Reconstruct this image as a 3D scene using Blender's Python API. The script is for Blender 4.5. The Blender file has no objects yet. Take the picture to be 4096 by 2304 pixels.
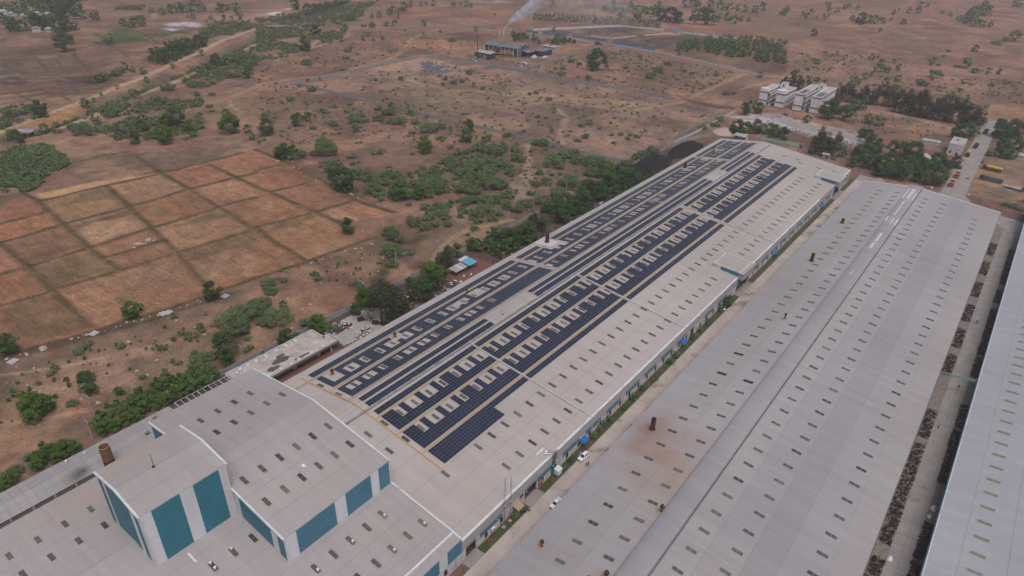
import bpy, math, random
import numpy as np
from mathutils import Matrix, Vector
rnd = random.Random(7)
S = bpy.context.scene
COL = S.collection
# ---------------------------------------------------------------- camera
cam = bpy.data.cameras.new('camera'); camo = bpy.data.objects.new('camera', cam); COL.objects.link(camo)
yaw, pitch, roll = (math.radians(a) for a in (-37.3453, 30.0835, 1.7900))
CH = 138.0
f_ = Vector((math.sin(yaw)*math.cos(pitch), math.cos(yaw)*math.cos(pitch), -math.sin(pitch)))
r_ = Vector((math.cos(yaw), -math.sin(yaw), 0)); u_ = r_.cross(f_)
r2 = math.cos(roll)*r_ + math.sin(roll)*u_; u2 = -math.sin(roll)*r_ + math.cos(roll)*u_
camo.matrix_world = Matrix(((r2.x, u2.x, -f_.x, 0), (r2.y, u2.y, -f_.y, 0), (r2.z, u2.z, -f_.z, CH), (0, 0, 0, 1)))
cam.sensor_width = 36.0; cam.lens = 2671.79/4096*36; cam.clip_start = 1.0; cam.clip_end = 12000
S.camera = camo
# ---------------------------------------------------------------- sky, sun, exposure
SUN_EL, SUN_AZ = math.radians(66), math.radians(120)      # azimuth from +Y towards +X
w = bpy.data.worlds.new('World'); S.world = w; w.use_nodes = True
nt = w.node_tree; bg = nt.nodes['Background']
sky = nt.nodes.new('ShaderNodeTexSky'); sky.sky_type = 'NISHITA'; sky.sun_disc = False
sky.sun_elevation = SUN_EL; sky.sun_rotation = SUN_AZ; sky.altitude = 100; sky.air_density = 1.0; sky.dust_density = 6.0; sky.ozone_density = 1.0
hs = nt.nodes.new('ShaderNodeHueSaturation'); hs.inputs['Saturation'].default_value = 0.5   # overcast: the cloud layer greys the sky light
nt.links.new(sky.outputs[0], hs.inputs['Color']); nt.links.new(hs.outputs[0], bg.inputs[0]); bg.inputs[1].default_value = 0.105
sl = bpy.data.lights.new('sun', 'SUN'); slo = bpy.data.objects.new('sun', sl); COL.objects.link(slo)
sl.energy = 1.35; sl.angle = math.radians(40); sl.color = (1.0, 0.95, 0.92)
sd = Vector((math.sin(SUN_AZ)*math.cos(SUN_EL), math.cos(SUN_AZ)*math.cos(SUN_EL), math.sin(SUN_EL)))
slo.rotation_euler = sd.to_track_quat('Z', 'Y').to_euler()
vs = S.view_settings; vs.view_transform = 'Standard'; vs.look = 'None'; vs.gamma = 1; vs.use_curve_mapping = False
vs.exposure = -0.10
S.cycles.max_bounces = 5; S.cycles.diffuse_bounces = 2; S.cycles.glossy_bounces = 2; S.cycles.transparent_max_bounces = 6; S.cycles.volume_bounces = 3
S.cycles.use_adaptive_sampling = True; S.cycles.adaptive_threshold = 0.02
S.cycles.use_denoising = True
try: S.cycles.denoiser = 'OPENIMAGEDENOISE'
except Exception: pass
# ---------------------------------------------------------------- helpers
def tag(o, label=None, cat=None, group=None, kind=None):
    if label: o['label'] = label
    if cat: o['category'] = cat
    if group: o['group'] = group
    if kind: o['kind'] = kind
    return o
def empty(name, loc=(0, 0, 0), rz=0.0, label=None, cat=None, group=None):
    o = bpy.data.objects.new(name, None); COL.objects.link(o); o.location = loc; o.rotation_euler = (0, 0, rz)
    o.empty_display_size = .5
    return tag(o, label, cat, group)
def link(name, me, parent=None, loc=None, rot=None, scale=None):
    o = bpy.data.objects.new(name, me); COL.objects.link(o)
    if parent is not None: o.parent = parent
    if loc is not None: o.location = loc
    if rot is not None: o.rotation_euler = rot
    if scale is not None: o.scale = scale
    return o
class MB:
    def __init__(s): s.v = []; s.f = []; s.m = []; s.mats = []
    def mi(s, mat):
        if mat not in s.mats: s.mats.append(mat)
        return s.mats.index(mat)
    def poly(s, pts, mat):
        n = len(s.v); s.v += [tuple(p) for p in pts]; s.f.append(tuple(range(n, n+len(pts)))); s.m.append(s.mi(mat)); return s
    def box(s, x0, x1, y0, y1, z0, z1, mat, top=None):
        n = len(s.v); k = s.mi(mat); kt = s.mi(top) if top else k
        s.v += [(x0,y0,z0),(x1,y0,z0),(x1,y1,z0),(x0,y1,z0),(x0,y0,z1),(x1,y0,z1),(x1,y1,z1),(x0,y1,z1)]
        for q, kk in (((0,3,2,1),k),((4,5,6,7),kt),((0,1,5,4),k),((1,2,6,5),k),((2,3,7,6),k),((3,0,4,7),k)):
            s.f.append(tuple(n+i for i in q)); s.m.append(kk)
        return s
    def obox(s, c, ax, ay, az, mat):          # oriented box: centre, half-axis vectors
        c, ax, ay, az = Vector(c), Vector(ax), Vector(ay), Vector(az); n = len(s.v); k = s.mi(mat)
        for sx, sy, sz in ((-1,-1,-1),(1,-1,-1),(1,1,-1),(-1,1,-1),(-1,-1,1),(1,-1,1),(1,1,1),(-1,1,1)):
            s.v.append(tuple(c+ax*sx+ay*sy+az*sz))
        for q in ((0,3,2,1),(4,5,6,7),(0,1,5,4),(1,2,6,5),(2,3,7,6),(3,0,4,7)): s.f.append(tuple(n+i for i in q)); s.m.append(k)
        return s
    def bar(s, p, q, w, h, mat):              # square bar from p to q
        p, q = Vector(p), Vector(q); d = q-p; L = d.length
        if L < 1e-6: return s
        d = d/L; up = Vector((0,0,1)) if abs(d.z) < .95 else Vector((1,0,0)); a = d.cross(up).normalized(); b = a.cross(d)
        return s.obox((p+q)/2, d*(L/2), a*(w/2), b*(h/2), mat)
    def tube(s, p, q, r0, r1, mat, n=10, cap=True):
        p, q = Vector(p), Vector(q); d = (q-p).normalized(); up = Vector((0,0,1)) if abs(d.z) < .95 else Vector((1,0,0))
        a = d.cross(up).normalized(); b = a.cross(d); i0 = len(s.v); k = s.mi(mat)
        for c, r in ((p, r0), (q, r1)):
            for i in range(n):
                t = 2*math.pi*i/n; s.v.append(tuple(c+a*(math.cos(t)*r)+b*(math.sin(t)*r)))
        for i in range(n): s.f.append((i0+i, i0+i+n, i0+(i+1)%n+n, i0+(i+1)%n)); s.m.append(k)
        if cap: s.f.append(tuple(i0+i for i in range(n))); s.f.append(tuple(i0+n+i for i in reversed(range(n)))); s.m += [k, k]
        return s
    def path(s, pts, r, mat, n=8):
        for p, q in zip(pts, pts[1:]): s.tube(p, q, r, r, mat, n)
        return s
    def strip(s, prof, y0, y1, mat, axis='Y'):   # extrude a profile [(x,z)..] along Y (or [(y,z)] along X)
        for (a, za), (b, zb) in zip(prof, prof[1:]):
            if axis == 'Y': s.poly([(a,y0,za),(b,y0,zb),(b,y1,zb),(a,y1,za)], mat)
            else: s.poly([(y0,b,zb),(y0,a,za),(y1,a,za),(y1,b,zb)], mat)
        return s
    def solid(s, prof, y0, y1, mat, side=None, axis='Y'):   # closed profile polygon (ccw in x,z) extruded along Y
        side = side or mat; n = len(prof)
        P = (lambda a, z, y: (a, y, z)) if axis == 'Y' else (lambda a, z, y: (y, a, z))
        s.poly([P(a, z, y0) for a, z in prof], side); s.poly([P(a, z, y1) for a, z in reversed(prof)], side)
        for i in range(n):
            (a, za), (b, zb) = prof[i], prof[(i+1) % n]
            s.poly([P(b, zb, y0), P(a, za, y0), P(a, za, y1), P(b, zb, y1)], mat)
        return s
    def mesh(s, name, smooth=False):
        me = bpy.data.meshes.new(name); me.from_pydata(s.v, [], s.f)
        for m in s.mats: me.materials.append(m)
        me.polygons.foreach_set('material_index', s.m)
        if smooth: me.polygons.foreach_set('use_smooth', [True]*len(s.f))
        me.update(); return me
    def build(s, name, parent=None, loc=None, rot=None, scale=None, smooth=False):
        return link(name, s.mesh(name, smooth), parent, loc, rot, scale)
def npmesh(name, V, Q, mats, smooth=False, mi=None):
    me = bpy.data.meshes.new(name); V = np.asarray(V, np.float32); Q = np.asarray(Q, np.int32); k = Q.shape[1]
    me.vertices.add(len(V)); me.vertices.foreach_set('co', V.ravel())
    me.loops.add(Q.size); me.loops.foreach_set('vertex_index', Q.ravel())
    me.polygons.add(len(Q)); me.polygons.foreach_set('loop_start', np.arange(0, Q.size, k, dtype=np.int32)); me.polygons.foreach_set('loop_total', np.full(len(Q), k, np.int32))
    for m in mats: me.materials.append(m)
    if mi is not None: me.polygons.foreach_set('material_index', np.asarray(mi, np.int32))
    if smooth: me.polygons.foreach_set('use_smooth', np.ones(len(Q), bool))
    me.update(calc_edges=True); return me
# ---------------------------------------------------------------- materials
def nodes(name):
    m = bpy.data.materials.new(name); m.use_nodes = True; t = m.node_tree; b = t.nodes['Principled BSDF']; return m, t, b
def N(t, kind, **kw):
    n = t.nodes.new(kind)
    for k, v in kw.items(): setattr(n, k, v)
    return n
def mapping(t, scale, coord='pos'):
    if coord == 'pos': g = N(t, 'ShaderNodeNewGeometry'); src = g.outputs['Position']
    else: g = N(t, 'ShaderNodeTexCoord'); src = g.outputs[coord]
    mp = N(t, 'ShaderNodeMapping'); mp.inputs['Scale'].default_value = scale; t.links.new(src, mp.inputs['Vector']); return mp.outputs[0]
def noise(t, scale, detail=3, sc=(1, 1, 1), rough=.55, coord='pos'):
    n = N(t, 'ShaderNodeTexNoise'); n.inputs['Scale'].default_value = scale; n.inputs['Detail'].default_value = detail; n.inputs['Roughness'].default_value = rough
    t.links.new(mapping(t, sc, coord), n.inputs['Vector']); return n.outputs['Fac']
def ramp(t, fac, a, b, lo=0.0, hi=1.0):
    r = N(t, 'ShaderNodeMapRange'); r.inputs['From Min'].default_value = a; r.inputs['From Max'].default_value = b; r.inputs['To Min'].default_value = lo; r.inputs['To Max'].default_value = hi
    t.links.new(fac, r.inputs['Value']); return r.outputs[0]
def mix(t, fac, a, b, mode='MIX'):
    m = N(t, 'ShaderNodeMix', data_type='RGBA', blend_type=mode)
    for sock, v in ((m.inputs['Factor'], fac), (m.inputs['A'], a), (m.inputs['B'], b)):
        if isinstance(v, (int, float)): sock.default_value = v
        elif isinstance(v, tuple): sock.default_value = (*v, 1) if len(v) == 3 else v
        else: t.links.new(v, sock)
    return m.outputs['Result']
def math_(t, op, a, b=0.0):
    m = N(t, 'ShaderNodeMath', operation=op)
    for i, v in enumerate((a, b)):
        if isinstance(v, (int, float)): m.inputs[i].default_value = v
        else: t.links.new(v, m.inputs[i])
    return m.outputs[0]
def val(t, col, f):                            # multiply colour by scalar socket
    return mix(t, 1.0, col, N_comb(t, f), 'MULTIPLY')
def N_comb(t, f):
    c = N(t, 'ShaderNodeCombineColor')
    for i in range(3): t.links.new(f, c.inputs[i])
    return c.outputs[0]
def bump(t, b, h, strength=.3, dist=.05):
    n = N(t, 'ShaderNodeBump'); n.inputs['Strength'].default_value = strength; n.inputs['Distance'].default_value = dist
    t.links.new(h, n.inputs['Height']); t.links.new(n.outputs[0], b.inputs['Normal'])
def mat(name, rgb, rough=.75, var=.18, scale=.6, metal=0.0, spec=.3, dirt=None, dscale=.25, streak=False):
    m, t, b = nodes(name); b.inputs['Roughness'].default_value = rough; b.inputs['Metallic'].default_value = metal; b.inputs['Specular IOR Level'].default_value = spec
    n1 = noise(t, scale, 4); n2 = noise(t, scale*7, 3)
    f = math_(t, 'ADD', ramp(t, n1, .25, .75, 1-var, 1+var), ramp(t, n2, .25, .75, -var*.4, var*.4))
    c = val(t, rgb, f)
    if dirt:
        d = noise(t, dscale, 5, (1, 1, .15) if streak else (1, 1, 1)); c = mix(t, ramp(t, d, .48, .72, 0, .75), c, dirt)
    t.links.new(c, b.inputs['Base Color']); return m
def ribs(m, pitch=.25, amp=.10):
    t = m.node_tree; b = t.nodes['Principled BSDF']; src = b.inputs['Base Color'].links[0].from_socket
    g = N(t, 'ShaderNodeNewGeometry'); sx = N(t, 'ShaderNodeSeparateXYZ'); t.links.new(g.outputs['Position'], sx.inputs[0])
    w1 = math_(t, 'SINE', math_(t, 'MULTIPLY', math_(t, 'ADD', sx.outputs['X'], sx.outputs['Y']), 2*math.pi/pitch))
    lap = math_(t, 'LESS_THAN', math_(t, 'FRACT', math_(t, 'DIVIDE', sx.outputs['Z'], 5.3)), .02)
    f = math_(t, 'SUBTRACT', math_(t, 'ADD', 1.0, math_(t, 'MULTIPLY', w1, amp)), math_(t, 'MULTIPLY', lap, .25))  # rib shading also goes into the base colour as stripes
    t.links.new(val(t, src, f), b.inputs['Base Color']); bump(t, b, w1, .3, .03)
def ellipse_mask(t, cx, cy, rx, ry, nscale=.12, amp=.45, vec=None):
    g = N(t, 'ShaderNodeNewGeometry'); mp = N(t, 'ShaderNodeMapping'); mp.inputs['Location'].default_value = (-cx/rx, -cy/ry, 0); mp.inputs['Scale'].default_value = (1/rx, 1/ry, 0)
    t.links.new(g.outputs['Position'], mp.inputs['Vector']); L = N(t, 'ShaderNodeVectorMath', operation='LENGTH'); t.links.new(mp.outputs[0], L.inputs[0])
    n = noise(t, nscale, 4); d = math_(t, 'ADD', L.outputs['Value'], ramp(t, n, .3, .7, -amp*.5, amp*.5)); r = ramp(t, d, .05, 1.1, 1.0, 0.0); return math_(t, 'MULTIPLY', r, r)
def roof_mat(name, rgb, stains=(), warm=(.36, .28, .22), lap=None):
    m, t, b = nodes(name); b.inputs['Roughness'].default_value = .62; b.inputs['Specular IOR Level'].default_value = .28
    big = noise(t, .018, 4); mid = noise(t, .35, 4, (.12, 1, 1)); fine = noise(t, 2.2, 3, (.08, 1, 1))
    f = math_(t, 'ADD', ramp(t, big, .3, .7, .90, 1.10), ramp(t, mid, .25, .75, -.05, .05)); f = math_(t, 'ADD', f, ramp(t, fine, .25, .75, -.035, .035))
    # ribs: sheet profile repeats along Y
    sx = N(t, 'ShaderNodeSeparateXYZ'); g = N(t, 'ShaderNodeNewGeometry'); t.links.new(g.outputs['Position'], sx.inputs[0])
    w1 = math_(t, 'SINE', math_(t, 'MULTIPLY', sx.outputs['Y'], 2*math.pi/.36))
    f = math_(t, 'ADD', f, math_(t, 'MULTIPLY', w1, .035))  # light and shade of the ribs painted as faint stripes in the colour
    # sheets, each about 1.08 m of cover width, differ slightly in tone
    cell = N(t, 'ShaderNodeTexWhiteNoise', noise_dimensions='1D'); t.links.new(math_(t, 'FLOOR', math_(t, 'DIVIDE', sx.outputs['Y'], 1.08)), cell.inputs['W'])
    f = math_(t, 'ADD', f, ramp(t, cell.outputs['Value'], 0, 1, -.03, .03))
    c = val(t, rgb, f)
    wm = noise(t, .05, 4, (1, .5, 1)); c = mix(t, ramp(t, wm, .55, .8, 0, .28), c, warm)
    for (cx, cy, rx, ry, col, k) in stains:
        c = mix(t, math_(t, 'MULTIPLY', ellipse_mask(t, cx, cy, rx, ry), k), c, col)
    t.links.new(c, b.inputs['Base Color']); bump(t, b, w1, .25, .03); return m
MT = {}
ROOF = (.375, .350, .362)
MT['roof_main'] = roof_mat('roof_main', (.385, .345, .336), [(-147.5, 226, 9, 10, (.30, .20, .13), .55)])
MT['roof_hall'] = roof_mat('roof_hall', (.338, .307, .310), [(-134, 36, 9, 14, (.40, .27, .19), .5), (-147, 26, 9, 12, (.42, .30, .22), .45)])
ST2 = [(-56, 139, 9, 13, (.20, .105, .075), .85), (-50, 134, 17, 22, (.29, .185, .135), .7), (-41.5, 126, 9, 26, (.33, .225, .16), .6), (-39, 89, 9, 3, (.33, .2, .12), .5)]
for nm_, c_, w_ in (('roof_b2', (.305, .290, .308), (.36, .31, .29)), ('roof_b2_light', (.326, .309, .323), (.40, .35, .32)), ('roof_b2_dark', (.282, .269, .289), (.30, .27, .27)), ('roof_b2_warm', (.314, .292, .296), (.38, .31, .27))): MT[nm_] = roof_mat(nm_, c_, ST2, w_)
MT['roof_b3'] = roof_mat('roof_b3', (.322, .322, .356), [], warm=(.29, .29, .33))
MT['ridge'] = roof_mat('ridge_sheet', (.292, .280, .298))
MT['patch'] = mat('replacement_sheet', (.52, .50, .53), .6, .05)
MT['white'] = mat('white_trim', (.60, .62, .66), .5, .06, .3, dirt=(.40, .38, .37))
MT['whitew'] = mat('white_cladding', (.64, .65, .69), .6, .06, .2, dirt=(.47, .45, .45), streak=True)
MT['teal'] = mat('teal_cladding', (.036, .178, .248), .55, .12, .25, dirt=(.05, .17, .21), streak=True)
MT['blue'] = mat('blue_cladding', (.060, .185, .270), .55, .14, .25, dirt=(.09, .21, .29), streak=True)
MT['plinth'] = mat('tan_plinth', (.40, .25, .16), .9, .15)
MT['wallwhite'] = mat('white_render', (.56, .54, .56), .85, .08, .4, dirt=(.38, .30, .26), dscale=.5)
MT['yellow'] = mat('yellow_walkway', (.46, .29, .10), .7, .12, .8)
MT['steel'] = mat('galvanised_steel', (.45, .47, .50), .4, .1, metal=.3)
MT['darksteel'] = mat('dark_steel', (.06, .06, .065), .6, .2)
MT['rust'] = mat('rusty_steel', (.075, .027, .019), .85, .3, 1.5, dirt=(.12, .05, .028), dscale=1.2)
MT['rustbrown'] = mat('brown_stack', (.22, .115, .065), .85, .2, .6, dirt=(.12, .06, .035), streak=True)
MT['dark'] = mat('dark_void', (.012, .012, .014), .9, .2)
MT['glass'] = mat('dark_glass', (.02, .023, .03), .15, .2, spec=.6)
MT['skyl'] = mat('skylight_sheet', (.088, .085, .082), .35, .2, .3, spec=.5)
MT['skyl3'] = mat('skylight_sheet_pale', (.20, .185, .14), .5, .15, .4)
MT['skyt'] = mat('skylight_flashing', (.34, .27, .16), .8, .2, 1)
MT['conc'] = mat('concrete', (.34, .32, .31), .92, .14, .25, dirt=(.20, .18, .165), dscale=.35)
MT['precast'] = mat('precast_wall', (.30, .30, .31), .92, .16, .4, dirt=(.19, .17, .155), dscale=.6, streak=True)
MT['bark'] = mat('bark', (.085, .062, .045), .95, .2, 2)
MT['stone'] = mat('boulder_stone', (.40, .33, .27), .95, .22, .9, dirt=(.20, .17, .13), dscale=1.1)
MT['slab'] = mat('stone_slab', (.40, .40, .42), .9, .1, .8)
MT['frame'] = mat('panel_frame', (.22, .235, .27), .35, .05, metal=.4)
m_, t_, b_ = nodes('solar_cells'); b_.inputs['Roughness'].default_value = .2; b_.inputs['Specular IOR Level'].default_value = .42
oi = N(t_, 'ShaderNodeNewGeometry'); rr = N(t_, 'ShaderNodeMapRange'); t_.links.new(oi.outputs['Random Per Island'], rr.inputs['Value']); rr.inputs['To Min'].default_value = .7; rr.inputs['To Max'].default_value = 1.35
t_.links.new(val(t_, mix(t_, ramp(t_, noise(t_, .06, 3), .35, .7), (.013, .017, .034), (.019, .026, .052)), rr.outputs[0]), b_.inputs['Base Color']); MT['cell'] = m_
MT['yellowpipe'] = mat('yellow_pipework', (.42, .27, .085), .6, .15)
MT['greyclad'] = mat('slate_cladding', (.040, .052, .068), .6, .15, .3)
MT['greyroof'] = mat('grey_sheet_roof', (.15, .165, .195), .5, .12, .15)
MT['paleroof'] = mat('pale_sheet_roof', (.36, .38, .36), .6, .12, .3, dirt=(.22, .22, .2))
MT['asb'] = mat('weathered_roof_sheet', (.34, .325, .345), .8, .1, .6, dirt=(.22, .20, .20), dscale=.4)
MT['brownband'] = mat('maroon_band', (.095, .035, .028), .8, .1)
MT['roofslab'] = mat('roof_slab', (.42, .37, .34), .9, .14, .4, dirt=(.24, .21, .20), dscale=.3)
MT['tar'] = mat('tar_patch', (.085, .078, .078), .9, .12, 1.2)
MT['olive'] = mat('olive_grey_paint', (.19, .18, .165), .8, .1)
MT['dgrey'] = mat('dark_grey_paint', (.115, .115, .12), .8, .1)
MT['brick'] = mat('brick_paving', (.155, .075, .055), .9, .2, 1.2)
MT['awn'] = mat('blue_awning', (.015, .12, .42), .5, .08)
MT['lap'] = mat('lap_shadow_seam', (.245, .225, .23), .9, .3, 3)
MT['dirtverge'] = mat('dirt_verge', (.20, .165, .145), .95, .3, .8)
MT['roof_annex'] = roof_mat('roof_annex', (.318, .298, .312), [(-165.6, 32.8, 2.6, 3.4, (.015, .015, .018), 1.0), (-165.0, 31.5, 4.5, 6, (.10, .095, .10), .8)])
MT['jointgrey'] = mat('sheet_joint', (.235, .22, .23), .9, .2)
MT['skyl_b'] = mat('skylight_sheet_dusty', (.125, .118, .112), .5, .25, .5)
MT['skyl_c'] = mat('skylight_sheet_dark', (.058, .056, .056), .3, .2, .4)
MT['bluegrey'] = mat('blue_grey_steel', (.22, .29, .33), .6, .1)
MT['tealdark'] = mat('dark_teal_trim', (.06, .15, .17), .6, .1)
MT['hostel'] = mat('hostel_white', (.74, .73, .76), .85, .06, .3, dirt=(.52, .47, .46), dscale=.5, streak=True)
MT['blackscrap'] = mat('blackened_scrap', (.018, .017, .016), .9, .3, 1.2)
MT['maroon'] = mat('maroon_scrap', (.055, .016, .015), .85, .3, 1.2)
MT['aqua'] = mat('aqua_sheet', (.10, .36, .50), .5, .1, .5)
MT['red'] = mat('red_board', (.30, .02, .03), .6, .1)
MT['plastic'] = mat('white_plastic', (.70, .71, .74), .5, .04)
MT['bluep'] = mat('blue_plastic', (.03, .20, .55), .5, .05)
MT['coal'] = mat('coal', (.014, .014, .016), .95, .4, 1.5)
MT['gravel'] = mat('grey_gravel', (.095, .105, .135), .95, .25, 1.2)
MT['pinkspoil'] = mat('pink_spoil', (.42, .31, .30), .95, .15, .7, dirt=(.48, .44, .44), dscale=.4)
MT['ash'] = mat('grey_spoil', (.27, .235, .225), .95, .18, .8, dirt=(.34, .31, .30), dscale=.3)
MT['rubble'] = mat('white_rubble', (.42, .41, .45), .95, .25, 2)
MT['algae'] = mat('algae_water', (.16, .20, .08), .4, .3, .5)
MT['bluewall'] = mat('blue_wall_paint', (.085, .19, .38), .85, .15, .5)
MT['mud'] = mat('brown_mud', (.085, .058, .044), .95, .2, .5)
MT['cloth'] = mat('tarpaulin_white', (.66, .67, .72), .8, .06)
MT['orange'] = mat('orange_paint', (.45, .13, .02), .6, .1)
MT['truckyellow'] = mat('yellow_tarpaulin', (.55, .40, .02), .7, .06)
MT['tyre'] = mat('tyre_rubber', (.018, .018, .018), .9, .1)
MT['skin'] = mat('skin', (.20, .11, .07), .7, .05)
m_, t_, b_ = nodes('car_paint'); b_.inputs['Base Color'].default_value = (.74, .76, .80, 1); b_.inputs['Roughness'].default_value = .25; b_.inputs['Coat Weight'].default_value = .4; MT['car'] = m_
m_, t_, b_ = nodes('grey_car_paint'); b_.inputs['Base Color'].default_value = (.11, .12, .14, 1); b_.inputs['Roughness'].default_value = .3; MT['cargrey'] = m_
m_, t_, b_ = nodes('still_water'); b_.inputs['Base Color'].default_value = (.10, .11, .12, 1); b_.inputs['Roughness'].default_value = .08; MT['water'] = m_
def leaf_mat(name, c0, c1):
    m, t, b = nodes(name); b.inputs['Roughness'].default_value = .8; b.inputs['Specular IOR Level'].default_value = .12
    g = N(t, 'ShaderNodeNewGeometry'); oi = N(t, 'ShaderNodeObjectInfo')
    f = math_(t, 'ADD', math_(t, 'MULTIPLY', g.outputs['Random Per Island'], .6), math_(t, 'MULTIPLY', oi.outputs['Random'], .4))
    n = noise(t, .035, 3)
    c = mix(t, f, c0, c1); c = mix(t, ramp(t, n, .45, .75, 0, .35), c, (c1[0]*1.1, c1[1]*.95, c1[2]*.9))
    t.links.new(c, b.inputs['Base Color'])
    tr = N(t, 'ShaderNodeBsdfTranslucent'); t.links.new(c, tr.inputs['Color']); ms = N(t, 'ShaderNodeMixShader'); ms.inputs[0].default_value = .2
    out = t.nodes['Material Output']; t.links.new(b.outputs[0], ms.inputs[1]); t.links.new(tr.outputs[0], ms.inputs[2]); t.links.new(ms.outputs[0], out.inputs['Surface']); return m
for k_ in ('teal', 'blue', 'whitew'): ribs(MT[k_])
LEAF = [leaf_mat('thorn_leaf', (.076, .122, .055), (.180, .250, .112)), leaf_mat('dark_leaf', (.030, .066, .024), (.092, .155, .052)), leaf_mat('bright_leaf', (.044, .098, .018), (.118, .205, .042)), leaf_mat('needle_leaf', (.032, .050, .024), (.085, .108, .054))]
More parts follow.
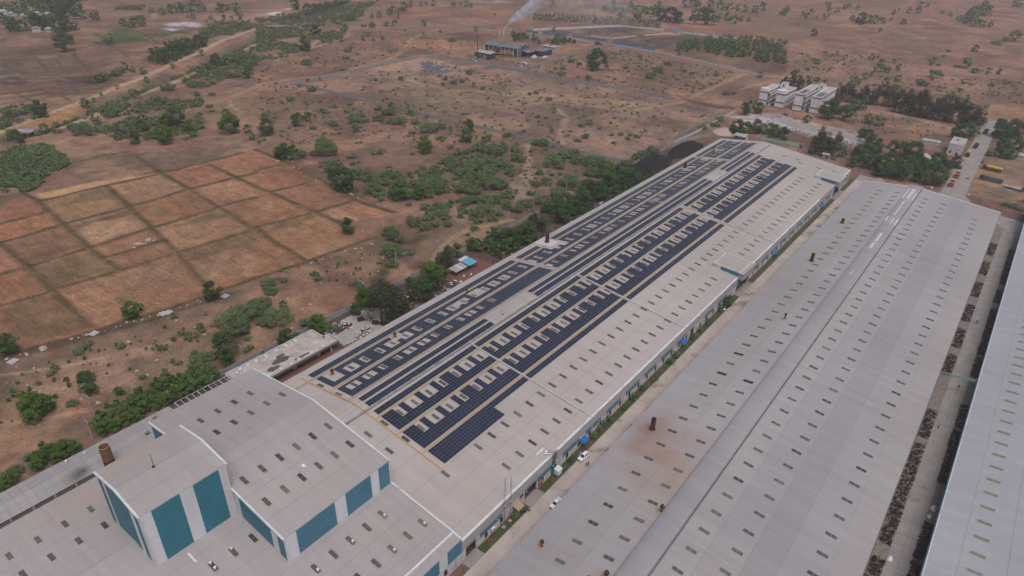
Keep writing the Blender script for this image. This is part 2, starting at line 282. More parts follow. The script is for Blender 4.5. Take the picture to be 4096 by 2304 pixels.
PLANTS=[[-757.6,265.3,9.6,1],[-761.7,309.4,5.56,1],[-761.5,332.6,1.81,1],[-937.1,441.3,4.17,1],[-913.6,443.0,4.75,1],[-920.3,459.1,5.8,1],[-918.2,468.9,6.48,1],[-913.0,473.9,5.19,1],[-915.6,485.1,5.9,1],[-909.8,491.3,5.25,1],[-913.2,500.1,3.98,1],[-964.0,514.2,4.83,1],[-966.1,525.4,2.79,1],[-894.0,510.5,5.94,1],[-883.0,509.6,5.9,1],[-898.1,525.0,4.02,1],[-875.9,525.5,6.6,1],[-854.4,451.5,3.69,1],[-836.9,464.9,3.08,1],[-832.4,479.7,3.1,2],[-819.5,492.5,4.98,1],[-871.6,454.3,1.87,1],[-939.2,360.3,4.69,1],[-921.0,364.7,6.2,1],[-991.4,424.9,3.93,0],[-983.1,430.1,4.58,0],[-977.7,436.5,4.59,0],[-972.2,443.0,4.6,0],[-878.3,396.1,8.52,0],[-861.6,370.4,4.5,1],[-847.6,373.1,6.86,0],[-848.6,385.8,4.63,0],[-824.8,451.7,2.11,1],[-814.7,457.5,2.11,1],[-805.7,462.6,2.71,1],[-820.5,483.1,2.47,1],[-1035.9,310.8,7.18,1],[-1046.9,323.2,6.49,1],[-1042.1,329.4,7.32,1],[-1053.6,342.6,7.45,1],[-1047.5,351.0,9.13,1],[-1037.3,356.4,9.1,1],[-1023.1,367.5,10.75,1],[-1020.7,377.2,10.83,1],[-1006.6,379.6,9.93,1],[-956.3,308.2,6.8,1],[-972.2,342.3,7.85,1],[-947.7,341.6,8.5,1],[-969.8,357.1,7.94,1],[-945.3,354.8,7.02,1],[-925.0,276.1,7.18,1],[-899.3,271.0,7.02,1],[-907.8,295.7,7.94,1],[-893.2,297.2,7.87,1],[-895.5,304.0,7.21,1],[-865.4,304.6,8.48,1],[-870.4,312.4,7.14,1],[-865.3,319.2,5.38,1],[-897.5,286.7,6.4,1],[-899.6,279.6,6.37,1],[-963.0,283.8,5.94,1],[-1012.4,344.1,6.46,1],[-1011.9,338.3,6.44,1],[-1025.5,363.5,9.09,1],[-1020.0,315.8,5.55,1],[-979.7,331.4,4.69,1],[-1010.6,319.9,4.75,1],[-929.9,321.2,6.01,1],[-935.4,309.6,5.97,1],[-450.3,212.4,7.34,1],[-450.4,205.8,4.97,1],[-428.6,191.8,5.36,2],[-457.0,202.7,2.99,1],[-476.5,201.7,3.06,2],[-456.7,191.5,3.92,1],[-458.4,179.4,3.53,1],[-449.8,172.8,2.83,1],[-420.8,188.8,4.35,2],[-434.2,209.8,3.93,2],[-476.6,163.7,6.4,0],[-489.3,153.2,3.52,1],[-495.1,147.8,3.51,1],[-542.7,192.7,3.61,1],[-539.6,227.0,3.77,1],[-536.3,161.4,5.47,1],[-502.5,131.0,3.76,1],[-484.6,129.0,3.97,1],[-545.4,256.5,5.13,0],[-513.0,232.5,5.17,0],[-535.9,219.1,3.72,0],[-667.2,311.4,4.7,1],[-641.6,304.0,5.92,1],[-672.4,327.0,5.75,1],[-674.1,336.0,6.3,1],[-681.2,350.2,6.43,1],[-690.7,366.1,6.08,1],[-714.3,362.8,4.12,1],[-647.5,343.8,2.88,1],[-640.4,300.0,3.63,0],[-609.9,226.5,4.85,0],[-608.9,232.5,4.47,1],[-612.1,238.5,3.7,1],[-621.5,250.0,5.05,0],[-631.3,259.4,4.3,0],[-639.0,266.5,3.49,1],[-626.6,267.2,2.59,1],[-612.5,269.9,3.21,1],[-614.7,297.4,2.44,1],[-584.9,258.6,2.67,1],[-752.3,408.1,6.08,0],[-768.8,428.7,6.27,0],[-751.8,422.0,3.36,1],[-748.4,434.7,5.65,0],[-727.4,425.3,3.31,1],[-768.3,460.0,6.44,0],[-749.1,460.5,4.63,0],[-545.4,276.4,4.86,0],[-596.7,328.4,5.41,1],[-596.0,337.8,5.01,1],[-588.1,339.9,4.99,1],[-592.2,350.5,4.61,1],[-582.0,354.1,5.05,0],[-607.8,363.5,5.68,0],[-606.0,371.8,4.3,0],[-551.7,313.3,5.54,0],[-549.2,319.1,4.71,0],[-585.8,314.9,3.52,1],[-538.0,323.6,4.68,1],[-561.1,279.8,3.72,0],[-447.3,246.3,3.16,2],[-411.5,227.1,6.53,2],[-410.4,231.7,3.29,2],[-464.6,236.6,2.12,0],[-404.2,235.7,2.96,2],[-388.9,229.3,2.24,2],[-466.4,246.7,1.8,0],[-479.4,195.1,4.39,0],[-503.4,194.4,4.85,0],[-520.5,209.7,3.97,0],[-476.3,220.6,3.49,1],[-478.3,251.5,2.56,0],[-515.2,262.4,3.09,0],[-507.6,271.2,2.71,0],[-575.5,230.7,1.57,1],[-564.2,213.6,1.52,1],[-549.8,201.6,1.84,1],[-526.7,137.8,2.29,1],[-521.5,228.9,2.6,0],[-488.7,236.7,3.99,0],[-487.1,245.8,4.03,0],[-436.6,186.5,4.43,0],[-435.5,176.1,4.03,1],[-491.3,163.9,3.59,0],[-552.6,148.4,4.45,0],[-552.6,156.2,4.15,0],[-567.2,165.6,2.5,0],[-764.7,737.6,4.36,1],[-756.8,750.1,3.28,1],[-761.3,765.0,2.96,1],[-747.0,767.1,4.41,1],[-727.8,789.4,3.69,1],[-724.4,801.1,2.97,1],[-713.1,799.5,4.43,1],[-701.1,797.0,3.66,1],[-732.5,671.5,5.44,1],[-726.2,677.5,4.08,1],[-725.3,658.4,4.69,1],[-739.6,699.8,6.27,1],[-716.8,620.9,3.24,1],[-717.5,633.6,3.93,1],[-697.4,649.1,2.62,1],[-662.2,572.6,4.21,1],[-675.9,570.3,3.64,0],[-657.5,590.8,3.35,1],[-653.6,601.2,3.98,2],[-630.1,627.6,4.01,1],[-582.3,580.1,2.01,1],[-583.3,608.6,2.07,1],[-562.1,647.9,2.71,1],[-636.9,724.0,1.34,1],[-628.2,765.0,1.72,1],[-607.0,510.7,3.29,1],[-619.3,528.6,2.81,1],[-593.5,526.8,2.48,1],[-597.0,516.1,2.19,0],[-560.7,527.8,1.62,0],[-534.7,577.5,4.99,0],[-571.4,462.6,2.55,1],[-569.9,456.2,3.55,0],[-562.7,414.0,1.93,0],[-542.0,432.4,3.39,0],[-548.6,452.9,1.99,0],[-547.4,389.5,5.1,0],[-515.5,398.2,1.37,0],[-500.3,395.6,3.59,0],[-491.4,349.8,1.69,1],[-602.9,429.8,7.57,1],[-664.8,491.3,6.17,1],[-744.7,616.5,5.25,1],[-727.4,579.1,4.41,1],[-730.5,569.0,3.76,1],[-720.1,587.4,4.42,1],[-801.3,545.7,2.89,1],[-794.4,531.9,3.16,1],[-781.3,541.3,3.79,1],[-781.1,555.7,5.75,1],[-802.6,584.4,7.28,1],[-842.2,594.5,7.5,1],[-716.7,456.8,4.51,1],[-691.3,456.0,4.43,0],[-615.9,487.6,2.7,1],[-617.1,473.0,2.14,0],[-697.3,474.7,5.09,0],[-456.3,393.4,2.15,0],[-445.7,390.2,1.7,0],[-441.3,410.3,3.03,0],[-415.6,437.7,2.62,0],[-400.4,431.5,3.42,0],[-398.6,441.6,2.6,0],[-380.3,435.8,2.11,1],[-368.8,434.0,2.5,0],[-403.3,453.4,1.76,0],[-331.9,414.9,1.57,0],[-427.4,443.8,2.22,0],[-415.7,470.9,4.08,0],[-364.3,439.1,1.67,0],[-419.2,416.7,1.71,0],[-403.8,422.8,2.13,0],[-464.4,333.0,3.62,0],[-452.4,304.2,2.68,0],[-407.2,299.1,3.26,0],[-413.1,313.7,2.24,0],[-396.8,312.5,2.19,0],[-380.1,312.3,2.69,0],[-361.9,312.1,3.87,0],[-384.9,332.8,2.97,0],[-369.5,329.6,5.09,0],[-351.9,313.7,3.14,0],[-345.2,318.3,4.87,0],[-338.3,326.0,2.8,0],[-357.0,339.4,3.46,0],[-370.5,298.8,5.56,0],[-367.5,305.9,2.46,0],[-393.2,267.6,4.77,1],[-397.0,279.3,3.48,1],[-376.5,284.4,3.43,0],[-392.5,241.5,5.88,1],[-393.4,259.9,1.35,0],[-380.1,269.6,2.36,0],[-354.4,285.1,3.18,1],[-319.3,319.6,6.09,0],[-318.4,329.4,4.12,0],[-324.3,308.4,2.35,0],[-298.1,335.4,4.73,1],[-286.2,320.0,4.56,2],[-299.6,310.5,2.94,0],[-276.0,330.1,3.93,0],[-273.4,346.8,3.02,0],[-296.6,292.4,4.42,2],[-396.0,347.8,1.73,1],[-370.7,349.7,1.87,1],[-317.0,348.7,1.41,1],[-344.6,343.2,1.44,1],[-342.6,251.1,5.93,0],[-297.2,352.6,1.39,1],[-290.9,352.2,1.38,1],[-282.7,355.2,1.37,1],[-483.0,334.5,2.05,0],[-488.7,325.6,1.63,0],[-491.8,361.9,1.28,1],[-410.1,326.4,2.27,0],[-381.9,306.5,2.85,0],[-374.5,336.2,3.69,1],[-633.5,912.2,4.59,1],[-619.2,831.0,2.87,1],[-543.3,914.6,5.11,1],[-537.2,943.1,5.2,0],[-562.6,972.5,5.37,1],[-544.6,993.4,4.63,1],[-480.5,952.5,7.24,1],[-493.6,950.1,5.1,1],[-490.9,876.1,6.21,1],[-481.8,1058.6,3.12,2],[-480.9,1080.7,7.11,1],[-476.4,1093.6,5.57,1],[-455.8,1092.6,6.29,1],[-431.1,1072.9,7.66,1],[-420.8,1083.6,6.15,1],[-409.3,1087.5,4.6,1],[-397.7,1085.8,5.33,1],[-382.0,1089.2,6.05,1],[-391.0,1143.3,5.51,1],[-380.5,1120.2,3.09,1],[-497.4,1085.4,4.8,1],[-508.8,1019.9,5.39,1],[-409.2,958.7,9.09,1],[-421.6,963.3,7.07,1],[-397.9,957.0,7.64,1],[-396.5,989.5,4.27,1],[-378.6,977.7,6.28,1],[-432.6,906.8,10.22,1],[-443.5,899.1,8.19,1],[-418.1,902.2,8.09,1],[-471.1,885.4,6.18,1],[-399.5,909.5,6.71,1],[-387.5,917.5,7.37,1],[-374.9,924.8,6.69,1],[-361.7,957.8,6.13,1],[-354.0,989.9,3.48,1],[-363.0,986.9,4.18,1],[-496.3,717.7,2.45,2],[-507.2,737.6,1.88,1],[-502.2,740.2,1.56,1],[-458.7,742.8,1.83,1],[-567.9,774.1,1.67,1],[-374.3,733.3,2.29,1],[-351.6,526.6,4.11,2],[-369.0,539.6,1.88,2],[-376.2,627.3,5.7,0],[-340.3,568.7,9.45,1],[-352.6,578.4,4.84,0],[-378.4,582.4,3.97,0],[-364.0,574.9,2.92,0],[-335.0,577.5,2.39,2],[-324.1,596.6,2.9,0],[-291.3,603.9,6.15,0],[-286.0,575.3,5.02,0],[-326.9,533.0,3.16,0],[-266.3,621.4,2.13,0],[-245.8,630.4,2.82,0],[-252.7,534.6,1.27,2],[-211.9,652.1,3.27,1],[-341.4,654.6,3.63,0],[-301.9,640.9,3.97,0],[-331.4,639.8,2.03,0],[-275.9,623.9,2.87,0],[-209.5,566.6,3.38,0],[-205.2,573.7,2.55,0],[-315.2,692.9,2.11,1],[-482.4,636.2,3.39,1],[-488.0,653.0,3.45,1],[-480.2,657.8,4.59,1],[-448.3,668.3,3.4,1],[-461.6,677.4,4.04,1],[-408.3,680.9,4.47,0],[-467.0,665.3,2.29,0],[-330.1,448.0,2.05,0],[-327.9,454.0,2.26,0],[-325.8,435.0,1.2,0],[-308.2,444.7,2.79,0],[-307.7,462.3,1.63,0],[-315.7,420.4,1.56,0],[-285.3,398.7,2.38,0],[-300.7,399.6,1.49,0],[-285.6,387.0,1.44,0],[-248.9,401.8,2.48,0],[-247.5,410.8,2.15,0],[-257.1,377.3,2.07,0],[-270.9,363.6,1.71,0],[-268.7,354.6,2.36,0],[-232.8,381.9,3.03,0],[-222.0,398.7,1.71,0],[-218.1,404.1,2.23,0],[-212.3,407.0,2.05,0],[-206.1,406.8,2.55,0],[-211.4,384.1,1.98,0],[-209.7,398.3,1.68,0],[-232.7,371.4,1.99,0],[-247.8,386.3,1.38,0],[-236.8,407.0,1.76,0],[-237.4,422.5,1.44,0],[-242.0,435.7,1.47,0],[-245.2,348.5,4.54,0],[-249.5,346.8,2.61,0],[-286.0,439.0,1.55,0],[-279.4,400.6,1.83,0],[-158.5,462.5,5.23,1],[-151.8,459.9,5.85,1],[-150.2,474.8,4.92,1],[-180.8,486.7,3.33,0],[-178.2,471.7,3.26,0],[-177.7,537.5,3.95,1],[-174.2,517.8,4.6,1],[-167.8,527.8,4.63,1],[-145.5,478.2,3.52,2],[-182.1,458.0,3.21,0],[-323.6,1258.4,4.92,1],[-324.7,1278.1,2.91,1],[-297.0,1289.4,4.13,2],[-293.2,1250.2,4.83,1],[-274.2,1250.8,4.38,2],[-291.0,1194.2,4.65,1],[-305.1,1205.2,3.54,1],[-314.3,1143.4,4.55,2],[-349.6,1138.0,5.0,1],[-341.6,1097.8,5.96,1],[-319.3,1117.4,3.36,1],[-308.5,1101.0,4.04,2],[-295.8,1110.3,2.2,1],[-286.3,1108.3,3.65,1],[-285.9,1129.7,2.96,1],[-249.9,1122.5,4.33,1],[-232.7,1098.8,8.42,1],[-224.9,1112.3,6.36,1],[-217.6,1120.5,6.37,1],[-210.6,1133.1,4.27,1],[-207.4,1169.5,2.92,1],[-190.6,1155.0,3.58,1],[-185.0,1142.2,4.24,1],[-220.7,1251.7,3.88,1],[-225.7,1314.4,2.03,1],[-207.9,1295.4,4.37,1],[-206.4,1381.1,5.86,1],[-198.9,1402.0,3.8,2],[-194.6,1299.7,5.54,1],[-164.9,1320.3,3.56,1],[-149.8,1298.4,3.48,1],[-121.7,1447.0,7.53,1],[-116.2,1346.5,9.39,1],[-109.5,1361.3,8.67,1],[-127.5,1355.0,7.13,1],[-120.2,1273.6,8.22,1],[-130.0,1245.6,5.17,1],[-120.5,1230.1,6.53,1],[-107.4,1213.0,7.83,1],[-97.0,1215.7,4.97,1],[-88.1,1225.0,4.27,1],[-84.1,1549.6,9.62,1],[-249.7,942.9,5.04,2],[-194.2,1042.9,2.97,1],[-292.9,1015.5,1.71,1],[-76.4,974.6,4.34,2],[-48.6,1105.7,6.97,1],[-56.4,1095.4,5.06,0],[-63.3,1055.3,5.53,0],[-99.1,948.3,2.87,0],[-97.4,912.0,2.22,0],[-70.2,856.0,5.67,1],[-99.1,845.8,4.17,1],[-93.7,850.7,2.61,0],[-77.7,854.5,3.11,0],[-154.4,827.8,3.74,1],[-152.4,845.2,1.9,2],[-144.2,828.4,3.19,0],[-132.7,829.1,2.37,1],[-135.0,767.0,4.95,1],[-129.4,771.8,5.45,0],[-120.3,790.3,3.51,1],[-190.4,829.2,2.47,2],[-202.6,827.4,2.77,0],[-196.4,770.0,4.17,0],[-191.0,759.1,3.08,0],[-189.3,721.1,2.96,0],[-194.7,704.2,3.41,0],[-58.1,837.6,5.52,0],[-39.3,849.6,3.0,1],[-47.7,838.4,3.49,1],[-85.9,781.2,6.28,0],[-88.8,734.7,5.53,0],[-109.5,732.4,3.74,1],[-113.5,702.0,4.54,1],[-135.5,720.2,3.3,1],[-134.2,738.2,2.4,1],[-139.9,698.9,3.24,1],[-135.0,689.9,2.74,1],[-105.0,694.1,4.91,0],[-59.8,770.1,2.34,0],[-60.0,700.6,4.32,0],[-112.7,659.1,3.02,1],[-121.7,696.8,1.82,0],[-57.8,737.5,2.25,0],[-74.2,734.3,2.28,0],[-38.3,778.8,2.79,0],[-28.5,803.1,1.89,0],[-121.7,551.6,7.58,1],[-121.6,570.1,6.99,1],[-112.1,555.4,5.29,1],[-105.2,552.0,4.11,2],[-111.8,582.2,5.48,2],[-109.0,599.6,4.0,2],[-95.0,559.6,3.74,2],[-86.6,559.1,4.07,2],[-129.9,527.9,3.34,2],[-180.4,622.1,4.82,3],[-176.4,631.1,4.85,3],[-169.9,632.5,4.83,3],[-164.6,637.7,4.84,3],[-158.1,639.1,4.82,3],[-151.2,639.1,4.36,3],[-31.9,568.8,5.3,1],[-37.5,566.1,4.61,1],[-28.0,579.6,4.29,1],[-104.2,468.4,5.6,3],[-99.3,471.8,5.27,3],[-95.2,476.2,4.62,3],[-135.8,471.3,5.16,2],[-129.1,469.9,4.77,1],[-142.3,484.4,3.54,1],[-83.0,504.5,5.44,1],[-89.0,517.3,3.85,2],[-14.4,589.4,6.77,1],[-8.0,600.0,6.47,1],[-1.9,596.9,5.34,1],[-8.1,573.9,4.85,1],[-133.6,565.0,2.74,1],[-149.7,523.4,2.26,0],[-148.8,536.6,1.92,0],[-73.7,465.6,5.39,1],[-77.9,458.8,4.73,1],[-77.7,447.1,3.71,2],[-72.4,449.5,3.7,1],[-67.7,453.3,4.63,1],[-61.6,450.3,5.78,1],[-58.3,461.4,5.55,1],[-52.8,448.7,5.1,1],[-56.5,439.9,5.34,1],[-62.1,441.6,3.91,1],[-48.8,461.0,6.09,1],[-47.4,442.9,5.6,1],[-46.8,475.4,5.29,1],[-40.6,458.9,5.41,1],[-31.6,448.9,6.12,1],[-37.4,468.7,5.48,1],[-36.1,485.1,5.31,1],[-31.4,477.0,4.6,1],[-27.9,491.7,4.07,1],[-42.6,446.8,5.02,1],[-35.9,445.9,4.38,2],[-52.1,493.8,6.13,1],[-58.4,490.2,5.5,1],[-64.1,489.7,4.88,1],[-72.1,485.0,4.89,1],[-80.4,474.2,4.21,1],[-78.0,484.5,4.27,2],[-103.3,454.8,3.55,3],[-98.7,456.4,3.54,3],[-94.5,459.0,3.54,3],[-90.3,461.6,3.53,3],[-86.5,464.0,3.21,3],[-90.1,452.8,1.59,1],[-4.7,536.6,4.9,1],[-0.9,537.5,3.26,1],[-12.2,534.6,2.63,2],[-7.2,551.8,4.69,1],[-0.6,553.9,5.0,1],[5.0,438.7,1.91,0],[8.8,437.8,2.17,0],[12.2,436.0,1.89,0],[-36.7,519.7,1.99,1],[-343.5,221.9,5.06,1],[-343.2,227.1,3.61,2],[-347.8,220.5,3.59,1],[-340.3,229.9,3.91,0],[-339.3,223.3,2.98,0],[-332.3,243.1,6.69,0],[-337.0,237.1,2.73,0],[-316.0,249.6,3.02,0],[-314.5,228.8,3.78,0],[-317.7,238.6,2.38,0],[-309.4,267.3,2.47,0],[-310.3,262.4,1.53,0],[-294.0,279.1,1.39,0],[-290.1,285.8,4.64,2],[-305.9,241.4,1.76,0],[-306.1,246.1,1.19,0],[-306.6,223.9,2.28,2],[-280.2,247.0,2.29,2],[-277.9,212.2,6.13,1],[-275.7,212.2,3.47,2],[-296.0,218.4,3.33,1],[-271.1,214.8,1.33,2],[-235.0,179.0,3.62,1],[-264.3,221.6,4.27,0],[-277.2,230.9,3.88,0],[-270.5,231.4,3.57,0],[-272.9,241.0,3.93,0],[-247.8,223.6,4.96,2],[-244.8,224.1,3.13,1],[-239.4,230.5,3.92,2],[-248.5,242.5,4.89,0],[-238.1,241.1,5.33,0],[-244.4,253.1,3.58,0],[-257.2,254.4,3.38,0],[-248.7,281.3,4.66,0],[-249.2,289.1,4.14,0],[-243.6,271.3,4.27,0],[-222.9,268.7,6.31,0],[-217.9,271.3,4.39,0],[-231.2,274.1,4.22,0],[-235.4,266.2,4.18,0],[-229.8,254.1,4.59,0],[-222.7,255.9,4.03,0],[-236.7,299.0,3.85,0],[-256.0,313.1,4.97,0],[-267.0,311.5,4.71,0],[-270.1,303.7,2.49,0],[-221.8,226.3,3.79,0],[-218.1,223.2,2.75,0],[-218.9,205.9,3.86,0],[-211.2,206.4,3.1,0],[-210.3,211.5,2.41,0],[-217.7,214.3,2.46,0],[-227.6,222.8,2.03,0],[-216.2,242.9,4.15,0],[-209.4,248.5,4.41,0],[-208.2,255.2,3.41,0],[-202.8,240.6,4.3,0],[-201.9,235.0,3.25,0],[-205.7,234.0,2.01,0],[-196.4,252.2,3.08,0],[-192.9,235.9,2.72,0],[-197.3,229.7,2.21,0],[-192.6,221.2,2.39,0],[-205.5,216.2,2.18,0],[-211.2,202.3,1.19,0],[-216.2,187.9,4.39,0],[-220.3,194.8,2.6,0],[-210.7,188.9,2.53,0],[-205.1,178.8,4.22,0],[-205.8,175.9,2.43,0],[-201.2,177.0,2.64,0],[-197.0,183.1,1.55,0],[-195.2,170.8,2.79,0],[-201.6,168.5,1.08,0],[-252.8,216.0,1.82,2],[-237.8,221.5,1.54,0],[-180.1,204.8,3.05,1],[-181.0,195.2,2.87,1],[-191.0,214.4,1.18,0],[-179.2,218.6,3.48,1],[-181.0,226.7,3.32,0],[-173.2,221.5,3.24,1],[-176.0,184.1,4.04,3],[-177.5,181.3,2.97,3],[-173.4,172.8,4.54,2],[-180.6,175.3,2.53,2],[-168.6,169.1,4.05,1],[-172.0,177.9,2.09,1],[-193.9,148.7,2.23,0],[-209.5,142.0,2.05,1],[-214.4,143.1,1.46,0],[-218.9,125.3,3.4,0],[-219.0,131.8,1.84,0],[-226.7,136.2,1.26,0],[-175.5,162.2,2.83,1],[-225.7,291.7,3.46,0],[-244.8,301.4,2.71,0],[-245.3,265.5,2.26,0],[-283.5,302.6,2.22,0],[-276.7,301.7,1.88,0],[-249.4,326.5,3.15,0],[-238.3,314.2,3.96,0],[-241.5,331.7,1.89,0],[-219.8,350.2,2.53,0],[-215.4,321.6,6.57,0],[-219.0,339.9,2.79,0],[-195.8,336.3,5.97,0],[-191.3,340.6,3.89,0],[-205.8,335.4,4.54,0],[-189.7,323.5,4.93,0],[-204.4,311.3,1.89,0],[-214.5,302.9,2.03,0],[-207.8,308.1,1.45,0],[-191.2,300.6,5.85,0],[-202.1,294.0,3.36,0],[-205.4,288.2,2.78,0],[-198.5,275.3,2.42,0],[-188.3,285.0,4.05,0],[-187.1,269.5,3.92,0],[-191.7,260.1,3.88,0],[-190.9,253.1,3.31,0],[-183.4,353.1,4.24,0],[-184.1,365.6,3.41,0],[-183.0,381.5,4.76,0],[-183.1,372.6,4.06,0],[-179.6,324.3,4.86,2],[-177.9,330.6,4.04,1],[-171.3,329.3,4.28,2],[-165.9,324.2,4.77,1],[-169.1,308.9,5.48,1],[-168.8,317.1,4.17,1],[-176.1,295.6,5.13,1],[-169.2,293.6,5.32,1],[-175.1,288.3,3.99,1],[-168.7,298.0,2.69,3],[-174.6,272.3,4.64,1],[-176.7,266.3,4.85,1],[-167.7,258.6,5.69,1],[-166.8,268.1,4.29,1],[-168.0,281.0,4.93,1],[-178.9,261.6,3.3,2],[-171.5,281.0,3.13,1],[-170.7,239.5,3.59,3],[-167.5,242.5,3.36,1],[-170.7,234.7,3.56,1],[-166.6,224.7,4.37,1],[-165.2,230.6,3.03,1],[-166.6,220.2,2.74,1],[-169.8,253.0,1.11,2],[-237.9,79.4,3.49,2],[-239.9,83.7,1.69,2],[-247.7,42.4,3.54,1],[-246.1,43.1,2.53,1],[-227.3,106.1,3.87,1],[-205.7,100.4,5.1,0],[-205.8,105.2,4.8,0],[-209.5,110.8,3.03,0],[-200.1,99.2,4.3,0],[-190.4,87.6,4.4,1],[-186.3,87.1,3.02,1],[-183.9,85.8,2.33,1],[-199.7,74.4,1.0,2],[-225.4,89.0,1.29,1],[-213.3,85.4,1.07,1],[-208.5,85.1,1.76,1],[-208.2,88.1,1.07,1],[-211.9,91.5,1.44,1],[-208.9,90.8,1.08,1],[-211.6,81.5,0.88,2],[-221.5,67.8,1.55,0],[-209.9,76.7,1.72,0],[-224.7,48.3,1.14,1],[-223.4,46.3,1.46,0],[-209.8,51.6,2.54,1],[-210.9,53.6,1.45,1],[-203.3,50.8,2.34,1],[-206.8,49.5,1.57,1],[-212.7,47.3,0.79,1],[-195.5,69.6,1.3,2],[-215.9,48.1,0.96,1],[-209.1,35.6,3.46,2],[-205.0,35.5,3.86,2],[-205.3,38.6,2.71,2],[-202.8,33.9,2.5,2],[-202.5,44.1,1.68,0],[-219.7,34.8,1.55,1],[-209.8,42.4,0.77,1],[-221.2,41.6,0.95,0],[-199.4,64.2,1.13,0],[-231.7,61.3,1.73,0],[-229.1,57.2,1.7,0],[-179.5,74.8,2.39,2],[-180.3,71.5,2.37,2],[-180.6,68.4,2.5,2],[-180.7,65.2,2.47,2],[-181.4,62.4,2.3,2],[-181.9,59.5,2.28,2],[-182.5,56.7,2.12,2],[-180.4,53.6,2.23,2],[-181.1,50.2,2.21,2],[-181.2,47.3,2.19,2],[-181.7,44.7,2.17,2],[-188.9,61.4,2.19,0],[-190.1,57.3,2.16,0],[-188.7,52.1,2.27,0],[-188.5,47.6,2.23,0],[-186.6,73.2,2.26,0],[-190.9,79.2,3.15,0],[-196.3,80.4,2.53,0],[-192.5,83.7,2.53,0],[-187.2,79.1,2.79,0],[-197.7,75.4,1.34,0],[-193.1,98.7,1.42,0],[-187.2,95.3,1.73,0],[-180.5,20.1,2.24,2],[-178.5,18.5,1.95,2],[-182.7,28.6,2.32,2],[-183.8,31.0,2.08,2],[-181.3,33.8,2.77,2],[-179.8,35.6,2.23,2],[-181.2,27.0,1.9,2],[-187.1,27.0,1.38,0],[-183.9,22.3,2.01,0],[-180.4,31.6,1.79,2],[-190.5,30.9,0.85,2],[-208.4,115.1,3.44,0],[-204.2,110.9,2.81,0],[-194.5,112.2,4.78,0],[-197.8,108.3,2.75,0],[-214.4,123.1,2.57,0],[-179.2,106.4,3.5,1],[-181.6,105.0,2.11,1],[-182.9,118.9,3.84,0],[-179.1,118.7,3.26,2],[-177.5,118.7,2.53,2],[-174.8,121.3,2.54,0],[-180.4,141.9,3.67,2],[-166.7,138.2,6.09,3],[-159.8,139.2,6.2,3],[-159.1,143.3,3.89,3],[-172.1,146.9,4.41,3],[-175.5,142.2,4.21,2],[-176.5,134.1,2.45,1],[-165.6,158.6,4.31,1],[-164.2,158.8,2.74,1],[-201.4,119.6,1.72,2],[-180.9,96.6,0.86,2],[-167.0,154.0,2.33,3],[-70.5,158.4,1.28,2],[-70.4,152.6,0.94,2],[-70.7,164.7,0.98,2],[-71.5,141.8,1.06,2],[-71.3,144.4,1.07,2],[-70.0,172.3,1.17,2],[-70.5,188.9,1.4,1],[-70.3,184.5,1.38,1],[-70.6,216.9,1.33,1],[-70.7,210.0,1.12,2],[-71.1,229.3,1.57,1],[-70.6,234.6,2.18,1],[-70.6,203.7,1.28,1],[-71.5,139.0,1.05,1],[-71.0,135.3,1.18,1],[-71.2,125.1,0.57,2],[-70.2,118.0,0.7,2],[-70.8,112.6,0.55,2],[-70.9,98.9,1.16,2],[-70.3,96.4,1.15,2],[-70.7,122.7,0.85,1]]
ROW=[[-131.4,616.9,5.41,3],[-126.7,618.0,5.39,3],[-122.0,619.2,5.37,3],[-117.3,620.3,5.36,3],[-112.6,621.4,5.34,3],[-108.0,622.6,5.33,3],[-103.4,623.7,5.31,3],[-98.9,624.8,5.3,3],[-94.3,625.9,5.28,3],[-89.8,627.0,5.26,3],[-83.4,610.8,6.69,3],[-78.7,610.6,6.66,3],[-74.0,610.3,6.62,3],[-69.4,610.1,6.59,3],[-64.8,609.9,6.56,3],[-60.3,609.7,6.53,3],[-55.8,609.5,6.5,3],[-51.3,609.3,6.46,3],[-46.9,609.1,6.43,3],[-42.5,608.9,6.4,3],[-38.2,608.6,6.37,3],[-33.9,608.4,6.34,3],[-29.7,608.2,6.31,3]]
EUC=[[-566.9,774.8,3.67,3],[-562.5,777.7,3.67,3],[-558.1,780.5,3.67,3],[-553.7,783.4,3.67,3],[-549.3,786.3,3.67,3],[-544.9,789.2,3.67,3],[-540.6,792.0,3.66,3],[-536.2,794.9,3.66,3],[-531.8,797.8,3.66,3],[-527.4,800.6,3.66,3],[-523.0,803.5,3.66,3],[-518.7,806.3,3.66,3],[-514.3,809.2,3.66,3],[-509.9,812.1,3.65,3],[-505.6,814.9,3.65,3],[-501.2,817.8,3.65,3],[-494.8,812.6,3.62,3],[-490.4,814.7,3.62,3],[-485.9,816.9,3.62,3],[-481.4,819.0,3.61,3],[-477.0,821.2,3.61,3],[-472.6,823.3,3.61,3],[-468.1,825.5,3.6,3],[-463.7,827.6,3.6,3],[-459.3,829.7,3.6,3],[-454.9,831.9,3.59,3],[-450.5,834.0,3.59,3],[-446.1,836.1,3.59,3],[-441.7,838.2,3.58,3],[-437.4,840.3,3.58,3],[-433.0,842.4,3.57,3],[-428.6,844.5,3.57,3],[-424.3,846.6,3.57,3],[-420.0,848.7,3.56,3]]
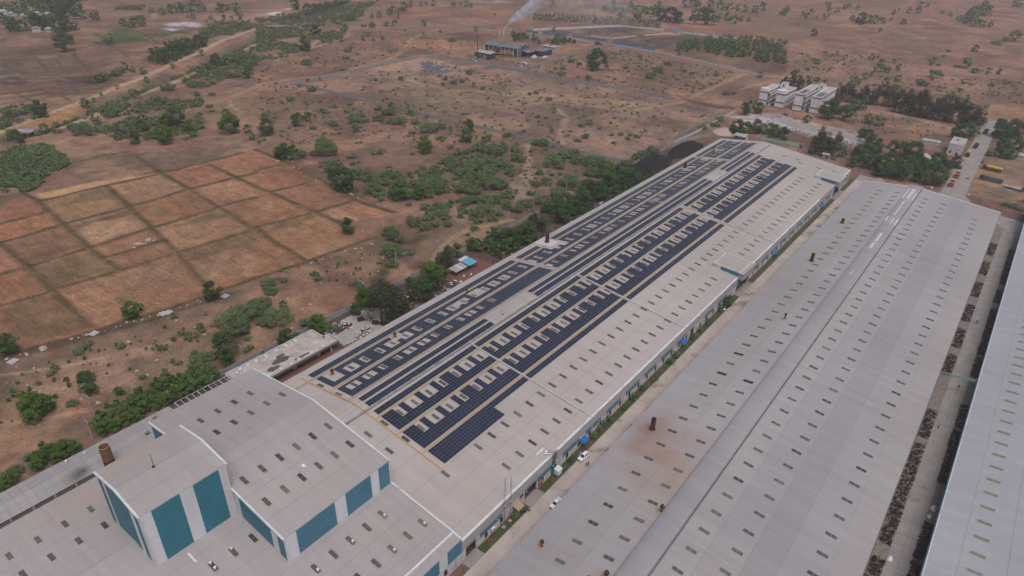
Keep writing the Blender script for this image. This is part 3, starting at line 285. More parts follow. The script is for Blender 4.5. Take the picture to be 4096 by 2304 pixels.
ORCH=[[-327.4,716.1,3.32,2],[-319.1,719.7,3.46,2],[-329.9,731.0,2.82,2],[-286.7,729.3,3.34,2],[-277.4,729.1,3.09,2],[-270.9,728.7,3.48,2],[-242.3,728.1,3.67,2],[-235.5,727.9,3.07,2],[-338.2,739.7,2.77,2],[-328.1,738.7,3.22,2],[-322.0,739.5,3.39,2],[-313.6,737.8,2.97,2],[-302.2,738.8,3.7,2],[-295.8,737.7,2.88,2],[-279.4,739.3,3.64,2],[-266.5,737.7,3.63,2],[-262.7,740.3,3.47,2],[-249.8,740.0,2.49,2],[-243.9,741.9,3.34,2],[-235.5,738.4,2.83,2],[-227.1,741.4,3.5,2],[-217.9,737.8,3.62,2],[-335.7,751.9,3.33,2],[-326.6,751.9,3.19,2],[-319.2,749.7,3.26,2],[-310.1,750.7,3.15,2],[-301.2,751.6,2.95,2],[-295.2,752.1,3.61,2],[-284.1,753.6,2.56,2],[-275.5,750.2,2.94,2],[-268.2,748.8,3.32,2],[-259.4,747.9,3.01,2],[-252.3,751.2,3.64,2],[-244.9,751.1,3.26,2],[-233.0,753.1,3.27,2],[-224.5,749.0,3.4,2],[-336.6,763.0,2.87,2],[-328.8,764.3,2.61,2],[-312.8,760.4,3.24,2],[-303.1,763.7,3.63,2],[-294.7,763.6,3.68,2],[-286.0,762.5,2.67,2],[-271.4,762.8,2.59,2],[-251.9,761.1,3.56,2],[-242.3,759.2,3.61,2],[-235.0,762.7,3.29,2],[-338.3,770.1,2.86,2],[-321.9,775.5,3.71,2],[-312.3,774.2,3.03,2],[-302.1,773.6,2.61,2],[-295.0,773.5,3.57,2],[-286.4,771.3,3.31,2],[-279.8,771.3,2.76,2],[-259.5,771.6,2.57,2],[-253.3,773.4,2.81,2],[-237.1,770.2,3.09,2],[-338.1,784.3,3.15,2],[-326.5,783.8,2.65,2],[-318.1,781.5,3.41,2],[-312.5,781.5,3.51,2],[-293.1,783.0,3.61,2],[-284.6,784.8,3.14,2],[-275.1,783.9,2.5,2],[-268.5,785.2,3.44,2],[-261.5,783.0,2.92,2],[-253.2,785.8,2.69,2],[-242.4,783.2,3.76,2],[-233.0,782.1,3.09,2],[-330.4,796.5,3.09,2],[-320.2,793.0,2.65,2],[-309.7,793.8,2.77,2],[-301.8,796.0,3.11,2],[-295.0,795.2,3.21,2],[-284.0,797.5,2.93,2],[-279.8,794.0,3.35,2],[-268.7,792.3,3.26,2],[-261.5,796.5,2.66,2],[-250.6,792.1,3.1,2],[-242.4,795.3,2.78,2],[-330.4,805.8,3.63,2],[-318.2,807.4,3.52,2],[-309.1,805.0,2.63,2],[-305.0,807.1,3.24,2],[-296.4,806.8,3.72,2],[-286.6,805.1,3.39,2],[-276.1,803.5,2.48,2],[-258.1,803.2,3.62,2],[-252.0,804.9,3.61,2],[-245.3,805.9,2.65,2],[-311.4,819.4,3.43,2],[-305.4,817.7,2.41,2],[-292.8,815.6,3.14,2],[-277.6,818.9,3.22,2],[-269.0,816.4,2.67,2],[-260.8,817.7,2.7,2],[-254.0,818.6,3.57,2],[-321.1,826.5,2.98,2],[-313.7,825.0,3.79,2],[-301.9,827.4,2.57,2],[-294.9,828.7,3.05,2],[-284.2,829.7,2.86,2],[-277.7,825.8,2.46,2],[-269.2,825.8,2.65,2],[-263.0,827.3,3.16,2],[-253.9,827.8,2.51,2],[-321.0,841.1,2.42,2],[-303.0,836.6,2.42,2],[-292.9,837.7,2.61,2],[-284.4,841.2,3.8,2],[-275.7,837.8,2.61,2],[-269.3,837.0,2.78,2],[-252.3,840.2,3.72,2],[-309.2,849.7,2.5,2],[-303.7,852.3,2.59,2],[-296.8,849.8,3.15,2],[-284.1,850.9,3.24,2],[-277.5,847.2,3.3,2],[-270.4,849.3,3.24,2],[-261.8,848.4,3.33,2]]
ZONES=[[[[-803.7,506.0],[-808.3,538.2],[-807.0,593.2],[-830.5,670.4],[-848.1,752.9],[-782.3,665.8],[-731.0,614.4],[-707.3,568.4],[-672.0,542.2],[-631.8,498.9],[-611.7,444.7],[-583.7,387.5],[-566.4,349.0]],0.016,0],[[[-568.9,286.3],[-613.8,330.7],[-633.3,363.0],[-649.9,404.2],[-556.1,342.2],[-552.5,313.1],[-532.8,283.1],[-537.8,268.9]],0.02,0],[[[-498.8,163.9],[-550.9,213.1],[-546.9,233.6],[-514.7,240.2],[-501.9,260.9],[-436.5,223.0],[-416.0,200.9],[-459.7,165.6]],0.014,0],[[[-588.1,153.4],[-566.3,174.5],[-533.0,163.7],[-526.2,144.3],[-518.6,130.2]],0.012,0],[[[-492.6,121.5],[-473.9,128.4],[-472.2,140.5],[-440.6,136.9],[-422.4,132.8],[-417.8,119.6],[-399.8,107.9],[-396.9,99.4],[-396.2,89.3]],0.055,0],[[[-685.1,309.0],[-732.6,355.8],[-731.5,399.8],[-699.4,383.2],[-658.8,336.4],[-635.7,308.2],[-650.2,293.4]],0.014,1],[[[-766.1,408.1],[-819.4,464.5],[-791.8,495.9],[-754.5,471.3],[-710.6,404.8],[-738.4,392.3]],0.012,0],[[[-308.0,219.9],[-315.8,235.3],[-290.6,238.0],[-272.7,252.2],[-244.8,225.4],[-254.5,216.7],[-276.5,211.8],[-296.0,213.9]],0.02,0],[[[-266.9,246.6],[-275.2,297.3],[-264.8,334.0],[-209.7,272.1],[-215.0,263.5],[-233.0,247.3],[-237.1,232.4],[-250.6,220.2]],0.022,0],[[[-230.6,222.3],[-209.7,272.1],[-191.4,248.9],[-196.2,225.3],[-211.0,206.0]],0.01,0],[[[-230.2,331.3],[-225.8,345.7],[-203.8,355.7],[-189.6,346.5],[-191.4,335.5],[-198.5,329.0],[-216.1,329.4]],0.025,0],[[[-198.2,52.5],[-194.2,63.7],[-189.5,78.0],[-179.7,82.8],[-180.1,74.3],[-181.4,63.5],[-179.5,50.3],[-181.8,45.7],[-185.1,42.9],[-195.2,48.8]],0.1,2],[[[-189.0,20.1],[-188.7,29.8],[-182.1,38.4],[-180.7,34.4],[-181.5,23.5],[-181.8,17.7]],0.08,2],[[[-389.1,499.8],[-315.1,503.7],[-234.3,513.0],[-189.2,507.5],[-189.9,409.4],[-261.2,337.4]],0.0035,4],[[[-478.2,337.2],[-488.9,485.7],[-386.6,496.6],[-278.6,359.6],[-390.6,344.7]],0.003,4],[[[-556.1,342.2],[-485.6,329.9],[-385.4,338.0],[-312.7,343.4],[-267.6,345.5],[-261.2,337.4],[-380.6,226.0]],0.006,4],[[[-392.9,519.8],[-396.6,664.7],[-387.2,682.9],[-233.0,657.7],[-232.6,537.0],[-324.3,517.8]],0.006,4],[[[-156.4,741.3],[-104.5,751.4],[-16.9,839.2],[-7.7,720.0],[-68.0,684.0],[-127.8,663.8],[-147.8,708.1]],0.007,4],[[[-261.2,337.4],[-239.5,352.0],[-194.3,351.9],[-183.6,301.7],[-180.0,259.1],[-183.9,239.3]],0.012,4],[[[-237.7,39.3],[-219.4,95.1],[-214.7,116.2],[-196.5,104.2],[-191.0,75.3],[-197.6,49.9],[-205.7,25.7],[-234.3,35.2]],0.012,5],[[[-229.8,126.2],[-220.1,176.6],[-202.8,167.2],[-186.6,158.2],[-201.8,139.7]],0.012,5],[[[-654.0,531.6],[-618.6,601.4],[-525.9,604.5],[-487.9,514.7],[-522.4,478.7],[-507.7,408.9],[-549.4,337.8],[-598.9,427.7],[-617.1,488.3]],0.0022,4],[[[-229.3,816.5],[-164.3,852.4],[-112.7,818.2],[-135.2,769.1],[-195.3,695.7]],0.006,4],[[[-116.9,561.5],[-90.9,605.9],[-45.6,586.2],[-46.8,552.4],[-89.0,535.1]],0.012,5],[[[-1025.1,435.9],[-999.6,466.6],[-969.1,451.3],[-998.4,423.7]],0.008,0],[[[-558.2,931.4],[-539.9,1020.7],[-496.7,1004.4],[-462.7,923.4],[-496.6,884.3]],0.004,0],[[[-521.2,667.4],[-433.7,685.6],[-421.5,654.9],[-485.0,621.5]],0.006,1],[[[-180,205],[-162,205],[-160,345],[-180,345]],0.02,1],[[[-501.0,143.9],[-520.2,172.6],[-554.2,226.4],[-581.4,263.7],[-621.6,335.3],[-695.5,434.4],[-680.4,424.5],[-606.2,326.3],[-565.4,255.5],[-542.7,221.0],[-508.1,167.7],[-490.0,142.7]],0.02,0],[[[-844.7,621.9],[-864.8,661.9],[-881.0,712.2],[-871.7,723.7],[-816.0,640.8],[-782.5,581.0]],0.02,1],[[[-406.3,92.7],[-396.9,99.4],[-399.8,107.9]],0.03,0]]
POLYS=[[[[-895.9,256.2],[-854.9,329.5],[-756.5,306.3],[-735.5,344.6],[-677.6,290.3],[-652.1,244.8],[-598.0,247.2],[-568.2,192.1],[-579.6,150.6]],[0.15,0.088,0.066],5],[[[-755.7,209.4],[-740.2,219.2],[-657.7,197.3],[-642.5,188.3],[-651.6,174.6]],[0.075,0.052,0.048],3.0],[[[-647.2,212.8],[-648.0,238.1],[-611.9,223.5],[-619.5,204.2]],[0.085,0.055,0.048],3.0],[[[-717.7,261.7],[-714.2,299.3],[-680.3,290.7],[-682.8,253.8]],[0.2,0.098,0.062],3.0],[[[-757.2,309.5],[-738.7,345.2],[-754.8,397.0],[-741.1,393.8],[-735.5,344.6],[-732.7,305.1]],[0.2,0.098,0.062],3.0],[[[-839.1,327.9],[-846.5,363.6],[-821.0,367.0],[-767.2,356.6],[-749.1,346.3],[-760.4,318.0],[-781.7,295.1]],[0.062,0.098,0.032],3.0],[[[-784.6,359.9],[-796.7,384.1],[-790.9,410.2],[-803.4,443.3],[-771.9,411.4],[-760.4,355.3]],[0.062,0.098,0.035],3.0],[[[-843.5,403.7],[-847.9,435.6],[-816.8,444.8],[-800.4,425.3],[-818.9,418.4],[-827.2,406.0]],[0.45,0.45,0.5],2],[[[-821.7,391.3],[-801.5,413.7],[-792.8,392.3]],[0.45,0.45,0.5],2],[[[-821.0,367.0],[-824.8,392.9],[-794.6,386.4],[-784.6,359.9]],[0.12,0.075,0.052],3.0],[[[-838.6,529.1],[-842.7,551.4],[-840.3,568.2],[-801.4,533.4],[-826.6,529.9]],[0.5,0.5,0.54],2],[[[-862.8,577.7],[-857.9,598.4],[-846.4,586.8]],[0.5,0.5,0.54],2],[[[-718.2,848.9],[-727.0,883.7],[-716.9,896.2],[-699.7,862.6]],[0.42,0.45,0.5],2],[[[-750.2,855.2],[-701.6,896.3],[-674.7,858.2],[-731.8,841.2]],[0.36,0.27,0.21],4],[[[-398.0,100.3],[-379.5,100.8],[-376.5,132.9],[-374.5,161.3],[-373.2,211.7],[-370.5,219.4],[-321.6,216.3],[-280.8,209.9],[-262.5,206.8],[-244.6,209.8],[-236.4,210.4],[-237.5,185.6],[-222.8,182.6],[-226.3,147.9],[-230.5,126.7],[-234.3,91.5],[-240.0,65.2],[-246.9,39.5],[-330,20],[-360,60]],[0.235,0.128,0.078],2],[[[-422.7,139.3],[-416.9,166.2],[-376.8,161.3],[-378.6,134.9],[-393.8,121.1]],[0.16,0.105,0.072],3],[[[-416.9,166.2],[-385.0,216.5],[-373.6,211.3],[-374.5,161.3]],[0.135,0.095,0.068],3],[[[-392.5,103.4],[-376.8,161.3],[-373.0,160.5],[-376.5,132.9],[-379.2,101.2]],[0.33,0.2,0.1],2],[[[-372.2,161.2],[-366.7,186.2],[-337.7,185.3],[-340.7,159.5]],[0.235,0.118,0.076],1],[[[-367.5,186.7],[-370.8,210.2],[-356.3,210.0],[-338.8,198.3],[-337.7,185.3]],[0.235,0.12,0.078],1],[[[-362.5,214.1],[-321.0,214.6],[-300.0,210.3],[-304.9,186.2],[-323.9,188.6]],[0.225,0.115,0.074],1.5],[[[-392.0,87.9],[-393.3,99.0],[-377.8,100.6],[-362.6,97.6],[-363.4,78.3]],[0.22,0.112,0.073],1.5],[[[-361.0,77.5],[-360.7,97.7],[-343.8,97.3],[-342.6,71.4]],[0.25,0.125,0.075],1.5],[[[-375.4,101.1],[-374.0,131.3],[-340.8,127.0],[-343.1,97.9]],[0.21,0.135,0.08],1.5],[[[-373.6,116.8],[-373.6,131.7],[-348.9,128.3],[-360.2,121.7],[-365.8,109.7]],[0.14,0.11,0.06],2],[[[-373.9,133.3],[-371.5,159.7],[-340.6,157.7],[-341.3,128.2]],[0.25,0.15,0.098],1.5],[[[-337.3,126.8],[-337.2,157.0],[-307.5,155.2],[-308.4,122.7]],[0.235,0.128,0.07],1.5],[[[-338.7,159.4],[-335.7,184.0],[-316.3,183.5],[-305.5,176.3],[-307.2,157.1]],[0.25,0.15,0.098],1.5],[[[-338.0,71.4],[-339.3,96.8],[-310.0,94.8],[-309.1,70.8]],[0.15,0.09,0.06],2],[[[-336.3,99.5],[-335.3,125.3],[-309.5,121.8],[-311.0,96.5]],[0.3,0.2,0.13],2],[[[-338.3,97.7],[-336.6,125.0],[-328.7,123.1],[-334.3,105.7],[-329.3,98.3]],[0.12,0.085,0.055],3],[[[-304.8,69.9],[-305.7,93.4],[-279.4,93.2],[-284.3,69.2]],[0.15,0.11,0.065],2],[[[-292.1,94.1],[-291.9,117.4],[-277.0,116.0],[-279.1,93.5]],[0.22,0.13,0.085],2],[[[-305.7,122.2],[-304.5,154.4],[-274.2,151.6],[-275.4,117.4]],[0.27,0.17,0.105],2],[[[-302.9,123.1],[-303.8,155.1],[-293.0,151.7],[-299.2,130.8]],[0.18,0.125,0.075],3],[[[-273.3,116.7],[-268.7,152.0],[-253.4,141.9],[-259.2,117.9]],[0.17,0.12,0.07],3],[[[-279.3,74.5],[-273.7,115.1],[-242.5,109.7],[-242.8,104.2],[-277.8,73.9]],[0.22,0.14,0.09],3],[[[-262.4,115.2],[-249.2,139.1],[-233.5,128.7],[-240.5,111.5]],[0.26,0.165,0.11],3],[[[-269.2,154.5],[-266.3,182.0],[-241.4,179.1],[-233.3,171.9],[-224.0,180.0],[-226.8,148.7],[-249.6,150.6]],[0.26,0.155,0.09],2],[[[-269.2,154.5],[-268.2,178.6],[-264.9,183.3],[-260.9,170.9],[-260.0,161.2]],[0.16,0.115,0.065],3],[[[-302.1,184.9],[-299.6,208.6],[-264.6,205.9],[-267.6,184.1]],[0.22,0.125,0.08],2],[[[-263.4,184.6],[-262.5,193.8],[-241.9,192.4],[-238.4,186.3]],[0.27,0.19,0.13],2],[[[-268.7,152.0],[-227.4,148.2],[-232.0,127.7]],[0.235,0.135,0.08],3],[[[-302.0,174.0],[-267.3,182.7],[-272.5,154.5]],[0.24,0.135,0.08],3],[[[-292.8,54.8],[-284.1,68.4],[-271.2,68.4],[-282.2,51.2]],[0.25,0.14,0.085],3],[[[-281.4,51.0],[-276.4,66.9],[-244.0,65.2],[-247.9,52.6],[-265.0,45.5]],[0.15,0.095,0.058],3],[[[-276.2,71.1],[-238.3,108.1],[-230.5,105.6],[-241.3,65.8]],[0.24,0.14,0.085],3],[[[-462.8,149.2],[-426.6,167.3],[-422.0,163.9],[-425.1,137.1],[-444.3,138.4],[-472.2,140.5]],[0.24,0.165,0.115],4],[[[-243.8,38.4],[-240.1,52.2],[-227.5,105.1],[-222.7,121.6],[-186.7,97.7],[-191.0,75.3],[-197.9,56.0],[-205.7,25.7]],[0.2,0.13,0.09],4],[[[-220.2,61.5],[-211.7,72.5],[-209.0,69.5],[-216.7,61.5]],[0.27,0.175,0.115],4],[[[-201.7,37.4],[-199.6,46.4],[-196.1,46.3],[-195.8,36.7]],[0.27,0.12,0.065],3],[[[-202.2,50.4],[-200.2,54.0],[-196.6,53.9],[-198.6,49.7]],[0.24,0.115,0.068],3],[[[-220.7,120.2],[-192.8,147.6],[-182.1,138.5],[-188.4,119.9],[-192.0,101.2]],[0.24,0.13,0.082],4],[[[-200.4,195.3],[-195.5,232.1],[-191.4,248.9],[-183.2,217.5],[-184.7,185.6],[-191.5,177.1]],[0.26,0.17,0.11],4],[[[-223.8,233.6],[-205.6,236.2],[-199.8,222.1],[-217.0,222.7]],[0.28,0.21,0.15],4],[[[-214.3,277.9],[-234.0,317.8],[-212.8,300.2],[-196.8,268.6],[-199.4,259.0]],[0.28,0.21,0.15],4],[[[-486.6,338.5],[-494.4,416.5],[-499.0,496.0],[-394.3,506.3],[-320.2,511.4],[-236.0,520.1],[-191.6,513.1],[-189.9,409.4],[-189.2,355.3],[-239.6,353.3],[-317.3,347.4],[-391.7,343.7]],[0.205,0.135,0.105],3],[[[-495.0,415.8],[-495.0,466.0],[-492.2,489.1],[-425.2,493.0],[-451.9,442.0],[-460.8,433.1]],[0.33,0.23,0.165],5],[[[-335.6,431.8],[-300.9,452.5],[-250.3,460.5],[-234.5,495.9],[-273.2,483.9],[-351.9,452.5]],[0.28,0.19,0.12],5],[[[-222.6,456.8],[-198.8,483.3],[-204.3,453.0],[-216.3,445.1]],[0.17,0.11,0.08],4],[[[-202.3,438.1],[-198.7,448.1],[-196.3,434.0]],[0.16,0.1,0.072],3],[[[-309.2,423.5],[-260.5,462.6],[-251.4,433.0],[-284.3,408.8]],[0.15,0.105,0.075],6],[[[-577.8,530.6],[-548.9,579.6],[-516.9,553.4],[-530.0,492.7]],[0.3,0.15,0.085],5],[[[-520.6,549.5],[-511.5,593.0],[-491.1,572.7],[-488.5,528.7],[-494.9,507.4]],[0.3,0.15,0.085],5],[[[-435.1,632.1],[-422.2,688.9],[-401.3,676.4],[-411.9,640.3],[-405.5,600.8]],[0.27,0.13,0.078],5],[[[-583.3,599.2],[-556.1,639.2],[-518.1,612.8],[-517.8,595.2],[-557.5,588.7]],[0.13,0.075,0.058],6],[[[-521.3,709.4],[-464.7,824.1],[-406.1,837.1],[-311.9,840.6],[-333.1,740.3],[-346.8,709.1],[-443.5,722.4]],[0.115,0.075,0.06],3],[[[-450.3,740.0],[-426.1,787.5],[-399.8,832.9],[-385.7,826.7],[-407.5,771.6],[-420.6,732.5]],[0.17,0.105,0.08],2],[[[-399.8,785.1],[-385.7,826.7],[-362.2,831.3],[-382.7,783.5]],[0.27,0.13,0.075],2],[[[-407.4,766.6],[-379.5,777.1],[-323.2,828.3],[-333.1,740.3],[-349.6,714.4],[-391.4,749.8]],[0.06,0.05,0.05],4],[[[-346.8,709.1],[-345.5,771.2],[-288.6,860.9],[-257.4,856.5],[-205.2,710.8],[-203.0,675.9],[-267.1,680.4]],[0.125,0.075,0.058],4],[[[-179.0,502.2],[-161.6,534.0],[-157.5,522.7],[-135.8,532.4],[-94.5,529.9],[-88.3,507.4],[-90.7,496.5],[-124.3,511.8],[-148.0,496.1]],[0.33,0.29,0.28],3],[[[-50.4,665.6],[-8.0,724.2],[-3.2,662.5],[-20.0,613.8],[-29.4,645.2]],[0.3,0.17,0.1],3],[[[-15.6,441.4],[-16.0,534.6],[6.3,539.1],[13.0,451.5],[2.9,440.6],[-13.2,441.6]],[0.24,0.15,0.1],3],[[[2.2,447.6],[11.4,471.9],[13.1,449.8],[5.5,442.9]],[0.28,0.18,0.1],3],[[[-6.5,488.2],[5.8,494.9],[9.9,491.9],[1.4,486.4]],[0.16,0.17,0.19],2],[[[-4.1,466.2],[4.8,472.1],[3.5,464.7]],[0.16,0.17,0.19],2],[[[-167.0,217.9],[-166.6,271.0],[-165.4,334.8],[-173.8,335.7],[-181.5,257.7],[-179.6,233.9]],[0.11,0.075,0.06],2],[[[-165.4,171.3],[-165.1,215.5],[-178.2,232.1],[-180.1,187.1],[-171.5,166.0]],[0.11,0.07,0.055],2],[[[-177.4,120.5],[-166.9,140.2],[-163.8,147.5],[-162.3,174.0],[-173.3,164.4],[-163.0,122.7],[-168.6,117.9]],[0.1,0.062,0.05],2],[[[-181.6,127.5],[-176.4,136.6],[-165.2,138.0],[-167.2,124.1],[-172.0,123.4]],[0.24,0.22,0.205],1.5],[[[-179.3,388.9],[-168.9,426.4],[-163.5,427.1],[-163.4,390.5],[-168.2,383.5]],[0.016,0.016,0.018],2],[[[-182.0,347.6],[-178.3,387.1],[-163.4,387.8],[-164.6,332.2]],[0.018,0.018,0.02],2],[[[-368.1,1107.6],[-257.8,1130.4],[-130.7,1233.2],[-51.0,1282.4],[-24.4,936.8],[-113.1,845.5],[-257.1,866.1],[-287.1,882.4]],[0.205,0.115,0.085],10],[[[-248.4,1495.3],[-83.1,1699.8],[-53.9,1320.2],[-187.8,1182.2]],[0.225,0.118,0.088],10],[[[-795.7,696.2],[-824.1,782.6],[-719.4,804.3],[-694.3,887.0],[-588.3,752.5],[-683.1,595.7]],[0.22,0.115,0.08],8],[[[-1174.3,349.2],[-1063.0,486.9],[-962.6,611.2],[-868.6,549.0],[-923.3,456.9],[-1041.7,401.0],[-1153.4,342.2]],[0.19,0.11,0.085],10],[[[-440.4,895.2],[-321.7,978.6],[-287.1,882.4],[-308.9,848.8],[-404.3,839.1]],[0.22,0.115,0.085],6],[[[-324.9,987.5],[-257.4,856.5],[-272.1,840.7]],[0.2,0.115,0.085],6]]
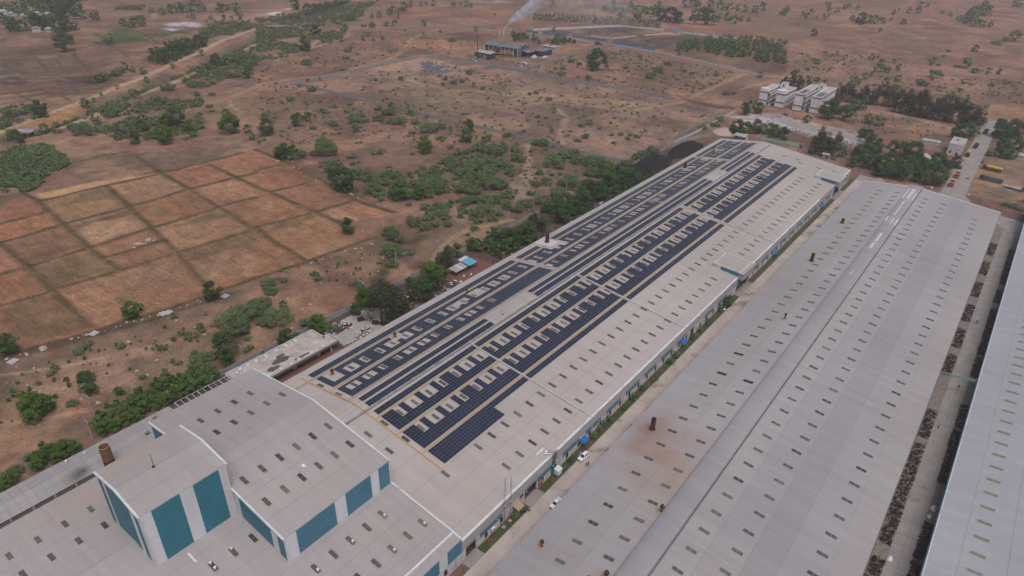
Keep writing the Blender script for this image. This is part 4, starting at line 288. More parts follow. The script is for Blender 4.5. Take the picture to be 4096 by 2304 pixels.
LINES=[[[[-781.2,243.0],[-734.2,231.7],[-681.4,220.6]],[0.07,0.06,0.04],1.6,0.35],[[[-759.4,273.2],[-724.6,261.1],[-670.6,248.6],[-654.1,245.6],[-651.1,262.8]],[0.07,0.06,0.04],1.6,0.35],[[[-722.1,244.1],[-672.4,229.8]],[0.07,0.06,0.04],1.6,0.35],[[[-680.8,205.0],[-669.9,229.5],[-667.7,251.5],[-678.8,289.0]],[0.07,0.06,0.04],1.6,0.35],[[[-668.8,201.4],[-662.0,218.6],[-654.6,245.0]],[0.07,0.06,0.04],1.6,0.35],[[[-655.8,196.7],[-647.2,212.8],[-648.0,238.1]],[0.07,0.06,0.04],1.6,0.35],[[[-634.6,168.9],[-634.6,177.8],[-634.4,191.7],[-636.0,209.2]],[0.07,0.06,0.04],1.6,0.35],[[[-620.9,173.7],[-619.1,193.2],[-610.4,210.8],[-602.1,228.5],[-598.0,247.2]],[0.07,0.06,0.04],1.6,0.35],[[[-621.5,164.6],[-617.2,173.1],[-615.3,192.4]],[0.07,0.06,0.04],1.6,0.35],[[[-617.2,173.1],[-587.6,173.2]],[0.07,0.06,0.04],1.6,0.35],[[[-612.5,190.7],[-590.6,190.7],[-584.0,193.0]],[0.07,0.06,0.04],1.6,0.35],[[[-610.4,210.8],[-587.0,207.0]],[0.07,0.06,0.04],1.6,0.35],[[[-605.9,159.4],[-604.3,175.2],[-599.9,192.2]],[0.07,0.06,0.04],1.6,0.35],[[[-591.0,154.4],[-588.1,172.7],[-584.0,193.0],[-584.5,207.4],[-573.6,215.9]],[0.07,0.06,0.04],1.6,0.35],[[[-584.0,193.0],[-567.2,193.1]],[0.07,0.06,0.04],1.6,0.35],[[[-759.1,307.5],[-725.5,301.7],[-681.8,292.3]],[0.07,0.06,0.04],1.6,0.35],[[[-740.2,300.8],[-735.5,344.6]],[0.07,0.06,0.04],1.6,0.35],[[[-782.5,245.3],[-765.4,274.2],[-756.5,314.2]],[0.07,0.06,0.04],1.6,0.35],[[[-755.7,209.4],[-735.3,230.5],[-722.3,260.1]],[0.07,0.06,0.04],1.6,0.35],[[[-839.1,327.9],[-792.3,316.5],[-755.9,307.0]],[0.07,0.06,0.04],1.6,0.35],[[[-819.4,340.1],[-768.4,333.9]],[0.07,0.06,0.04],1.6,0.35],[[[-821.0,367.0],[-764.5,355.2],[-735.5,344.6]],[0.07,0.06,0.04],1.6,0.35],[[[-820.2,230.9],[-791.3,246.8]],[0.07,0.06,0.04],1.6,0.35],[[[-859.4,244.0],[-839.1,282.9]],[0.07,0.06,0.04],1.6,0.35],[[[-340.2,70.2],[-339.4,79.0],[-340.59999999999997,96.60000000000001],[-338.59999999999997,126.2],[-338.5,157.6],[-335.7,184.1],[-334.7,195.7]],[0.27,0.165,0.095],1.2,0.1],[[[-341.5,71.0],[-340.7,79.8],[-341.9,97.4],[-339.9,127.0],[-339.8,158.4],[-337.0,184.9],[-336.0,196.5]],[0.06,0.05,0.028],2.1,0.35],[[[-378.2,100.0],[-375.2,132.1],[-371.7,159.7],[-370.3,209.89999999999998]],[0.27,0.165,0.095],1.2,0.1],[[[-379.5,100.8],[-376.5,132.9],[-373.0,160.5],[-371.6,210.7]],[0.06,0.05,0.028],2.1,0.35],[[[-306.9,69.60000000000001],[-306.3,93.5],[-306.4,121.0],[-305.09999999999997,155.29999999999998],[-303.0,174.79999999999998]],[0.27,0.165,0.095],1.2,0.1],[[[-308.2,70.4],[-307.6,94.3],[-307.7,121.8],[-306.4,156.1],[-304.3,175.6]],[0.06,0.05,0.028],2.1,0.35],[[[-278.8,71.10000000000001],[-277.2,80.9],[-273.5,115.8],[-269.3,152.5]],[0.27,0.165,0.095],1.2,0.1],[[[-280.1,71.9],[-278.5,81.7],[-274.8,116.6],[-270.6,153.3]],[0.06,0.05,0.028],2.1,0.35],[[[-270.7,153.39999999999998],[-264.9,182.89999999999998],[-262.09999999999997,206.1]],[0.27,0.165,0.095],1.2,0.1],[[[-272.0,154.2],[-266.2,183.7],[-263.4,206.9]],[0.06,0.05,0.028],2.1,0.35],[[[-308.09999999999997,59.5],[-306.9,69.60000000000001]],[0.27,0.165,0.095],1.2,0.1],[[[-309.4,60.3],[-308.2,70.4]],[0.06,0.05,0.028],2.1,0.35],[[[-362.09999999999997,77.5],[-361.0,97.10000000000001]],[0.27,0.165,0.095],1.2,0.1],[[[-363.4,78.3],[-362.3,97.9]],[0.06,0.05,0.028],2.1,0.35],[[[-397.0,99.10000000000001],[-376.5,99.8],[-342.09999999999997,96.8],[-307.3,93.9],[-292.3,93.10000000000001],[-277.3,92.0]],[0.27,0.165,0.095],1.2,0.1],[[[-398.3,99.9],[-377.8,100.6],[-343.4,97.6],[-308.6,94.7],[-293.6,93.9],[-278.6,92.8]],[0.06,0.05,0.028],2.1,0.35],[[[-373.7,131.5],[-337.59999999999997,126.2],[-306.4,121.0],[-273.5,115.8],[-240.29999999999998,109.60000000000001]],[0.27,0.165,0.095],1.2,0.1],[[[-375.0,132.3],[-338.9,127.0],[-307.7,121.8],[-274.8,116.6],[-241.6,110.4]],[0.06,0.05,0.028],2.1,0.35],[[[-413.8,164.6],[-373.2,160.5],[-338.5,157.6],[-305.09999999999997,155.29999999999998],[-271.5,152.0]],[0.27,0.165,0.095],1.2,0.1],[[[-415.1,165.4],[-374.5,161.3],[-339.8,158.4],[-306.4,156.1],[-272.8,152.8]],[0.06,0.05,0.028],2.1,0.35],[[[-269.3,152.5],[-248.6,149.5],[-226.6,148.2]],[0.27,0.165,0.095],1.2,0.1],[[[-270.6,153.3],[-249.9,150.3],[-227.9,149.0]],[0.06,0.05,0.028],2.1,0.35],[[[-365.4,185.39999999999998],[-335.7,184.1],[-315.0,182.7]],[0.27,0.165,0.095],1.2,0.1],[[[-366.7,186.2],[-337.0,184.9],[-316.3,183.5]],[0.06,0.05,0.028],2.1,0.35],[[[-315.0,182.7],[-303.2,183.89999999999998],[-264.9,182.89999999999998],[-245.39999999999998,182.7],[-235.39999999999998,184.0]],[0.27,0.165,0.095],1.2,0.1],[[[-316.3,183.5],[-304.5,184.7],[-266.2,183.7],[-246.7,183.5],[-236.7,184.8]],[0.06,0.05,0.028],2.1,0.35],[[[-340.2,70.2],[-307.2,69.4],[-282.2,68.10000000000001]],[0.27,0.165,0.095],1.2,0.1],[[[-341.5,71.0],[-308.5,70.2],[-283.5,68.9]],[0.06,0.05,0.028],2.1,0.35],[[[-282.2,68.10000000000001],[-269.2,67.3],[-242.0,65.8]],[0.27,0.165,0.095],1.2,0.1],[[[-283.5,68.9],[-270.5,68.1],[-243.3,66.6]],[0.06,0.05,0.028],2.1,0.35],[[[-337.5,197.5],[-334.9,215.79999999999998]],[0.27,0.165,0.095],1.2,0.1],[[[-338.8,198.3],[-336.2,216.6]],[0.06,0.05,0.028],2.1,0.35],[[[-303.59999999999997,185.39999999999998],[-299.5,208.79999999999998]],[0.27,0.165,0.095],1.2,0.1],[[[-304.9,186.2],[-300.8,209.6]],[0.06,0.05,0.028],2.1,0.35],[[[-291.7,93.7],[-290.2,116.9]],[0.27,0.165,0.095],1.2,0.1],[[[-293.0,94.5],[-291.5,117.7]],[0.06,0.05,0.028],2.1,0.35],[[[-280.9,50.400000000000006],[-277.8,67.8]],[0.27,0.165,0.095],1.2,0.1],[[[-282.2,51.2],[-279.1,68.6]],[0.06,0.05,0.028],2.1,0.35],[[[-423.7,134.1],[-422.5,164.0]],[0.27,0.165,0.095],1.2,0.1],[[[-425.0,134.9],[-423.8,164.8]],[0.06,0.05,0.028],2.1,0.35],[[[-369.2,218.6],[-320.3,215.5],[-279.5,209.1],[-260.7,205.6],[-235.1,209.6]],[0.27,0.165,0.095],1.2,0.1],[[[-370.5,219.4],[-321.6,216.3],[-280.8,209.9],[-262.0,206.4],[-236.4,210.4]],[0.06,0.05,0.028],2.1,0.35],[[[-220.7,181.1],[-222.7,167.0],[-224.29999999999998,146.5],[-228.5,125.4]],[0.27,0.165,0.095],1.2,0.1],[[[-222.0,181.9],[-224.0,167.8],[-225.6,147.3],[-229.8,126.2]],[0.06,0.05,0.028],2.1,0.35],[[[-227.79999999999998,125.0],[-232.29999999999998,90.4],[-238.1,64.10000000000001],[-245.0,38.5]],[0.27,0.165,0.095],1.2,0.1],[[[-229.1,125.8],[-233.6,91.2],[-239.4,64.9],[-246.3,39.3]],[0.06,0.05,0.028],2.1,0.35],[[[-514.4,125.5],[-517.5,129.8],[-524.1,140.0],[-554.3,191.9],[-567.6,213.3],[-584.3,236.8],[-598.7,261.5],[-635.7,308.2],[-665.4,350.5],[-706.9,400.2],[-747.4,468.8]],[0.44,0.3,0.2],5.5,0.05],[[[-750.3,470.7],[-757.5,480.8]],[0.44,0.3,0.2],5,0.05],[[[-501.1,158.7],[-507.1,176.8],[-524.1,202.3],[-541.9,225.9],[-557.0,254.5],[-575.5,290.0],[-596.4,318.5]],[0.44,0.3,0.2],5,0.05],[[[-638.7,375.0],[-668.4,416.5]],[0.44,0.3,0.2],5,0.05],[[[-663.7,413.3],[-678.0,431.4]],[0.44,0.3,0.2],4,0.05],[[[-583.1,381.5],[-607.3,433.9],[-631.1,499.7],[-644.6,522.3],[-672.8,541.3]],[0.33,0.225,0.155],3.2,0.05],[[[-604.4,633.3],[-594.3,597.1],[-579.0,556.1],[-524.0,484.3],[-511.6,455.4],[-504.4,406.3],[-493.2,394.6],[-509.9,350.6],[-515.1,315.0]],[0.33,0.225,0.155],3.2,0.05],[[[-443.2,428.4],[-431.6,413.3],[-410.6,413.9],[-386.3,413.8],[-372.2,427.8],[-339.5,436.8]],[0.33,0.225,0.155],2.8000000000000003,0.05],[[[-331.7,426.9],[-300.9,452.5],[-257.5,457.5],[-242.4,468.1],[-226.9,515.9],[-230.1,660.6]],[0.33,0.225,0.155],3.6,0.05],[[[-411.7,407.9],[-458.4,418.6],[-494.4,416.5]],[0.33,0.225,0.155],2.0,0.05],[[[-186.7,186.3],[-193.6,201.3],[-195.6,213.8],[-191.8,227.7],[-186.8,243.1]],[0.33,0.225,0.155],1.6,0.05],[[[-186.0,168.8],[-181.5,181.0],[-186.7,194.0]],[0.33,0.225,0.155],1.2000000000000002,0.05],[[[-235.4,35.6],[-224.3,52.1],[-217.3,68.4],[-209.0,89.2],[-207.7,111.6]],[0.33,0.225,0.155],0.96,0.05],[[[-209.4,26.9],[-204.3,33.0],[-197.0,45.0]],[0.33,0.225,0.155],1.2000000000000002,0.05],[[[-1113.3,424.6],[-1062.6,406.0],[-1023.5,408.2],[-974.1,417.5],[-923.0,418.2]],[0.33,0.225,0.155],2.4000000000000004,0.05],[[[-935.3,442.8],[-893.0,421.9]],[0.33,0.225,0.155],6.4,0.05],[[[-227.4,1332.5],[-238.9,1507.0]],[0.33,0.225,0.155],3.2,0.05],[[[-174.5,755.1],[-172.6,843.7]],[0.33,0.225,0.155],4.0,0.05],[[[-104.6,600.8],[-83.4,605.1],[-43.2,591.9]],[0.33,0.225,0.155],3.2,0.05],[[[-290.6,429.5],[-269.9,415.3],[-253.0,380.6],[-236.1,360.8]],[0.33,0.225,0.155],3.2,0.05],[[[-219.2,294.4],[-229.4,314.7],[-253.5,344.6]],[0.33,0.225,0.155],2.4000000000000004,0.05],[[[-481.8,233.9],[-491.3,275.3],[-506.4,309.3]],[0.33,0.225,0.155],2.4000000000000004,0.05],[[[-488.7,273.7],[-466.7,263.3],[-450.5,260.3]],[0.33,0.225,0.155],2.0,0.05],[[[-470.0,117.0],[-476.6,131.1]],[0.33,0.225,0.155],4.0,0.05],[[[-467.5,144.9],[-476.1,155.8]],[0.33,0.225,0.155],3.2,0.05],[[[-607.3,433.9],[-643.8,477.1],[-611.7,444.7]],[0.33,0.225,0.155],3.2,0.05],[[[-208.6,664.4],[-159.9,719.4]],[0.33,0.225,0.155],3.2,0.05],[[[-201.1,643.6],[-207.9,594.7]],[0.33,0.225,0.155],3.2,0.05],[[[-517.9,149.0],[-529.2,167.3],[-543.3,187.4]],[0.36,0.19,0.1],9,0],[[[-195.2,164.3],[-200.0,172.2],[-200.5,178.0],[-200.4,184.5]],[0.045,0.05,0.025],4.5,-0.4],[[[-208.3,188.4],[-206.3,192.2],[-205.6,199.2]],[0.05,0.055,0.025],5,-0.2],[[[-193.9,164.3],[-186.7,152.8]],[0.05,0.045,0.03],4,-0.4],[[[-245.1,38.8],[-240.8,53.1],[-238.1,64.4],[-233.9,76.4],[-230.9,89.8],[-228.2,105.5],[-226.7,114.0]],[0.075,0.055,0.04],3,-0.4],[[[-201.6,101.5],[-196.4,95.9],[-189.7,92.0]],[0.045,0.04,0.03],4,-0.5],[[[-226.3,529.6],[-208.6,525.2],[-190.5,530.2]],[0.1,0.055,0.042],9,-1.0],[[[-476.3,793.3],[-435.0,783.2],[-403.2,771.2],[-378.7,773.1],[-343.5,764.3]],[0.06,0.05,0.045],5,0],[[[-388.2,743.8],[-380.3,776.2],[-362.2,831.3]],[0.06,0.05,0.045],4,0],[[[-378.7,773.1],[-323.2,828.3]],[0.06,0.05,0.045],4,0]]
CANAL=[[-500.4,127.4],[-503.7,144.3],[-520.1,169.4],[-536.4,196.0],[-551.3,225.1],[-578.1,262.0],[-599.1,298.6],[-613.8,330.7],[-650.4,373.5],[-687.9,429.4],[-714.9,454.9],[-758.5,522.1],[-824.0,616.2],[-864.2,679.6]]
TR={'W_up':[[-492.3,332.8],[-496.9,418.7],[-500.1,497.0]],'W_top':[[-500.1,497.0],[-480.5,506.8],[-396.4,509.0],[-320.8,512.4],[-267.6,520.3],[-235.6,519.2]],'W_lo1':[[-494.6,336.4],[-486.0,338.1],[-390.1,343.2]],'W_lo2':[[-375.9,343.3],[-316.2,346.8]],'W_lo3':[[-303.5,348.2],[-278.4,349.8]],'W_lo4':[[-271.6,350.7],[-253.0,350.5],[-239.3,352.8],[-217.7,351.9],[-188.8,354.5]],'W_fac':[[-458.9,503.8],[-454.1,503.8],[-391.2,513.8],[-394.7,583.0],[-393.9,584.0],[-401.2,672.2]],'W_right':[[-187.5,406.2],[-188.1,520.4]],'W_right2':[[-182.0,411.3],[-181.1,448.3],[-182.3,522.0]],'W_left':[],'boundary':[[[-182.1,237.1],[-181.5,258.5]],[[-182.4,349.6],[-181.2,391.1]],[[-180.3,198.3],[-179.9,234.3]],[[-181.5,94.3],[-181.4,123.7],[-180.6,138.8]]],'road_top':[[-679.0,544.9],[-652.9,584.7],[-616.3,642.3],[-561.8,664.4],[-523.4,670.1],[-488.5,683.2],[-437.2,691.0],[-394.9,696.0],[-335.9,692.6],[-266.1,678.1],[-207.0,660.2]],'rr_left':[[-26.2,437.9],[-26.5,509.0],[-25.8,557.0],[-27.0,607.2]],'rr_right':[[-14.4,441.5],[-16.1,566.1],[-19.7,614.1]],'blue':[[[-517.1,690.5],[-501.2,694.5]],[[-497.0,697.0],[-465.9,705.8]],[[-458.8,703.7],[-413.1,707.7]],[[-401.7,701.9],[-370.6,704.8]],[[-364.3,701.3],[-348.0,702.1]]],'white':[[[-517.7,704.6],[-459.2,814.8]],[[-459.2,814.8],[-403.2,831.4]],[[-384.6,830.1],[-309.1,836.8]],[[-446.1,724.4],[-417.8,727.9],[-407.0,767.0]],[[-401.9,777.6],[-383.6,822.6]]],'gravel':[[-479.2,469.2],[-477.3,480.9],[-459.0,477.1],[-437.7,480.3],[-434.6,471.4],[-437.2,454.1],[-451.9,442.0],[-459.8,457.7]],'coal1':[[-178.3,389.7],[-168.0,424.4],[-164.0,425.2],[-164.2,392.3],[-168.1,386.1]],'coal2':[[-181.5,349.2],[-177.4,385.3],[-164.4,387.0],[-165.4,334.8]],'poles':[[-503.6,346.5],[-446.9,277.9],[-418.8,279.9],[-385.3,280.5],[-329.6,290.3],[-586.4,667.8],[-508.7,429.3],[-503.8,610.2],[-309.8,693.0],[-296.3,690.9],[-269.7,686.6],[-256.8,660.2],[-254.6,678.5],[-222.3,676.4],[-211.6,669.1],[-354.1,709.6],[-323.8,677.0],[-508.8,670.8],[-518.1,670.8],[-183.2,480.1],[-184.6,435.6],[-190.2,664.5],[-143.2,668.0],[-259.5,298.8],[-194.5,213.7],[-192.4,169.7],[-186.7,190.1],[-183.4,236.4],[-191.9,281.1],[-188.6,293.7],[-192.3,255.4],[-220.9,305.7],[-187.2,343.5],[-192.0,46.0],[-181.6,89.6],[-194.7,133.3],[-185.6,144.4],[-181.3,41.1]],'rocks':[[[-243.5,38.3],[-240.1,52.8]],[[-239.3,58.6],[-238.6,64.6]],[[-236.7,68.5],[-231.7,91.0]],[[-231.9,92.6],[-228.9,105.9]],[[-281.9,210.8],[-257.1,210.8]],[[-251.9,211.0],[-240.5,214.3]],[[-233.5,184.6],[-226.3,188.1]],[[-220.8,165.6],[-217.9,178.8]],[[-224.7,145.7],[-221.2,159.9]],[[-363.2,215.9],[-321.6,216.3]],[[-302.5,212.2],[-283.8,211.0]]],'rocks1':[[-296.1,109.6],[-296.5,114.8],[-294.5,111.1],[-293.9,112.3],[-293.7,107.1],[-294.0,116.2],[-223.0,71.1],[-205.3,71.9],[-204.3,64.8],[-199.7,65.8],[-241.0,50.5],[-238.7,63.6],[-223.7,88.7],[-207.6,90.4],[-208.5,84.7],[-214.3,91.0],[-203.2,47.0],[-197.4,49.5],[-212.5,45.6],[-210.1,49.9],[-206.9,51.0],[-204.0,172.6],[-196.1,162.9],[-291.4,300.9],[-202.7,117.8],[-201.9,119.5],[-196.5,105.4],[-205.4,124.3],[-195.8,127.6],[-195.3,123.7],[-187.5,113.2]],'slabs':[[-240.6,41.1],[-237.5,65.6],[-226.1,109.9],[-231.8,87.9],[-231.2,89.5]],'houses':[[-1022.2,303.1],[-1016.2,310.1],[-991.0,315.2],[-1005.7,334.7],[-985.6,339.4],[-1054.4,329.5],[-947.2,292.2],[-875.6,299.0],[-885.6,287.9],[-1049.7,335.2],[-1022.4,334.3],[-1041.3,365.6]],'bridge1':[[-509.8,135.6],[-500.8,142.7]],'bridge2':[[-750.3,481.4],[-726.7,507.7]],'pond':[[-199.3,175.3],[-202.0,180.5],[-200.4,184.5],[-198.5,184.2],[-199.6,180.1],[-198.8,176.9]],'FIELD':[[-398.0,100.3],[-379.5,100.8],[-376.5,132.9],[-374.5,161.3],[-373.2,211.7],[-370.5,219.4],[-321.6,216.3],[-280.8,209.9],[-262.5,206.8],[-244.6,209.8],[-236.4,210.4],[-237.5,185.6],[-222.8,182.6],[-226.3,147.9],[-230.5,126.7],[-234.3,91.5],[-240.0,65.2],[-246.9,39.5],[-330,20],[-360,60]]}
# ================================================================ GROUND
def vn(x, y, s, seed):
    x = x/s; y = y/s; xi = np.floor(x).astype(np.int64); yi = np.floor(y).astype(np.int64); fx = x-xi; fy = y-yi
    fx = fx*fx*(3-2*fx); fy = fy*fy*(3-2*fy)
    def h(a, b):
        n = (a*374761393+b*668265263+seed*1442695041) & 0xffffffff; n = ((n ^ (n >> 13))*1274126177) & 0xffffffff; return ((n ^ (n >> 16)) & 0xffff)/65535.0
    return (h(xi,yi)*(1-fx)+h(xi+1,yi)*fx)*(1-fy)+(h(xi,yi+1)*(1-fx)+h(xi+1,yi+1)*fx)*fy
def fbm(x, y, s, seed, o=4):
    r = 0; a = .5; tot = 0
    for i in range(o): r = r+a*vn(x, y, s/2**i, seed+i*17); tot += a; a *= .55
    return r/tot
def pip(x, y, poly):
    c = np.zeros(x.shape, bool); n = len(poly)
    for i in range(n):
        x1, y1 = poly[i]; x2, y2 = poly[i-1]
        if y1 == y2: continue
        c ^= ((y1 > y) != (y2 > y)) & (x < (x2-x1)*(y-y1)/(y2-y1)+x1)
    return c
def dline(x, y, pts):
    d = np.full(x.shape, 1e9)
    for (x1, y1), (x2, y2) in zip(pts, pts[1:]):
        dx, dy = x2-x1, y2-y1; L = dx*dx+dy*dy+1e-9; t = np.clip(((x-x1)*dx+(y-y1)*dy)/L, 0, 1); d = np.minimum(d, np.hypot(x-x1-t*dx, y-y1-t*dy))
    return d
def canal_h(x, y):
    d = dline(x, y, CANAL); return -2.6*np.clip(1-(d/9)**2, 0, 1)+.5*np.exp(-((d-15)/5.5)**2)
def gh(x, y):
    return float(canal_h(np.array([x]), np.array([y]))[0]) if x < -420 else 0.0
def axis_(lo, a, b, hi, fine, mid, vlo, vhi):
    L = list(np.arange(a, b, fine)); p = a
    while p > vlo: p -= mid; L.insert(0, p)
    while p > lo: p -= 45; L.insert(0, p)
    p = L[-1]
    while p < vhi: p += mid; L.append(p)
    while p < hi: p += 45; L.append(p)
    return np.array(L)
gx = axis_(-2300, -780, 30, 1300, 1.5, 6.0, -1240, 150); gy = axis_(-500, 0, 600, 2700, 1.5, 6.0, -40, 1760)
X, Y = np.meshgrid(gx, gy); sh = X.shape
wx = (fbm(X, Y, 14, 3, 3)-.5)*2; wy = (fbm(X, Y, 14, 9, 3)-.5)*2
Cc = np.empty(sh+(3,)); big = fbm(X, Y, 160, 21, 4); med = fbm(X, Y, 30, 31, 4)
base0 = np.array((.170, .097, .074)); base1 = np.array((.245, .140, .102)); GK = np.array((1.16, 1.03, 1.06))
Cc[:] = base0+(base1-base0)*np.clip((big-.3)/.4, 0, 1)[..., None]
def paint(mask_fn, pts, col, pad, alpha=1.0):
    xs = [p[0] for p in pts]; ys = [p[1] for p in pts]
    i0 = np.searchsorted(gx, min(xs)-pad); i1 = np.searchsorted(gx, max(xs)+pad); j0 = np.searchsorted(gy, min(ys)-pad); j1 = np.searchsorted(gy, max(ys)+pad)
    if i1 <= i0 or j1 <= j0: return None
    sl_ = (slice(j0, j1), slice(i0, i1)); m = mask_fn(X[sl_], Y[sl_], sl_)*alpha
    Cc[sl_] = Cc[sl_]*(1-m[..., None])+np.array(col)*m[..., None]; return sl_, m
for pts, col, j in POLYS:
    paint(lambda x, y, s: .5*pip(x+wx[s]*j, y+wy[s]*j, pts)+.5*pip(x+wx[s]*j*1.8+1.2, y+wy[s]*j*1.8-.8, pts), pts, col, 3*j+2)
# scrub ground is duller under the bushes
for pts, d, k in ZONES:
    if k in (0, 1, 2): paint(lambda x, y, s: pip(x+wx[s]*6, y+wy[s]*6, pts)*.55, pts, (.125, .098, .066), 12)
fm_ = pip(X, Y, TR['FIELD']).astype(float)*.6; lum_ = Cc.mean(-1, keepdims=True); Cc = (Cc*.92+lum_*.08)*np.array((1.08, 1.03, 1.04))*(1-fm_[..., None])+Cc*fm_[..., None]*np.array((1.20, 1.06, .96))
Zg = canal_h(X, Y)
paint(lambda x, y, s: np.clip(1.6-dline(x, y, CANAL)/9, 0, 1)*.8, CANAL, (.075, .078, .045), 18)
dk = (wx > -2)
patch = fbm(X, Y, 11, 77, 4); pl = fbm(X, Y, 24, 88, 4)
Cc *= (1+(-.30+.60*np.clip((med-.25)/.5, 0, 1))*(1-fm_*.7))[..., None]
g1 = np.clip((patch-.54)/.12, 0, 1)[..., None]*.55*(1-fm_)[..., None]; Cc = Cc*(1-g1)+np.array((.115, .090, .062))*g1
g2 = np.clip((pl-.55)/.13, 0, 1)[..., None]*.45*(1-fm_)[..., None]; Cc = Cc*(1-g2)+np.array((.37, .225, .14))*g2
ol = np.clip((fbm(X, Y, 70, 144, 4)-.52)/.12, 0, 1)[..., None]*.35*(1-fm_)[..., None]; Cc = Cc*(1-ol)+np.array((.125, .108, .068))*ol
for pts, col, wd, h in LINES:
    r = paint(lambda x, y, s: np.clip(1.35-dline(x+wx[s]*.8, y+wy[s]*.8, pts)/(wd*.62+.35), 0, 1)*(.72+.28*np.clip((med[s]-.3)*3, 0, 1)), pts, col, wd*2+3, .95)
    if r and h: Zg[r[0]] += h*np.clip(r[1], 0, 1)*(.6+.8*patch[r[0]])
Zg += (fbm(X, Y, 9, 55, 3)-.5)*.25*np.clip((-182-X)/20, 0, 1)
Zg[(X > -182) & (Y < 432)] = 0
V = np.stack([X, Y, Zg], -1).reshape(-1, 3); nx, ny = len(gx), len(gy)
I = (np.arange(ny-1)[:, None]*nx+np.arange(nx-1)[None, :]).ravel(); Q = np.stack([I, I+1, I+nx+1, I+nx], 1)
gm, t, b = nodes('dry_soil'); b.inputs['Roughness'].default_value = .95; b.inputs['Specular IOR Level'].default_value = .1
at = N(t, 'ShaderNodeVertexColor', layer_name='soil'); n1 = noise(t, .9, 5, rough=.65); n2 = noise(t, .16, 4); n3 = noise(t, 3.5, 3)
f = math_(t, 'ADD', ramp(t, n1, .25, .75, .66, 1.34), ramp(t, n2, .3, .7, -.26, .26)); f = math_(t, 'ADD', f, ramp(t, n3, .25, .75, -.16, .16))
c = val(t, at.outputs['Color'], f); c = mix(t, ramp(t, noise(t, .55, 4, rough=.7), .56, .66, 0, .6), c, (.085, .066, .045)); c = mix(t, ramp(t, noise(t, .42, 4, rough=.75), .66, .74, 0, .45), c, (.34, .25, .18))
pn = N(t, 'ShaderNodeTexNoise'); pn.inputs['Scale'].default_value = 1.0; pn.inputs['Detail'].default_value = 4; pn.inputs['Distortion'].default_value = 1.6
pm_ = N(t, 'ShaderNodeMapping'); pm_.inputs['Rotation'].default_value = (0, 0, .5); pm_.inputs['Scale'].default_value = (.05, .55, 1); pg_ = N(t, 'ShaderNodeNewGeometry'); t.links.new(pg_.outputs['Position'], pm_.inputs['Vector']); t.links.new(pm_.outputs[0], pn.inputs['Vector'])
pf = math_(t, 'MULTIPLY', at.outputs['Alpha'], ramp(t, pn.outputs['Fac'], .3, .7, -.30, .30)); c = val(t, c, math_(t, 'ADD', pf, 1.0))
t.links.new(c, b.inputs['Base Color']); bump(t, b, n1, .5, .25)
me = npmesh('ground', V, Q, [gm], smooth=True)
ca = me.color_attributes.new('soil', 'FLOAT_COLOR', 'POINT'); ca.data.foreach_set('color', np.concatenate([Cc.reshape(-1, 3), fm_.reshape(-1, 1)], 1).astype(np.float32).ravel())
tag(link('ground', me), kind='structure')
# ================================================================ ROADS AND YARDS
def sheet(name, quads, m, kind='structure', z=.03, parent=None):
    mb = MB()
    for q in quads: mb.poly([(x, y, z) for x, y in q], m)
    return tag(mb.build(name, parent), kind=kind)
cm, t, b = nodes('concrete_road'); b.inputs['Roughness'].default_value = .9
c = val(t, (.40, .340, .318), math_(t, 'ADD', ramp(t, noise(t, .12, 4), .3, .7, .82, 1.15), ramp(t, noise(t, 1.6, 4), .3, .7, -.08, .08)))
c = mix(t, ramp(t, noise(t, .11, 5, rough=.7), .56, .62, 0, .75), c, (.19, .155, .14)); c = mix(t, ramp(t, noise(t, .3, 3, (1, .15, 1)), .55, .8, 0, .4), c, (.46, .39, .36))
t.links.new(c, b.inputs['Base Color'])
cm2, t, b = nodes('worn_concrete_road'); b.inputs['Roughness'].default_value = .92
c = val(t, (.265, .240, .232), math_(t, 'ADD', ramp(t, noise(t, .2, 4), .3, .7, .85, 1.12), ramp(t, noise(t, 1.6, 4), .3, .7, -.08, .08))); c = mix(t, ramp(t, noise(t, .25, 4), .60, .72, 0, .6), c, (.10, .085, .08)); t.links.new(c, b.inputs['Base Color'])
am, t, b = nodes('asphalt_track'); b.inputs['Roughness'].default_value = .95; t.links.new(val(t, (.21, .19, .18), ramp(t, noise(t, .3, 4), .3, .7, .8, 1.2)), b.inputs['Base Color'])
grassm, t, b = nodes('verge_grass'); b.inputs['Roughness'].default_value = .95
c = mix(t, ramp(t, noise(t, .35, 4), .48, .68), (.040, .060, .022), (.105, .062, .040)); t.links.new(c, b.inputs['Base Color'])
# middle road between the two long sheds: slabs laid side by side with open joints
road = tag(empty('concrete_road'), kind='structure')
base_ = MB().poly([(-69.4, 20, .02), (-60, 20, .02), (-60, 428, .02), (-69.4, 428, .02)], MT['mud']).build('joint_bed', road)
slab_me = {}
rs = random.Random(4)
def slab(x0, x1, y0, y1, parent, m):
    key = (round(x1-x0, 2), round(y1-y0, 2), m.name)
    if key not in slab_me: slab_me[key] = MB().box(-(x1-x0)/2, (x1-x0)/2, -(y1-y0)/2, (y1-y0)/2, -.05, .05, m).mesh('slab')
    return link('slab', slab_me[key], parent, ((x0+x1)/2, (y0+y1)/2, .02+rs.uniform(0, .012)))
y = 22.0
while y < 424:
    slab(-69.4, -65.31, y, y+5.955, road, cm); slab(-65.27, -60, y, y+5.955, road, cm); y += 6.0
vg = sheet('grass_verge', [[(-72.0, 83.5), (-69.5, 83.5), (-69.5, 102), (-72.0, 102)], [(-72.0, 108.5), (-69.5, 108.5), (-69.5, 245), (-72.0, 245)], [(-72, 260), (-69.5, 260), (-69.5, 383), (-72, 383)], [(-72, 400), (-69.3, 400), (-69.3, 424), (-72, 424)]], grassm)
